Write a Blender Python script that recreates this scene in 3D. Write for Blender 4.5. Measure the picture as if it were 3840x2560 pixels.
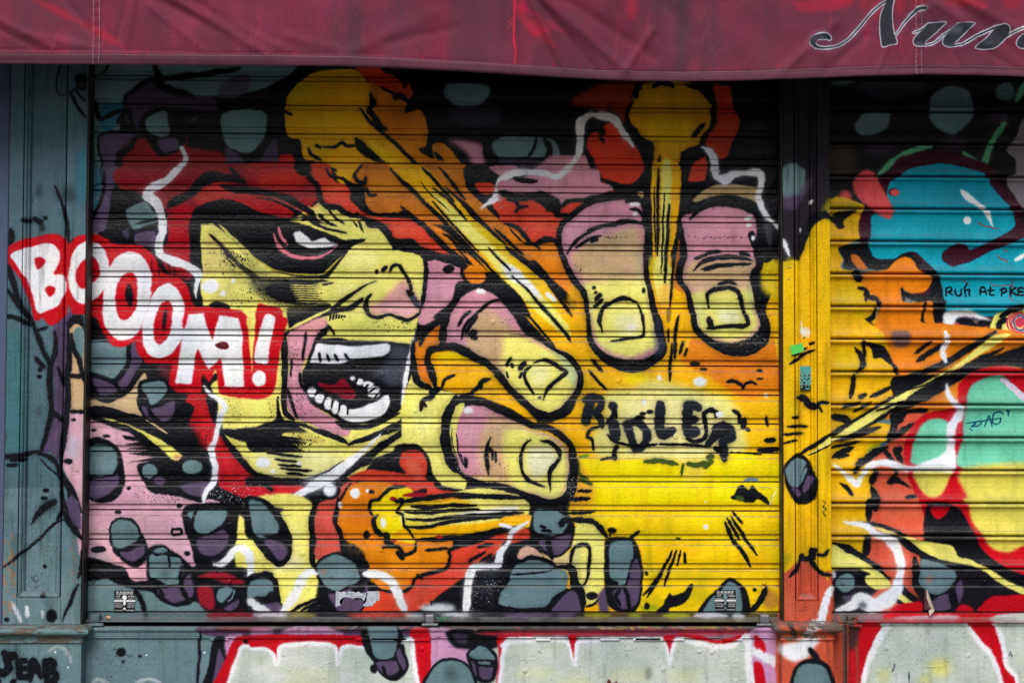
import bpy, bmesh, math, random
import numpy as np
from mathutils import Vector, Matrix

for _o in list(bpy.data.objects):
    bpy.data.objects.remove(_o, do_unlink=True)
random.seed(7)
rng = np.random.default_rng(11)
scn = bpy.context.scene
COL = scn.collection

# ------------------------------------------------------------------ camera
CAM_D = 5.5                       # metres from the shutter plane (y = 0)
CAM_Z = 1.44
CAM_LOC = Vector((-0.105, -CAM_D, CAM_Z))
YAW, PITCH, ROLL = math.radians(1.239), math.radians(2.06), math.radians(0.199)
F_MM, SENS = 51.6, 36.0
cam_d = bpy.data.cameras.new('camera')
cam_d.lens, cam_d.sensor_width, cam_d.sensor_fit = F_MM, SENS, 'HORIZONTAL'
cam_d.clip_start, cam_d.clip_end = 0.05, 400.0
cam = bpy.data.objects.new('camera', cam_d)
COL.objects.link(cam)
cam.location = CAM_LOC
ROT = (Matrix.Rotation(-YAW, 3, 'Z') @ Matrix.Rotation(math.pi/2 + PITCH, 3, 'X') @ Matrix.Rotation(ROLL, 3, 'Z'))
cam.rotation_euler = ROT.to_euler()
scn.camera = cam
scn.render.resolution_x, scn.render.resolution_y = 1024, 682

scn.cycles.max_bounces, scn.cycles.diffuse_bounces, scn.cycles.glossy_bounces = 5, 3, 2

# ------------------------------------------------------------------ world, sun, exposure (overcast street)
SUN_EL, SUN_AZ = math.radians(46), math.radians(-12)     # azimuth measured from the street side (-y), towards -x
SUN_DIR = Vector((math.sin(SUN_AZ)*math.cos(SUN_EL), -math.cos(SUN_AZ)*math.cos(SUN_EL), math.sin(SUN_EL)))
w = bpy.data.worlds.new('World'); scn.world = w; w.use_nodes = True
nt = w.node_tree
bg = nt.nodes['Background']
sky = nt.nodes.new('ShaderNodeTexSky'); sky.sky_type = 'NISHITA'; sky.sun_disc = False
sky.sun_elevation = SUN_EL
sky.sun_rotation = math.atan2(SUN_DIR.x, SUN_DIR.y)
sky.dust_density = 4.0; sky.ozone_density = 1.0
nt.links.new(sky.outputs[0], bg.inputs[0]); bg.inputs[1].default_value = 0.05
sun_d = bpy.data.lights.new('sun', 'SUN'); sun_d.energy = 1.5; sun_d.angle = math.radians(34)
sun_d.color = (0.965, 0.98, 1.0)
sun = bpy.data.objects.new('sun', sun_d); COL.objects.link(sun)
sun.rotation_euler = (-SUN_DIR).to_track_quat('-Z', 'Y').to_euler()
sun.location = (0, -6, 8)
vs = scn.view_settings
vs.view_transform = 'Standard'; vs.look = 'None'; vs.gamma = 1.0; vs.use_curve_mapping = False
vs.exposure = 0.86

# ------------------------------------------------------------------ photograph pixel -> point on a plane y = const
_R = np.array(ROT)
_f = F_MM/SENS*3840.0
def P(px, py, y=0.0):
    d = _R @ np.array([(px-1920.0)/_f, -(py-1280.0)/_f, -1.0])
    t = (y + CAM_D)/d[1]
    return CAM_LOC.x + d[0]*t, CAM_LOC.z + d[2]*t
def Parr(a, y=0.0):
    a = np.asarray(a, float)
    v = np.stack([(a[:, 0]-1920.0)/_f, -(a[:, 1]-1280.0)/_f, -np.ones(len(a))], 1) @ _R.T
    t = (y + CAM_D)/v[:, 1]
    return np.stack([CAM_LOC.x + v[:, 0]*t, CAM_LOC.z + v[:, 2]*t], 1)

# ------------------------------------------------------------------ a small paint box: spray fills and strokes on a wall canvas (metres)
ZS = 2.3515
HALO = True
SIM = False
OUTL = False
class Canvas:
    def __init__(s, x0, x1, z0, z1, mm, plane, base):
        s.x0, s.z0, s.k, s.plane = x0, z0, 1000.0/mm, plane
        s.w, s.h = int((x1-x0)*s.k), int((z1-z0)*s.k)
        s.x1, s.z1 = x0 + s.w/s.k, z0 + s.h/s.k
        s.a = np.empty((s.h, s.w, 3), np.float32); s.a[:] = np.array(base, np.float32)/255.0
        s.n = rng.random((s.h, s.w), dtype=np.float32)
        s.ox = s.oy = 0.0
CV = None
def use(c):
    global CV
    CV = c
def T(ox, oy):
    CV.ox, CV.oy = ox, oy
def pts(sx):
    a = np.array([float(v) for v in sx.replace(',', ' ').split()]).reshape(-1, 2)
    a = a/ZS + np.array([CV.ox, CV.oy])
    g = Parr(a, CV.plane)
    return (g - np.array([CV.x0, CV.z0]))*CV.k
def unit():
    return CV.k*0.001/ZS           # canvas px per zoom px (1 photo px ~ 1 mm)
def crom(p, closed, n=6):
    m = len(p)
    if m < 3: 
        if m == 2 and not closed:
            t = np.linspace(0, 1, n*2)[:, None]; return p[0]*(1-t) + p[1]*t
        return p
    if closed: q = np.concatenate([p[-1:], p, p[:2]])
    else: q = np.concatenate([2*p[:1]-p[1:2], p, 2*p[-1:]-p[-2:-1]])
    t = np.linspace(0, 1, n, endpoint=False)[:, None]
    out = []
    for i in range(1, len(q)-2):
        a, b, c, d = q[i-1], q[i], q[i+1], q[i+2]
        tm, tn = 0.42*(c-a), 0.42*(d-b)
        out.append((2*t**3-3*t**2+1)*b + (t**3-2*t**2+t)*tm + (-2*t**3+3*t**2)*c + (t**3-t**2)*tn)
    if not closed: out.append(p[-1:])
    return np.concatenate(out)
def blur(m, s):
    if s < 0.3: return m
    r = max(1, int(round(s*0.62)))
    for _ in range(3 if s > 1.2 else 2):
        for ax in (0, 1):
            k = 2*r+1
            pad = [(0, 0), (0, 0)]; pad[ax] = (r+1, r)
            c = np.cumsum(np.pad(m, pad, mode='edge'), axis=ax, dtype=np.float32)
            m = (c[k:]-c[:-k])/k if ax == 0 else (c[:, k:]-c[:, :-k])/k
    return m
def comp(col, m, x0, y0, op=1.0, grain=0.55):
    h, wd = m.shape
    X0, Y0, X1, Y1 = max(0, x0), max(0, y0), min(CV.w, x0+wd), min(CV.h, y0+h)
    if X1 <= X0 or Y1 <= Y0: return
    m = m[Y0-y0:Y1-y0, X0-x0:X1-x0]
    e = m*(1-m)
    m = np.clip(m + (CV.n[Y0:Y1, X0:X1]-0.5)*4*e*grain, 0, 1)[..., None]*op
    b = CV.a[Y0:Y1, X0:X1]
    if SIM:                         # tint only paint of a like colour, leave lines crisp
        m = m*np.exp(-(((b-np.array(col, np.float32)/255.0)**2).sum(2, keepdims=True)/.10)**2)
    b += (np.array(col, np.float32)/255.0 - b)*m
def F(col, sx, soft=3.0, op=1.0, sharp=False):
    p = pts(sx)
    if OUTL and op >= .9 and soft <= 9 and col in (TEAL, PUR) and np.ptp(p, axis=0).max() < 560*unit():
        q_ = sx.split(); L(K, ' '.join(q_+q_[:1]), 36, 5, .95, .999)
    if not sharp: p = crom(p, True)
    s = soft*unit()
    mg = int(3*s)+3
    lo = np.floor(p.min(0)).astype(int)-mg; hi = np.ceil(p.max(0)).astype(int)+mg
    lo = np.maximum(lo, -mg*2-4); hi = np.minimum(hi, np.array([CV.w, CV.h])+mg*2+4)
    wd, h = hi-lo
    if wd <= 0 or h <= 0: return
    SS = 2
    q = (p-lo)*SS
    acc = np.zeros((h*SS, wd*SS+1), np.int16)
    a = q; b = np.roll(q, -1, 0)
    for (xa, ya), (xb, yb) in zip(a, b):
        if ya == yb: continue
        if ya > yb: xa, ya, xb, yb = xb, yb, xa, ya
        r0 = max(0, int(math.ceil(ya-0.5))); r1 = min(h*SS-1, int(math.ceil(yb-0.5))-1)
        if r1 < r0: continue
        rr = np.arange(r0, r1+1)
        xs = xa + (rr+0.5-ya)*(xb-xa)/(yb-ya)
        ci = np.clip(np.ceil(xs-0.5), 0, wd*SS).astype(int)
        acc[rr, ci] += 1
    m = (np.cumsum(acc, 1)[:, :-1] & 1).astype(np.float32)
    m = m.reshape(h, SS, wd, SS).mean((1, 3))
    comp(col, blur(m, s), int(lo[0]), int(lo[1]), op)
def L(col, sx, w=20, soft=3.0, t=0.48, op=1.0):
    p = pts(sx)
    n0 = len(p)
    if HALO and op == 1.0 and np.max(w) >= 18 and soft <= 12 and t < .9:
        L(col, sx, np.asarray(w, float)*1.25, float(np.max(w))*.42+6, t, .30)
    wl = np.full(n0, float(w)) if np.ndim(w) == 0 else np.interp(np.linspace(0, 1, n0), np.linspace(0, 1, len(w)), w)
    u = unit()
    q = crom(p, False)
    sd = np.concatenate([[0], np.cumsum(np.hypot(*np.diff(q, axis=0).T))]); sd /= max(sd[-1], 1e-6)
    idx = np.linspace(0, 1, n0)
    ww = np.interp(np.linspace(0, 1, len(q)), idx, wl)
    ww = ww*np.clip(t + (1-t)*np.minimum(sd, 1-sd)/0.17, 0, 1)
    # a shaky hand
    ph = rng.random(3)*6.28
    ww = ww*(1 + 0.10*np.sin(sd*23+ph[0]) + 0.06*np.sin(sd*51+ph[1]))
    rad = np.maximum(ww*0.54*u, 0.35)
    s = max(soft*u, 0.45)
    mg = int(rad.max()+3*s)+2
    lo = np.floor(q.min(0)).astype(int)-mg; hi = np.ceil(q.max(0)).astype(int)+mg
    wd, h = hi-lo
    if wd <= 0 or h <= 0 or wd > 6000: return
    d = np.full((h, wd), 1e6, np.float32)
    for i in range(len(q)-1):
        a, b = q[i]-lo, q[i+1]-lo
        r = max(rad[i], rad[i+1]) + 3*s + 1
        xa, xb = int(max(0, min(a[0], b[0])-r)), int(min(wd, max(a[0], b[0])+r+2))
        ya, yb = int(max(0, min(a[1], b[1])-r)), int(min(h, max(a[1], b[1])+r+2))
        if xb <= xa or yb <= ya: continue
        X = np.arange(xa, xb, dtype=np.float32)[None]+0.5 - a[0]; Y = np.arange(ya, yb, dtype=np.float32)[:, None]+0.5 - a[1]
        e = b-a; l2 = float(e @ e)
        tt = np.clip((X*e[0]+Y*e[1])/l2, 0, 1) if l2 > 1e-9 else np.zeros_like(X*Y)
        dd = np.hypot(X-tt*e[0], Y-tt*e[1]) - (rad[i]+(rad[i+1]-rad[i])*tt)
        v = d[ya:yb, xa:xb]; np.minimum(v, dd, out=v)
    x = np.clip(0.5 - d/(2.6*s), 0, 1)
    comp(col, x*x*(3-2*x), int(lo[0]), int(lo[1]), op)
def E(col, x, y, rx, ry=None, soft=4.0, op=1.0):
    ry = ry or rx
    an = np.linspace(0, 2*np.pi, 12, endpoint=False)
    F(col, ' '.join('%.1f,%.1f' % (x+rx*math.cos(v), y+ry*math.sin(v)) for v in an), soft, op)
def DOTS(col, x, y, rx, ry, n, r0=1.5, r1=5.0):
    for _ in range(n):
        a, b = rng.normal(0, 0.5, 2)
        r = r0 + (r1-r0)*rng.random()**3
        E(col, x+rx*a, y+ry*b, r, r*(0.7+0.6*rng.random()), 1.0)


def vnoise(h, w_, cell, oct_=3):
    out = np.zeros((h, w_), np.float32); amp = 1.0; tot = 0
    for o_ in range(oct_):
        gh, gw = int(h/cell)+3, int(w_/cell)+3
        g_ = rng.random((gh, gw), dtype=np.float32)*2-1
        y, x = np.arange(h)/cell, np.arange(w_)/cell
        yi, xi = y.astype(int), x.astype(int); fy, fx = (y-yi)[:, None], (x-xi)[None]
        fy, fx = fy*fy*(3-2*fy), fx*fx*(3-2*fx)
        a, b = g_[yi][:, xi], g_[yi][:, xi+1]; c, d = g_[yi+1][:, xi], g_[yi+1][:, xi+1]
        out += amp*((a*(1-fx)+b*fx)*(1-fy)+(c*(1-fx)+d*fx)*fy).astype(np.float32)
        tot += amp; amp *= .55; cell = max(2, cell/2.2)
    return out/tot
def unsteady(c, amp=2.4, cell=26):
    """hand wobble of every edge, cloudy spray coats, fine mist"""
    dx, dy = vnoise(c.h, c.w, cell, 3)*amp, vnoise(c.h, c.w, cell, 3)*amp
    yy = np.clip(np.arange(c.h)[:, None]+np.rint(dy), 0, c.h-1).astype(int); xx = np.clip(np.arange(c.w)[None]+np.rint(dx), 0, c.w-1).astype(int)
    c.a = c.a[yy, xx]
    n = vnoise(c.h, c.w, 150, 4)[..., None]; m = vnoise(c.h, c.w, 34, 3)[..., None]
    c.a *= 1 + .13*n + .07*m
    c.a += .020*np.concatenate([n, -m*.6, -n*.8+m*.5], 2)*c.a.mean(2, keepdims=True)*2
    mist = np.clip(vnoise(c.h, c.w, 220, 2)*2.2, 0, 1)
    r = rng.random((c.h, c.w), dtype=np.float32)
    c.a[(r < .010*mist)] *= .35
    r = rng.random((c.h, c.w), dtype=np.float32); mist2 = np.clip(vnoise(c.h, c.w, 220, 2)*2.4-.3, 0, 1)
    q = r < .007*mist2; c.a[q] += (.8-c.a[q])*.7
    np.clip(c.a, 0, 1, out=c.a)
# ------------------------------------------------------------------ paint colours (sRGB of the lit paint)
K = (9, 12, 20); TEAL = (102, 132, 137); TEALB = (38, 116, 138); PUR = (88, 72, 102)
PINK = (214, 148, 168); PINKL = (222, 172, 188); PALE = (244, 236, 118); YEL = (255, 226, 0); GOLD = (255, 188, 0)
ORG = (232, 130, 12); ORB = (204, 118, 22); RED = (220, 66, 42); CRIM = (202, 2, 24); DRED = (142, 16, 32)
WH = (240, 243, 250); TAN = (212, 176, 132); TURQ = (0, 158, 182); MINT = (112, 208, 172); MAG = (58, 6, 30)
CREAM = (196, 207, 198); LIL = (204, 150, 192); STUC = (84, 96, 132); SALM = (216, 86, 72); GRN = (96, 150, 20)
A = [(0, 0), (960, 0), (1900, 0), (2840, 0)]; B = [(v, 640) for v, _ in A]; C = [(v, 1270) for v, _ in A]; D = [(v, 1893) for v, _ in A]

MURAL = Canvas(-2.35, 2.75, 0.0, 2.85, 1.5, 0.0, TEAL)
use(MURAL)

def mural_sky():
    # ---- sky part over the right half: clouds, pink, second mushroom
    T(*A[1])
    F((216, 66, 26), '880,570 1200,600 1330,720 1385,830 1330,882 1230,830 1100,780 990,720', 8)
    F((222, 130, 6), '980,740 1100,780 1220,850 1330,905 1310,1000 1440,965 1512,1100 1502,1280 1440,1330 1550,1395 1560,1280 1660,1268 1780,1400 1830,1500 1845,1620 1540,1620 1150,1190 1060,1060', 5)
    F((242, 176, 4), '260,900 300,820 420,700 560,630 880,620 990,750 1030,900 1140,1180 1300,1350 1590,1640 800,1640 700,1530 640,1500 520,1425 420,1400 390,1250 280,1200 255,1050', 6)
    F((200, 160, 20), '300,850 420,740 460,760 330,900', 14, .7); F((206, 176, 10), '500,1250 700,1320 640,1400 480,1380', 30, .6); F(YEL, '960,1200 1250,1420 1500,1620 1200,1560', 30, .7)
    F(ORB, '900,1480 1000,1430 1200,1560 1250,1640 860,1640', 10)
    for s, wd in (('920,960 1000,1070 1130,1180 1300,1340 1450,1490 1560,1590', 30), ('880,1220 930,1270 990,1350 1100,1430 1200,1520 1290,1600', 46), ('1010,840 1032,920 1000,975 1052,1045 1082,1100 1145,1145', 48),
                  ('530,1290 580,1312', 26), ('600,1305 700,1302 760,1262 800,1292 890,1290', 26), ('465,1310 490,1370 575,1412', 26), ('560,1430 630,1480 705,1512', 34), ('1210,862 1280,858 1335,892', 44),
                  ('1120,620 1230,650 1312,730 1312,775', 44), ('1100,775 1215,832', 20), ('1450,1320 1520,1338 1562,1395', 34), ('1320,990 1340,940', 30), ('1580,1360 1640,1420 1705,1535', 38), ('1590,1460 1690,1580', 28), ('870,1560 935,1455', 22), ('240,985 320,1012', 26), ('1240,640 1320,720', 20)):
        L(K, s, wd)
    F(K, '880,1230 980,1300 1085,1390 1085,1435 960,1380 885,1310', 4); F(K, '240,1230 380,1240 410,1360 420,1420 520,1420 580,1480 460,1560 300,1500 250,1350', 6)
    F((178, 30, 26), '30,1640 200,1480 330,1485 420,1640', 8); F((190, 24, 24), '220,1370 330,1370 330,1480 200,1450', 8)
    F(SALM, '480,1520 620,1500 640,1640 500,1640', 10, .8)
    F(TEAL, '1680,760 1750,735 2030,755 2055,850 1950,935 1800,945 1660,850', 9)
    F(PUR, '1700,960 2130,920 2130,1100 1900,1130 1750,1080', 16, .45)
    F(PINK, '1690,1230 1980,1270 2020,1380 2060,1700 1960,1700 1880,1400 1780,1300', 26)
    F(TEAL, '2080,1270 2180,1205 2360,1205 2600,1220 2670,1330 2640,1380 2350,1392 2130,1385', 6); L(K, '2480,1200 2450,1310 2400,1390', 22); L(K, '2540,1210 2590,1330 2540,1480 2400,1530', 50)
    L(K, '2050,1230 2030,1330 2100,1450 2250,1500 2400,1480', 60); F(PUR, '2150,1410 2500,1420 2480,1480 2200,1480', 8, .7)

def mural_main():
    # ---- grounds of the main shutter
    T(*A[0]); F(K, '760,300 7200,300 7200,5600 760,5600', 4, 1, True)
    F(TEAL, '760,480 2600,480 2351,780 1900,850 1500,830 1350,690 1100,860 1050,1150 900,1180 890,2000 760,2000', 8)
    F(TEALB, '915,920 1090,925 1060,1080 960,1160 895,1160', 10)
    F(PUR, '1120,860 1330,720 1420,800 1620,860 1880,860 1890,990 1500,950 1290,1010 1200,1160 1100,1000', 10, 0.75)
    F(PUR, '1930,800 2050,680 2190,660 2200,780 2100,860 1950,870', 8, 0.7)
    L(K, '2110,610 1900,640 1640,680 1430,690', 40); L(K, '1430,740 1500,690 1700,650', 30)
    L(K, '1370,580 1390,660 1420,760 1560,820 1700,850', 60); L(K, '1120,850 1330,690', 36)
    L(K, '900,1060 1080,970', 34); L(K, '1040,1100 1120,960', 30); L(K, '830,900 870,1020 900,1060', 40)
    F(PUR, '885,1280 900,1190 1210,1170 1180,1260 1080,1400 1010,1600 930,1600 900,1400', 6)
    F(DRED, '1090,1600 1080,1350 1200,1230 1640,1210 1660,1300 1960,1350 2010,1500 2060,1700 1090,1800', 12)
    L(K, '1220,1190 1150,1300 1060,1370 1040,1480 1100,1600 1090,1700', 50)
    L(K, '1190,1160 1160,1050 1130,960', 40)
    F(K, '1240,1080 1300,990 1400,950 1520,960 1560,1080 1640,1150 1640,1260 1560,1340 1420,1380 1330,1300 1290,1200', 8)
    F(TEAL, '1310,1050 1380,1000 1470,985 1490,1080 1490,1190 1400,1205 1310,1160 1290,1100', 5)
    F(PUR, '1400,1240 1560,1230 1570,1320 1440,1345', 6); F(TEAL, '1680,1080 1740,1040 1720,1070', 4, .7)
    F(K, '1900,1020 2030,900 2300,880 2440,960 2420,1250 2300,1420 2200,1430 2050,1390 1940,1300', 8)
    F(TEAL, '1960,1020 2050,980 2200,960 2340,1000 2360,1100 2320,1240 2230,1340 2150,1355 2050,1320 1990,1270 1950,1150', 5)
    F(PUR, '1990,1310 2120,1390 2230,1600 2400,1640 2060,1640', 6, .8); F(PUR, '2360,1300 2440,1220 2450,1450 2360,1560 2230,1560', 6, .7)
    # ---- left column, hood and lightning
    T(*B[0])
    F(TEALB, '805,0 930,0 900,250 830,420 780,430', 12, .6)
    F(PUR, '930,-20 1060,-20 1020,200 960,400 930,530 780,545 780,450 870,300 920,120', 4)
    L(K, '930,0 900,250 830,400 790,440', 26)
    L(K, '1080,20 1060,120 1010,200 1000,400 960,540', 50)
    F(DRED, '1090,-30 2400,-30 2400,400 2000,260 1700,370 1705,930 1500,900 1400,700 1480,400 1400,300 1100,200', 8)
    F(CRIM, '1500,380 1640,300 1700,380 1700,900 1540,860 1490,700', 30, .55)
    F(RED, '1700,190 1850,110 2050,130 2351,200 2351,330 2100,250 1990,240 1780,320', 20, .6)
    F(K, '1000,200 1250,200 1460,420 1450,660 890,660 930,530 1000,420', 6)
    F(TEAL, '1120,345 1200,300 1290,280 1345,350 1400,400 1390,450 1250,510 1180,515 1120,430', 5)
    L(K, '1200,470 1350,440 1400,420', 22); F(PUR, '1200,560 1370,540 1370,665 1210,655', 8); F(PUR, '1080,560 1130,500 1140,600', 6, .7)
    F(K, '1640,190 1750,70 1850,15 2100,55 2240,150 2400,170 2400,230 2200,140 1950,100 1800,150 1680,250 1490,340 1500,260', 5)
    F(DRED, '2010,-30 2400,-30 2300,80 2150,90', 6); L(K, '2040,-20 2120,80 2240,90 2351,20', 50)
    # ---- face ground
    T(*B[1])
    F(PALE, '-480,520 -420,470 300,430 520,290 860,400 1080,510 1230,690 1470,780 1475,1200 1430,1330 1390,1500 1300,2080 1320,2170 1050,2420 620,2690 250,2700 0,2680 -130,2500 -250,2380 -290,2280 -370,1960 -480,1050', 6)
    F(TAN, '-470,700 -380,600 -250,640 -300,900 -460,900', 40, .35)
    # hood red and its folds
    F((168, 22, 26), '-60,-60 420,-60 540,130 555,290 500,335 350,275 150,200 -60,150', 6)
    F(DRED, '-60,100 300,180 500,330 350,270 150,200 -60,160', 20)
    F((176, 16, 28), '-200,225 150,255 300,345 335,385 250,420 -60,400 -300,300', 6)
    F(K, '-320,130 -60,140 150,185 310,225 430,310 570,395 540,420 380,350 220,270 0,215 -200,190', 4)
    L(SALM, '100,225 250,290 420,370 520,420', 10, 3, .2, .8)
    L(K, '490,320 550,270', 16); L(PALE, '500,335 575,275', 16, 3, .4, .7)
    # eye shadow mass
    F(K, '-565,385 -260,255 60,375 300,415 560,390 700,470 560,470 500,500 680,570 780,612 962,606 940,640 862,662 820,705 640,935 520,942 300,925 130,870 0,765 -250,565 -420,455 -500,480 -480,700 -470,900 -560,900', 4)
    F(PALE, '290,440 430,425 520,455 700,560 830,600 770,608 640,552 480,490', 5)
    F(PALE, '520,340 640,330 860,400 830,440 960,480 900,560 760,520 560,440', 5)
    L(K, '470,440 600,505 800,556', 24); L(K, '400,440 470,420', 20); L(K, '560,400 640,460 710,490', 22)
    F(K, '900,450 930,460 955,550 930,520', 3); F(K, '560,380 600,400 560,420', 3)
    L((190, 178, 70), '-10,765 130,865 290,905 440,915 590,912 670,845 760,755', 15, 3, .5)
    for x0, y0, x1, y1 in ((-420, 470, -180, 700), (-330, 470, -20, 760), (-460, 470, -300, 650)):
        L(PALE, '%d,%d %d,%d' % (x0, y0, x1, y1), 22, 4, .1, .9)
    for i in range(6):
        L(K, '%d,%d %d,%d' % (-410+i*62, 560+i*60, -270+i*55, 690+i*62), 26, 4, .1)
    # pink eye ring and white of the eye
    L((222, 120, 138), '165,560 200,660 290,740 430,775 560,760 660,710 725,650', [22, 34, 30, 26, 22, 16, 8])
    L((222, 120, 138), '205,500 225,575 275,650', 22); F(WH, '335,560 390,540 450,580 500,622 560,606 620,598 660,632 725,650 640,678 500,684 420,662 360,632', 5)
    L((90, 96, 110), '430,730 560,735 650,690', 14, 4, .2, .7)
    # cheek hatch
    F(K, '-60,930 200,950 560,960 480,1080 560,1150 300,1190 120,1140 0,1060', 40, .75)
    F((150, 146, 84), '-330,560 -150,640 60,820 100,960 -80,1020 -260,900', 60, .5)
    F(K, '80,1020 180,990 600,960 650,975 420,1010 260,1020 400,1030 300,1045 470,1065 330,1075 570,1095 380,1120 590,1130 400,1140 600,1165 430,1185 250,1170 150,1120 90,1090', 3, 1, True)
    F(K, '60,965 300,960 640,965 300,985 80,980', 2)
    L(K, '590,1010 680,990', 18); DOTS(K, 60, 1060, 130, 120, 90, 2, 6); DOTS(K, 440, 1060, 200, 110, 40, 2, 6)
    DOTS(K, -220, 760, 190, 170, 150, 2, 7); DOTS((222, 120, 150), -240, 760, 200, 160, 40, 2, 6)
    F(K, '-350,1150 -240,1190 -250,1240 -420,1200', 5); DOTS(K, -150, 1150, 120, 80, 60, 2, 6)
    # explosion: red cloud, brown cloud, beam
    mural_sky(); T(*B[1])
    F(RED, '480,-60 560,150 590,270 720,310 860,390 1000,420 1150,480 1200,590 1380,610 1500,710 1720,765 1850,850 1760,700 1500,480 1400,430 1000,390 860,280 850,150 700,100 640,-60', 5)
    F(ORB, '880,60 990,-60 1180,-60 1300,100 1600,400 1680,470 1500,460 1330,350 1200,395 1050,385 970,310 950,200 980,130', 4)
    F(ORB, '1450,-60 1840,-60 1850,120 1960,260 2200,450 2351,560 2500,760 2300,760 1900,330', 4)
    F(ORG, '1330,340 1500,440 1700,560 1900,760 2100,940 1980,900 1850,850 1700,680 1500,490', 8)
    F(GOLD, '1160,-40 1470,-40 1700,190 2000,480 2210,680 2460,900 2610,1030 2880,1350 2930,1600 2680,1600 2260,1160 2100,950 1900,720 1650,450 1400,200', 4)
    F((240, 200, 20), '1480,90 1900,420 2250,700 2500,920 2700,1200 2400,1100 2100,800 1750,440', 30, .8)
    F(PALE, '1560,200 1750,340 2000,560 2200,770 2600,1180 2800,1450 2700,1450 2300,1080 1990,720 1700,420', 12)
    L((214, 190, 20), '1900,450 2100,620 2300,760', 60, 14, .3, .8)
    L(WH, '2170,830 2260,900 2400,1010 2520,1130', [30, 110, 70, 30], 14); L(WH, '2560,1080 2640,1150', 36, 6)
    for s, wd in (('1180,-20 1290,100 1400,190 1500,300 1650,440 1900,700 2110,905', 32), ('1560,280 1660,390 1850,600 1960,710', 20),
                  ('1650,560 1720,600 1850,725', 24), ('1470,-20 1650,170 1745,275', 26), ('1560,155 1700,260 1850,435', 22), ('1620,-20 1740,130 1840,255', 26),
                  ('1280,320 1400,430 1500,500 1620,620 1700,690', 38), ('1490,500 1600,610 1700,700 1880,825', 42), ('1820,310 1940,420 2200,650', 28),
                  ('2110,520 2250,650 2360,745', 26), ('2250,520 2345,625', 16), ('1450,100 1550,220 1700,350', 11), ('2050,680 2150,790 2245,885', 20),
                  ('2260,925 2400,1060 2560,1240 2700,1420', 20), ('1740,640 1900,830 1935,912', 16), ('2210,680 2400,830 2560,960', 44), ('1900,720 2000,800 2180,1000', 16),
                  ('2440,1110 2600,1290 2860,1590', 24), ('2260,1130 2420,1300 2640,1560', 20), ('2230,1170 2360,1330 2530,1540', 20), ('2500,1200 2680,1380 2790,1480', 14),
                  ('2560,960 2700,1160 2800,1300', 34), ('2650,1000 2790,1180 2890,1360', 36), ('2030,910 2120,930 2150,960', 40)):
        L(K, s, wd)
    L(ORG, '1840,60 1900,30', 4)
    L(K, '420,-20 490,80 545,140 556,220 580,280 640,325 720,330 760,362 850,392 900,380', 44)
    L(K, '850,400 960,420 1010,480 1120,490 1170,560 1230,630 1370,630 1440,690 1620,760 1800,820', [46, 40, 46, 40, 46, 40, 50, 60, 50, 40])
    L(K, '930,210 960,320 1030,385 1150,390 1230,378', 30); F(K, '840,170 930,160 965,240 945,290 880,302 830,250', 4)
    F(K, '755,60 860,120 945,125 950,205 850,200', 4); L(K, '865,40 900,95 960,112', 34); L(K, '975,60 960,125', 28); L(K, '970,150 1000,210 1065,210', 26)
    L(K, '620,-20 660,50 730,70 780,90', 22); F(K, '1205,640 1240,640 1235,690 1210,710', 3); L(K, '1180,540 1190,600', 30)
    # right black bands and red cloud
    F(K, '1845,-40 2060,-40 2100,60 2200,90 2351,190 2500,220 2400,300 2200,350 2260,450 2360,570 2300,560 2100,400 1960,260 1850,120', 5)
    F(RED, '1930,120 2060,110 2110,150 2090,200 2000,210', 5)
    F(RED, '2100,230 2230,170 2351,260 2400,270 2400,520 2300,520 2180,430 2090,320', 6)
    F(PINK, '2050,-30 2200,60 2300,-40', 6); L(K, '2200,140 2230,230 2351,260', 40); L(K, '2300,370 2330,310 2420,300', 30)
    L(WH, '2420,10 2260,30 2150,110 2120,230 2070,275 1985,335', [60, 66, 62, 56, 46, 30], 7)
    # pink patch, profile, drop
    F(PINK, '1500,770 1800,815 1835,960 1760,1110 1600,1290 1480,1360 1430,1310 1500,1000', 6)
    L(K, '1490,750 1502,900 1482,1100 1462,1210', 36); E(K, 1698, 868, 56, 36)
    F(K, '1440,715 1700,738 1850,825 1925,905 1830,872 1600,792 1500,795', 4)
    F(ORG, '1840,880 1900,830 1960,870 2030,930 2000,985 1920,995 1860,970 1828,930', 5); L(K, '1830,830 1815,900 1850,985', 26)
    F(K, '1780,980 1900,1000 2030,990 2060,940 2130,920 2351,1130 2420,1300 2300,1240 2180,1120 2060,1040 1960,1010 1880,1070 1800,1150 1740,1200 1700,1330 1640,1480 1660,1300 1560,1300 1640,1220 1720,1170', 5)
    # nose
    F((228, 166, 158), '1000,1170 1080,1160 1250,1000 1300,960 1400,1060 1450,1200 1430,1270 1330,1300 1150,1270 1030,1270', 26)
    F((230, 178, 186), '1060,1180 1300,1150 1400,1200 1350,1290 1200,1250', 24, .7)
    L(K, '1015,1095 980,1140 970,1200 1000,1270 1080,1292 1180,1270 1270,1302 1340,1322 1430,1272 1452,1215', [44, 44, 40, 34, 30, 26, 30, 30, 30, 16])
    L(K, '1180,895 1210,842 1270,842 1300,892 1350,980 1372,1052 1340,1092', 30); L((70, 74, 84), '1360,1100 1450,1205', 50, 6)
    E(K, 1064, 892, 14, 22); L(K, '1110,890 1155,852', 30)
    L(K, '1060,972 950,1022 800,1122 650,1232 450,1332 330,1402 250,1442', [10, 22, 30, 34, 40, 44, 60])
    L(PALE, '300,1392 480,1300 640,1222', 22, 5); L(K, '930,1150 860,1200 700,1240 560,1290', [30, 36, 40, 20])
    for i in range(6): L(K, '%d,%d %d,%d' % (665+i*24, 1262+i*4, 655+i*24, 1322-i*6), 15)
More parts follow.
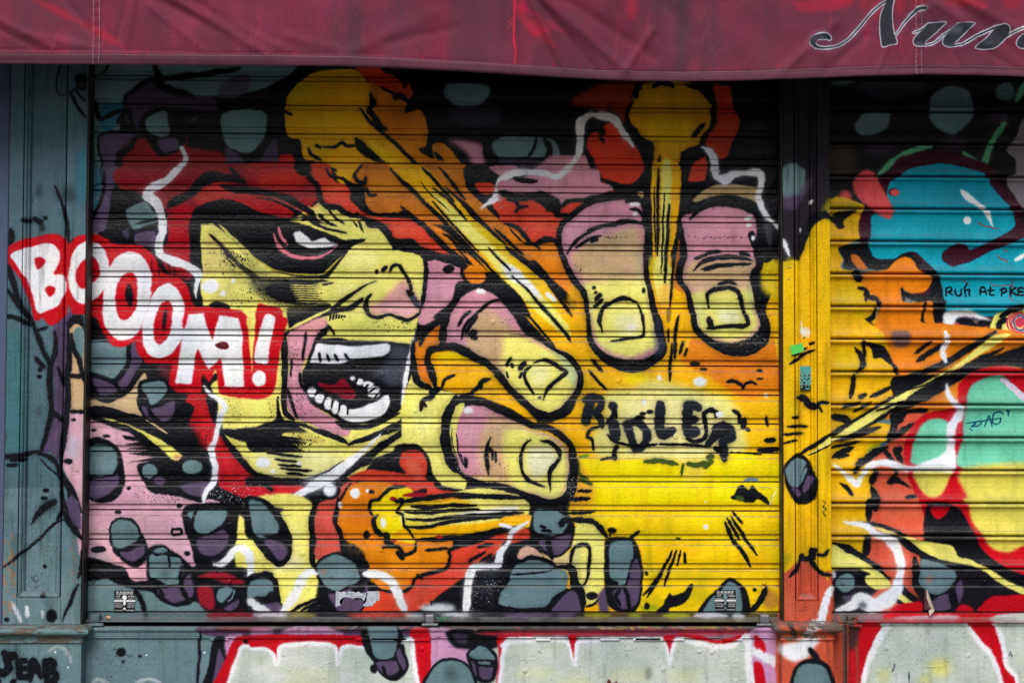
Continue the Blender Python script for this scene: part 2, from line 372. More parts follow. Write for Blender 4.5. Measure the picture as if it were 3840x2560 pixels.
    DOTS(K, 1250, 1370, 260, 70, 110, 2, 6)
    # more face detail
    F(K, '285,1215 420,1192 650,1178 610,1240 430,1322 300,1395', 8); F((120, 114, 60), '240,1180 420,1160 500,1200 300,1290', 40, .5)
    L(PALE, '300,1396 480,1302 640,1226', 20, 5); DOTS(K, 330, 1180, 120, 70, 90, 2, 6)
    for i in range(9):
        y0 = 1000+i*21; L(K, '%d,%d %d,%d' % (300, y0, 440+22*i+int(40*rng.random()), y0+4), [30, 22, 6], 3, .3)
    for i in range(8): L(PALE, '%d,%d %d,%d' % (300+8*i, 1011+i*21, 520+14*i, 1013+i*21), 9, 2, .2, .9)
    for i in range(7):
        x0 = -430+i*26; L(PALE, '%d,%d %d,%d %d,%d' % (x0+30, 465+i*14, x0+110, 590+i*18, x0+230, 720+i*16), [6, 16, 5], 3, .2, .9)
    for i in range(10):
        x0 = -330+rng.random()*300; y0 = 640+(x0+330)*.75+rng.random()*80; L(K, '%d,%d %d,%d' % (x0, y0, x0+60+50*rng.random(), y0+40+40*rng.random()), [6, 24, 8], 4, .3)
    DOTS(K, -150, 800, 150, 110, 130, 2, 8); DOTS(K, 100, 1090, 170, 80, 120, 2, 7)
    for i in range(7): L(K, '%d,%d %d,%d' % (800+i*20, 1232-i*11, 822+i*20, 1190-i*10), 22, 3, .5)
    for s_ in ('1340,1060 1360,1090', '1350,1100 1385,1080', '600,1330 640,1390', '560,1400 610,1440'): L(K, s_, 30)
    L(SALM, '0,212 150,235 300,300 420,360', 8, 3, .3, .7); L(K, '0,240 160,268 320,345 460,420', 14); L(K, '640,350 700,420 780,470', 18); L(K, '860,450 900,500', 16)
    # ---- mouth
    T(*C[1])
    F(PALE, '860,960 1300,680 1800,480 1850,1320 1500,1320 1000,1230 760,1200', 6)
    F((230, 226, 150), '0,1000 500,1010 800,1080 600,1190 300,1230 60,1200', 30, .7)
    F((226, 160, 160), '300,-60 560,-190 640,-140 560,-30 450,80 300,80', 18)
    F(PINK, '300,-60 510,-40 530,60 430,200 400,330 440,450 560,620 720,720 835,800 800,858 700,842 500,760 330,690 270,560 250,440 300,260 280,130', 6)
    L(K, '620,-90 560,-20 520,60', 44); L(K, '640,-120 690,-40', 20)
    F(K, '520,30 640,-10 880,10 1200,25 1375,55 1360,200 1310,450 1262,640 1000,742 780,742 600,640 480,560 420,420 410,300 450,200 490,90', 5)
    F((96, 100, 116), '1180,60 1350,100 1300,380 1180,420 1080,330 1000,330 1150,200', 34, .6)
    F(WH, '545,40 700,55 850,62 1000,56 1165,42 1182,90 1130,150 1000,170 850,182 740,216 495,216 478,200 515,110', 5)
    for s in ('560,120 568,205', '630,140 645,192', '700,138 722,192', '788,138 825,185'): L(K, s, 22)
    F((132, 10, 36), '540,390 690,402 730,365 780,350 850,440 882,480 850,532 760,522 700,482 600,452', 8)
    for x, y, rx, ry in ((855, 350, 24, 20), (912, 378, 36, 30), (990, 404, 52, 28), (1040, 445, 55, 26), (1040, 490, 55, 30), (492, 470, 46, 46), (560, 520, 46, 42), (642, 570, 40, 56), (702, 600, 38, 60), (772, 640, 44, 62)):
        E(WH, x, y, rx, ry, 5)
    F(WH, '1172,500 1182,560 1150,640 1050,700 900,738 800,722 735,660 765,595 800,612 900,612 1050,560 1120,508', 5)
    for s in ('1040,525 1080,480', '520,500 545,455', '590,560 620,500', '668,610 680,530', '735,650 740,570', '815,670 815,600', '950,440 1000,400', '880,390 900,345', '1000,470 1060,430'): L(K, s, 16, 3, .4)
    L(K, '250,-40 256,300 246,500 262,640 330,712', [60, 50, 44, 56, 50]); L(K, '440,-60 424,100 410,190', 24); L(K, '392,300 402,400 440,475', 26)
    L(K, '312,180 312,335', 18); L(K, '280,440 330,600 365,700', 26); DOTS(K, 380, 560, 110, 150, 160, 2, 5); DOTS(K, 330, 130, 60, 130, 60, 2, 5)
    F(K, '-60,760 100,735 178,690 180,530 200,505 225,640 270,735 450,770 430,830 250,825 235,875 380,908 260,915 372,962 220,985 -60,975', 3)
    L(PALE, '205,530 235,660 285,750', 16, 3, .4); L(K, '260,730 450,790 620,832 780,900 822,935', [60, 50, 46, 40, 30])
    F(K, '700,720 900,750 1000,745 1250,650 1240,690 1000,790 830,800 760,790', 4)
    L(PALE, '380,770 560,850 780,930', 18, 4, .3); L(K, '822,935 950,862 1150,782 1310,700', [30, 50, 46, 50]); L(PALE, '850,890 1000,822 1250,702 1340,600', [16, 34, 36, 20], 4)
    L(K, '850,932 1000,872 1290,768 1390,722', [14, 34, 40, 46]); F(K, '1310,562 1380,548 1432,640 1434,722 1390,785 1310,722 1298,622', 8)
    F((206, 190, 90), '240,840 420,820 600,880 560,920 400,900', 20, .8)
    L(WH, '1395,-30 1362,150 1322,350 1288,580', [16, 40, 40, 34], 6); L(K, '1375,200 1350,350 1328,490', 16)
    for s in ('100,1008 250,1020 405,1042', '180,1060 280,1070 372,1087', '208,1103 300,1115 395,1127', '225,1135 350,1155 492,1161', '275,1183 350,1188 430,1197', '200,890 300,900 380,910', '190,930 300,960 400,985'): L(K, s, 22)
    E(WH, 72, 1090, 60, 46, 10); E(WH, 155, 1160, 20, 20, 6); E(WH, 380, 1100, 18, 14, 6)
    # red hood lower left
    T(*C[0])
    F((178, 16, 30), '1560,520 1830,480 1900,740 1960,870 2100,1000 2351,1260 2660,1300 2351,1460 2000,1330 1920,1250 1860,1010 1700,930 1640,800 1720,600', 8)
    F((222, 30, 40), '1760,600 1880,740 1920,900 2080,1010 2260,1230 2050,1270 1920,1000 1800,900', 24, .7)
    F(K, '1500,760 1650,740 1740,840 1820,1020 1880,1260 1700,1360 1550,1300 1420,1150 1480,960', 30)
    # sword line
    T(*C[1])
    L(K, '775,1073 620,1172 480,1235 250,1250 0,1190 -120,1090', [8, 26, 34, 40, 34, 40]); F(K, '-80,1215 100,1240 450,1250 400,1290 100,1300 -80,1300', 6)
    L(K, '1390,790 1200,885 1000,1025 850,1145 650,1265', [26, 50, 64, 64, 60], 6); L(K, '1390,745 1180,880 1080,990 940,1120', [20, 30, 26, 20]); L(K, '1200,1010 1060,1060 950,1120', 24)
    L(K, '540,1300 350,1412 190,1512', [60, 54, 50], 6); L(K, '560,1360 440,1440 300,1540', 26)
    L(WH, '1100,845 900,1025 700,1185 500,1300 190,1485', [24, 44, 90, 76, 30], 9)
    F(K, '-80,1460 120,1450 240,1500 200,1580 -80,1580', 6); DOTS(WH, 600, 1250, 300, 160, 150, 1.5, 4)
    F((206, 16, 34), '-330,1290 0,1292 440,1300 260,1392 100,1452 0,1425 -60,1440 -130,1350 -220,1330', 8)
    for i in range(7): L(K, '%d,%d %d,%d' % (-120+i*34, 1462-i*4, -30+i*38, 1395+i*3), [26, 18, 6], 4, .3)
    L(K, '540,1300 350,1412 190,1512', [40, 44, 40], 6); L(WH, '700,1185 500,1300 190,1485', [80, 76, 30], 9); E(WH, 540, 1260, 130, 60, 40, .6); L(PALE, '60,930 260,950 420,1000', 12, 4, .3, .7)
    for i in range(12): L(K, '%d,%d %d,%d' % (120+rng.random()*60, 850+i*12, 330+rng.random()*110, 880+i*10), [26, 16, 5], 3, .3)
    DOTS(K, 430, 900, 140, 60, 120, 2, 7); DOTS(K, 60, 650, 90, 110, 140, 2, 6); DOTS(WH, -60, 1330, 160, 120, 120, 1.5, 4)
    # ---- bomb cloud at the bottom
    F(K, '1050,1070 1200,1000 1240,940 1400,915 1500,960 1545,1060 1590,1195 1665,1240 1640,1290 1960,1350 2300,1370 2300,1410 1960,1425 1500,1430 1000,1330 960,1180', 5)
    F(RED, '1270,1070 1290,1000 1380,980 1460,1000 1510,1100 1498,1230 1560,1262 1620,1325 1965,1382 1500,1425 1400,1345 1240,1285 1000,1265 825,1235 850,1200 1000,1148 1200,1170 1325,1185 1280,1125', 5)
    F((232, 116, 90), '1330,1060 1430,1080 1470,1190 1420,1240 1340,1180', 24, .6)
    F(SALM, '550,1580 600,1450 730,1390 760,1290 840,1250 900,1280 800,1400 780,1600 700,1900 620,1920 530,1940 510,1790 530,1600', 6)
    T(*D[1])
    F((226, 130, 116), '540,200 700,300 720,400 600,400', 24, .6)
    F(PALE, '-120,0 500,-20 500,900 -120,930', 14); F((250, 246, 200), '60,400 400,450 400,560 100,560', 40, .7)
    F(SALM, '540,0 720,-40 700,120 750,250 752,410 650,425 530,475 510,330', 6)
    F(ORG, '760,-60 800,-150 1000,-220 1200,-190 1310,-120 1400,-40 1720,300 1722,400 1700,545 1480,605 1400,665 1370,725 1270,762 1100,735 1000,645 950,400 780,300 720,150', 5)
    F((238, 146, 10), '800,300 1600,350 1650,500 1300,640 1050,500', 40, .6)
    F(RED, '1380,650 1700,565 1722,385 2000,322 2250,200 2400,215 2400,330 2200,365 1970,540 1880,605 1750,690 1600,800 1400,935 880,935 1000,770 1350,725', 6)
    F(SALM, '1500,640 1900,480 1800,620 1560,780 1300,880', 30, .5)
    F(YEL, '1000,20 1020,-40 1090,-75 1150,-150 1300,-170 1380,-130 1420,-20 1310,60 1310,180 1400,285 1390,335 1150,292 1050,222 1040,90', 6)
    F(PALE, '1310,20 1700,-45 2360,-70 2360,130 1900,185 1320,200', 6); F(GOLD, '1310,205 1900,165 2360,105 2460,110 2440,190 1900,270 1400,305 1200,290', 6)
    F(WH, '1760,80 2250,10 2300,70 1900,110', 16, .9); L(GRN, '1340,-30 1500,-40 1650,-50', 30, 8, .2, .7); F((214, 190, 20), '1320,130 1500,150 1480,200 1330,180', 14, .6)
    F(PALE, '1700,-100 2200,-180 2360,-90 2000,-40', 8); F(GOLD, '1330,-50 1660,-70 1900,-20 1500,20', 10, .7)
    for s, wd in (('1310,60 1500,70 1700,50 1965,38', 28), ('1330,120 1500,130 1800,100 2080,82 2360,66', 30), ('1320,190 1500,190 1700,150 2000,112 2360,88', 30),
                  ('1370,10 1500,22 1700,2 1935,5', 34), ('1420,308 1800,285 2100,232 2360,182', 46), ('1200,-55 1290,-32 1500,-66 1700,-88 2000,-76 2400,-70', 44),
                  ('1310,-168 1200,-155 1120,-95 1080,-55 1020,-35 1000,40 1030,90', 28), ('1070,95 1040,130 1052,205 1100,252 1152,265 1152,325 1205,342', 44), ('1240,-20 1270,-60 1300,-30 1240,60 1292,85 1310,180 1352,222 1392,285', 22),
                  ('1120,370 1260,370 1312,432 1400,402 1412,335', 28), ('1250,410 1300,465', 40), ('1495,396 1600,388 1695,376', 26), ('1950,366 2085,338', 24), ('1875,495 1950,450 2015,408', 28), ('1980,500 2080,430', 30),
                  ('1030,680 1100,742 1260,764 1372,722 1402,652 1482,612 1600,580 1682,552 1712,450 1722,382 2000,312', 26), ('1420,610 1470,650', 24),
                  ('520,-40 492,150 500,330 500,500 540,565', 46), ('730,-60 700,130 742,230 762,330 772,410', 38), ('840,-200 790,-130 740,-30', 18), ('990,550 965,490', 30)):
        L(K, s, wd)
    for x, y, r in ((895, 385, 12), (920, 425, 14), (940, 455, 16), (875, 420, 10), (860, 370, 20), (975, 262, 30)): E(K, x, y, r, r*1.3)
    E(WH, 875, -105, 46, 46, 6); E(WH, 985, -125, 16, 18); E(K, 1022, -118, 26, 18); E(WH, 1125, 155, 26, 44, 5); E(WH, 655, -135, 58, 60, 10); E(WH, 740, 0, 22, 30, 8)
    F(K, '1380,-110 1490,-150 1500,-110 1400,-70', 6); F((150, 14, 30), '1290,-80 1350,-110 1470,-115 1500,-80 1400,-70', 2); F((150, 14, 30), '1180,-60 1210,-80 1245,-55 1200,-45', 2); F((150, 14, 30), '1580,280 1620,265 1655,290 1610,300', 2)
    F((150, 14, 30), '1180,318 1235,310 1220,326', 2)

def mural_fingers():
    T(*A[2])
    F((150, 52, 24), '830,740 1180,730 1100,900 1060,1000 1040,1100 950,1010 900,900 880,1000 700,950 560,900', 30)
    F(PINK, '380,1380 600,1380 760,1390 830,1640 300,1660 -40,1800 -60,1650 150,1570', 10)
    F((226, 160, 4), '1150,760 1250,725 1620,725 1750,800 1810,900 1795,1000 1815,1100 1720,1200 1700,1290 1600,1345 1530,1390 1535,1640 1285,1640 1270,1270 1180,1220 1090,1120 1055,1000 1100,900', 5)
    F(YEL, '1250,1050 1600,1080 1640,1250 1450,1330 1250,1220', 50, .4)
    F((200, 54, 22), '1820,745 1980,780 2012,900 2042,1000 2052,1120 1995,1250 1982,1350 1880,1405 1780,1300 1720,1290 1760,1200 1835,1100 1845,950', 6)
    F(RED, '1640,1450 1740,1390 1772,1470 1745,1568 1755,1648 1590,1663 1600,1560', 5)
    F((216, 56, 28), '690,1290 740,1180 820,1150 880,1085 960,1110 1050,1230 1160,1330 1212,1450 1232,1568 1225,1610 1130,1676 1000,1698 880,1680 830,1610 800,1500 740,1400', 5)
    for s, wd in (('1180,745 1140,800 1130,870', 50), ('1110,900 1060,1000 1080,1100 1170,1180', 30), ('1290,775 1340,740 1440,750 1465,780', 40), ('1600,760 1700,775 1780,860 1830,920', 56), ('1830,900 1825,990 1825,1060 1800,1150', 44),
                  ('1740,1100 1700,1140 1640,1210', 40), ('1790,1150 1740,1220 1700,1300 1540,1358', 44), ('1040,1100 1090,1160 1200,1250', 60), ('1200,1230 1260,1300 1250,1450 1255,1600', 70), ('1545,1390 1560,1500 1540,1640', 60), ('1350,1380 1345,1500 1345,1640', 28),
                  ('880,1090 760,1130 690,1220 680,1320 730,1400 760,1470 810,1560 840,1640', 44), ('820,1120 850,1180', 46), ('830,1210 855,1265', 30), ('1980,800 2030,950 2080,1100 2000,1300 1960,1400 1900,1460', 46)):
        L(K, s, wd)
    E(PALE, 1400, 1470, 34, 80, 10, .8)
    E((190, 60, 50), 880, 1350, 40, 90, 16, .5); E((180, 50, 40), 1090, 1340, 60, 80, 24, .4)
    # ---- vertical beam between the fingers
    T(*B[2])
    F(K, '820,60 1000,120 1130,100 1290,-40 1290,720 1240,860 1210,560 1200,300 1200,215 1000,200 930,170', 5)
    F(K, '1500,-40 1620,-40 1590,100 1760,90 1850,110 1640,260 1620,420 1550,450 1570,700 1500,920 1440,760 1490,470', 5)
    F(K, '1850,-40 2420,-60 2420,500 2351,760 2250,800 2180,400 2190,160 2000,130 1850,110', 8)
    F((196, 166, 116), '1640,275 1700,205 1850,130 2190,150 2190,300 2000,222 1850,222 1700,275', 8); F((196, 166, 116), '1160,190 1205,190 1205,240 1160,215', 4)
    F((92, 88, 92), '2300,640 2330,700 2330,500 2290,420 2260,480', 10, .6)
    F(GOLD, '1290,-40 1530,-40 1500,480 1450,760 1550,1000 1600,1200 1650,1400 1560,1600 1340,1600 1310,1250 1250,900 1280,760 1280,400', 4)
    F(PALE, '1370,-60 1450,-60 1440,450 1400,720 1470,950 1430,1180 1330,1150 1290,900 1300,800 1340,700 1360,300', 6)
    F(ORG, '1480,760 1520,600 1530,850 1500,900 1560,1080 1450,1000', 8, .8); F((246, 176, 60), '1330,1050 1450,1000 1440,1250 1340,1250', 24, .7); F((206, 190, 20), '1250,760 1300,780 1280,950 1250,900', 14, .8)
    for s, wd in (('1340,-20 1332,260 1330,450 1330,745', 24), ('1392,200 1374,480 1372,750 1362,905', 16), ('1430,300 1412,600 1402,850 1394,985', 26), ('1305,150 1302,450 1312,720', 14), ('1470,720 1462,950 1440,1195', 22),
                  ('1515,1280 1492,1400 1482,1560 1475,1660', 30), ('1425,1400 1428,1510', 18), ('1455,1520 1442,1680 1435,1850', 26), ('1555,1510 1520,1615', 28), ('1588,1570 1565,1635', 22), ('1505,640 1480,760 1465,860', 20)):
        L(K, s, wd)
    L((90, 80, 50), '1430,1210 1420,1340', 36, 10, .2, .7)
    # pink sky and red / orange cloud at the left of the finger
    F(PINK, '-60,100 270,60 450,70 780,-20 830,100 900,130 935,175 700,235 480,310 400,230 200,190 -60,200', 5)
    F(RED, '-40,255 150,245 280,290 360,350 440,385 480,325 600,280 690,295 540,430 470,500 445,610 300,612 230,642 170,560 100,490 -60,455', 5)
    F(ORG, '-20,480 100,500 180,600 250,655 400,640 455,690 500,850 560,960 640,1100 720,1350 700,1400 600,1150 400,950 200,740 0,580', 6)
    F((240, 176, 20), '560,1000 680,1080 740,1400 740,1620 620,1420 540,1150', 16, .8)
    for s, wd in (('220,225 300,205 400,245 470,305', 44), ('330,250 380,330 350,360', 26), ('480,330 530,275 620,262 690,282', 34), ('430,392 535,396', 32), ('455,300 460,380', 30), ('260,635 340,602 430,612', 28), ('150,645 240,650 290,685', 28), ('-20,468 100,510 180,610 205,655', 34), ('20,510 140,632', 16),
                  ('-60,190 60,230 200,250', 60), ('0,260 80,270 110,320 180,320', 30), ('120,315 75,370', 26), ('60,60 120,90 260,95', 40)):
        L(K, s, wd)
    # lightnings
    L(WH, '560,-10 440,62 300,22 130,12 -10,62', [20, 46, 50, 56, 60], 8)
    T(*A[2])
    L(WH, '740,1010 650,1090 648,1250 625,1380 520,1500 420,1580', [66, 76, 60, 46, 40, 30], 8, .6); L(WH, '740,1015 880,1030 960,1070 1010,1150 1065,1230 1112,1295', [60, 80, 60, 50, 48, 44], 8, .5)
    L(WH, '1715,1300 1800,1355 1835,1440 1835,1568', [30, 56, 70, 60], 8)
    T(*B[2])
    L(WH, '1815,0 1850,60 1920,85 2000,35 2120,25 2215,20 2240,80 2222,250 2275,385 2370,470', [50, 70, 90, 60, 60, 66, 60, 56, 54, 44], 10, .5); L(WH, '2370,470 2420,540 2460,580', 40, 8)
    # ---- finger pointing down
    def finger(poly, tan, pale, tone):
        F(PINK, poly, 5); F(TAN, tan, 34); F(PALE, pale, 30)
    finger('480,520 540,430 700,320 850,280 1030,258 1150,280 1200,370 1190,450 1212,560 1202,850 1242,980 1272,1150 1302,1300 1345,1500 1332,1580 1240,1650 1100,1672 950,1645 800,1560 740,1400 700,1150 640,980 540,850 490,700',
           '560,760 700,640 900,560 1150,500 1190,560 1190,900 1200,960 700,960 600,860', '680,990 1230,960 1262,1150 1290,1300 1325,1500 1300,1560 1100,1640 950,1620 820,1540 760,1400 720,1150', 0)
    F((246, 240, 190), '950,1280 1150,1260 1180,1420 1000,1440', 40, .8); F(WH, '1040,1360 1130,1350 1120,1410', 20, .7); F((236, 130, 140), '1140,480 1200,540 1195,680 1150,600', 24, .4)
    L(K, '1210,268 1050,238 850,258 700,308 570,398 482,490 462,600 480,720 520,840 590,960 665,1060 700,1150 718,1300 732,1480 790,1590 900,1685 1050,1738 1200,1722 1330,1645 1375,1560 1345,1400 1300,1240 1260,1050 1232,900 1222,700 1232,500 1212,380',
      [50, 66, 44, 50, 56, 40, 34, 40, 60, 60, 44, 40, 34, 44, 50, 66, 84, 80, 70, 70, 56, 44, 44, 44, 50, 44], 4)
    F((60, 70, 96), '1310,1300 1360,1350 1390,1560 1320,1640 1300,1500', 20, .6)
    L(K, '842,1425 818,1330 850,1220 920,1162 1040,1128 1145,1162', [20, 36, 34, 36, 40, 34]); L(K, '1160,1180 1192,1270 1205,1380 1190,1462 1050,1482 920,1505', [26, 26, 20, 24, 26, 22])
    for s, wd in (('610,675 720,612 825,582', 26), ('715,530 850,490 960,490', 30), ('530,735 600,632 700,560 850,490 1030,462 1170,460', 26), ('975,445 1080,440 1195,470', 26), ('740,630 800,612', 24), ('1090,345 1160,352 1195,400', 26), ('1050,275 1150,260', 40)):
        L(K, s, wd)
    for x, y in ((765, 1035), (782, 1078)): E(K, x, y, 18, 16)
    L(K, '782,1140 828,1095', 36); L(K, '775,1200 845,1140', 34); E(K, 1205, 1058, 16, 26)
    E(WH, 1130, 300, 50, 18, 8); E(WH, 1130, 385, 26, 18, 6)
    DOTS(K, 930, 590, 200, 14, 60, 2, 5); DOTS(K, 640, 860, 60, 100, 40, 2, 5)
    # second finger
    finger('1540,440 1620,380 1750,330 1900,320 2050,340 2190,390 2202,550 2180,720 2192,830 2150,950 2182,1200 2232,1320 2202,1420 2100,1492 1950,1512 1780,1482 1680,1400 1650,1250 1600,1080 1550,960 1560,800 1572,700',
           '1580,830 1750,780 2170,790 2180,840 2140,950 2150,1050 1600,1050 1560,950', '1610,1080 2140,1050 2172,1200 2215,1320 2190,1410 2100,1480 1950,1500 1790,1470 1695,1390 1660,1250', 0)
    F((244, 244, 206), '1850,1250 2020,1230 2050,1330 1900,1340', 30, .8)
    L(K, '1620,425 1700,332 1830,280 1950,280 2080,310 2190,380 2222,450', [40, 60, 66, 60, 56, 60, 50]); L(K, '1530,440 1545,600 1572,720 1530,840 1525,960 1590,1080 1640,1250 1660,1380 1750,1480 1870,1555 2000,1600 2150,1575 2262,1490 2282,1380 2222,1200 2188,1050 2172,900 2222,850 2236,700 2222,500',
      [50, 50, 56, 66, 56, 50, 44, 50, 56, 76, 84, 84, 80, 70, 66, 60, 56, 60, 76, 50], 4)
    L(K, '1930,240 2080,250 2190,300', 30); F(K, '2120,560 2180,540 2200,700 2150,650', 5); E(WH, 2170, 600, 18, 22, 6); E(WH, 2130, 420, 40, 20, 8); E(WH, 2135, 478, 26, 16, 8)
    for s, wd in (('1640,888 1720,810 1850,770 2000,760 2160,792', [14, 36, 44, 44, 30]), ('1715,872 1850,832 2000,830 2150,822', 26), ('1735,752 1800,722 1885,712', 30), ('2055,725 2140,745', 30), ('1650,780 1760,740', 30), ('1740,880 1850,850 1990,840', 20)):
        L(K, s, wd)
    L(K, '1778,1205 1765,1092 1830,1052 1950,1032 2030,1062 2062,1150 2092,1250 2122,1345 2080,1372 1950,1372 1850,1382 1768,1392', 36, 4); L(K, '1865,1005 1950,980 2025,1000', 30); L(K, '1780,1300 1795,1385', 44)
    DOTS(K, 1800, 590, 220, 16, 60, 2, 5); DOTS(K, 2000, 590, 120, 16, 50, 2, 5); DOTS(WH, 2180, 1470, 120, 90, 130, 1.5, 4)

def mural_yellow():
    T(*C[2])
    F(GOLD, '560,-80 640,-300 720,-50 800,150 1100,260 1330,160 1380,0 1500,-200 1640,-240 1700,-60 2000,130 2280,20 2290,-300 2440,-560 2460,-560 2460,2750 560,2750 560,1300 300,1420 60,1300 100,800 500,700 620,500', 4)
    F((240, 138, 20), '1500,-60 1700,0 2000,150 2300,40 2460,-100 2460,480 2100,520 1750,320 1500,160', 24)
    F((226, 120, 20), '1850,130 2300,60 2330,280 1950,300', 50, .5)
    F((226, 196, 20), '2230,-700 2460,-640 2460,-300 2280,-420', 20); F((214, 190, 20), '2230,-480 2300,-620 2360,-560 2290,-380', 20, .8)
    F((250, 196, 30), '660,140 760,160 860,330 1100,300 1250,320 1000,480 700,500 660,640 600,600', 30, .6); E(YEL, 1140, 350, 110, 60, 24, .8)
    F((240, 230, 130), '850,480 1100,430 1300,350 1600,420 1950,520 2100,720 2140,950 1950,1080 1500,1090 1200,1080 800,1050 740,900 860,650', 44)
    F((244, 238, 170), '1100,560 1700,500 1950,800 1750,1000 1200,1000 1000,800', 60, .7)
    F(YEL, '630,1060 900,1075 1240,1062 1500,1080 1600,1190 1750,1160 1800,1040 2000,1020 2460,1010 2460,1600 1500,1568 700,1580 760,1350 640,1250', 8)
    F((244, 230, 90), '1540,1100 1750,1060 1720,1260 1560,1260', 40, .7)
    F((250, 196, 10), '2100,600 2460,480 2460,1050 2150,1000', 40, .7)
    F((246, 180, 50), '580,1200 640,1080 760,1260 740,1560 560,1560', 30, .7)
    T(*D[2])
    F((255, 212, 0), '560,40 2460,20 2460,950 1150,960 1200,600 1160,350 900,250 600,130', 16)
    for x, y, rx, ry in ((1000, 130, 240, 60), (1700, 130, 300, 90), (1350, 270, 240, 40), (2000, 300, 200, 50)): E(YEL, x, y, rx, ry, 40, .7)
    for x, y, rx, ry in ((1500, 620, 160, 50), (1320, 640, 80, 60), (1250, 480, 40, 120), (1600, 820, 160, 80), (1280, 850, 120, 90), (1760, 640, 100, 40), (1700, 780, 80, 70)): E((206, 184, 4), x, y, rx, ry, 26, .6)
    E(GRN, 1250, 900, 90, 30, 16, .5); E(WH, 1752, 185, 24, 24, 6); E((180, 120, 60), 2320, 830, 70, 90, 20, .8)
    T(*C[2])
    # writing
    for s, wd in (('690,540 760,515 825,540 835,590 790,635 740,650', [76, 72, 64, 60, 56, 40]), ('735,545 715,640 700,735', 80), ('780,650 825,700 838,770', 56), ('945,735 952,800 962,868', 86), ('1062,752 1090,850 1125,965', 66), ('1050,752 1150,738 1222,800 1235,880 1185,952 1130,975', 62),
                  ('1352,578 1346,700 1346,830', 86), ('1346,832 1400,838 1460,805', [84, 84, 70]), ('1590,592 1592,700 1582,830', 82), ('1585,580 1640,585 1690,610', 70), ('1600,712 1670,712', 60), ('1590,828 1670,812', 84),
                  ('1850,775 1930,770 1980,815 1970,870 1900,905', 76), ('1850,790 1830,850 1765,935', 70), ('1895,905 1915,980 1915,1055', 66)):
        L((24, 28, 40), s, wd, 7, .75)
    E((24, 28, 40), 936, 592, 42, 40, 7)
    for s, wd in (('945,610 935,670 888,735', 34), ('955,620 965,690', 26), ('1740,695 1742,650 1790,628 1840,648 1842,685', 40), ('1748,705 1752,745', 40), ('1758,765 1752,845 1720,888 1650,902 1585,880', 36), ('890,845 940,900 1050,930 1200,938 1325,928', 24), ('1350,926 1430,930 1550,930 1735,942', 24), ('1830,840 1880,840 1940,800', 60),
                  ('825,765 740,800 708,862 750,890 762,975', 26), ('970,945 950,1000 960,1055', 40), ('830,1065 900,1045 960,1050', 20), ('1800,900 1860,860 1900,830', 40), ('1840,960 1880,985', 40), ('1980,1000 2240,1020', 14)):
        L(K, s, wd, 2, .7)
    E(K, 1260, 647, 32, 20); E(K, 1200, 660, 30, 18); E(K, 1172, 696, 52, 24); L(K, '1988,625 2040,668 2058,745', 30); L(K, '2092,705 2085,785', 44); E(K, 2125, 802, 22, 20)
    for s, wd in (('1215,1078 1350,1072 1505,1105', 44), ('1585,1098 1680,1108 1755,1085', 44), ('1735,1130 1812,1075', 40), ('1770,1050 1820,1030', 44), ('1555,1100 1540,1200', 22), ('640,1240 755,1280', 30)): L((66, 84, 26), s, wd, 4, .5)
    L((120, 150, 20), '640,1040 720,1030', 22); L((70, 96, 30), '625,1070 630,1180 720,1240', 30, 6)
    for s, wd in (('625,1335 745,1338', 28), ('560,1410 730,1404', 34), ('750,185 790,230 842,292', 30), ('725,278 800,370 878,445', 24), ('1935,386 1990,374 2060,402 2080,435', 30), ('2075,435 2100,392 2150,380 2192,396', 24), ('2282,685 2308,772', 22), ('2275,895 2360,893', 40), ('2215,982 2400,975', 42)):
        L(K, s, wd)
    for x, y, rx, ry in ((1665, 220, 46, 20), (1740, 270, 36, 14), (2230, 285, 26, 16), (2228, 352, 32, 9), (2010, 1395, 40, 22)): E(K, x, y, rx, ry)
    F(K, '2050,1300 2090,1288 2130,1330 2170,1290 2220,1350 2285,1390 2315,1465 2210,1410 2170,1440 2080,1430 2060,1385 1990,1410 2000,1370', 4); E((60, 80, 30), 2050, 1400, 40, 24, 8)
    E(WH, 1702, 380, 64, 44, 10); E(WH, 1345, 345, 20, 22, 6); E(WH, 1210, 556, 24, 26, 8); E(WH, 1870, 665, 34, 26, 8); E(WH, 2290, 495, 18, 22, 12); E(WH, 1747, 1430, 10, 12, 3)
    for i in range(9): L(WH, '%d,%d %d,%d' % (2330, 1440-i*4, 2300+i*9, 1480-i*20), 5, 1)
    L((120, 150, 170), '2100,1250 2150,1235 2215,1240', 26, 2)
    # ---- thumbs
    T(*C[1])
    F(PALE, '1290,560 1420,260 1580,430 1760,480 1720,560 1640,700 1640,900 1700,1100 1800,1210 1650,1280 1560,1200 1530,1050 1430,930 1300,900', 6)
    F(ORG, '1390,60 1450,0 1550,-100 1625,-140 1620,0 1645,50 1500,150 1510,280 1545,360 1545,425 1440,335 1400,250', 4); F((240, 120, 20), '1420,200 1500,250 1530,400 1440,320', 20, .5)
    F(GOLD, '1560,130 1700,105 1880,180 2050,260 2150,380 2250,480 2330,560 2500,760 2250,620 2000,520 1750,470 1600,420 1580,280 1530,210', 5); E(YEL, 1750, 160, 160, 50, 20, .8); F((250, 190, 40), '1800,300 2100,400 2300,600 2000,500', 30, .6)
    F(PINK, '1660,20 1690,-180 1800,-350 1950,-440 2080,-400 2220,-270 2340,-80 2500,30 2720,110 2810,190 2850,300 2840,430 2750,580 2620,680 2520,690 2400,600 2260,480 2120,310 1900,150', 5)
    F(TAN, '1850,60 1980,-250 2120,-220 2300,-40 2450,60 2400,300 2200,330 2050,230', 40); F(PALE, '2180,330 2180,0 2330,-20 2500,50 2720,130 2800,200 2835,300 2820,430 2740,570 2620,660 2520,670 2400,580 2280,460', 34)
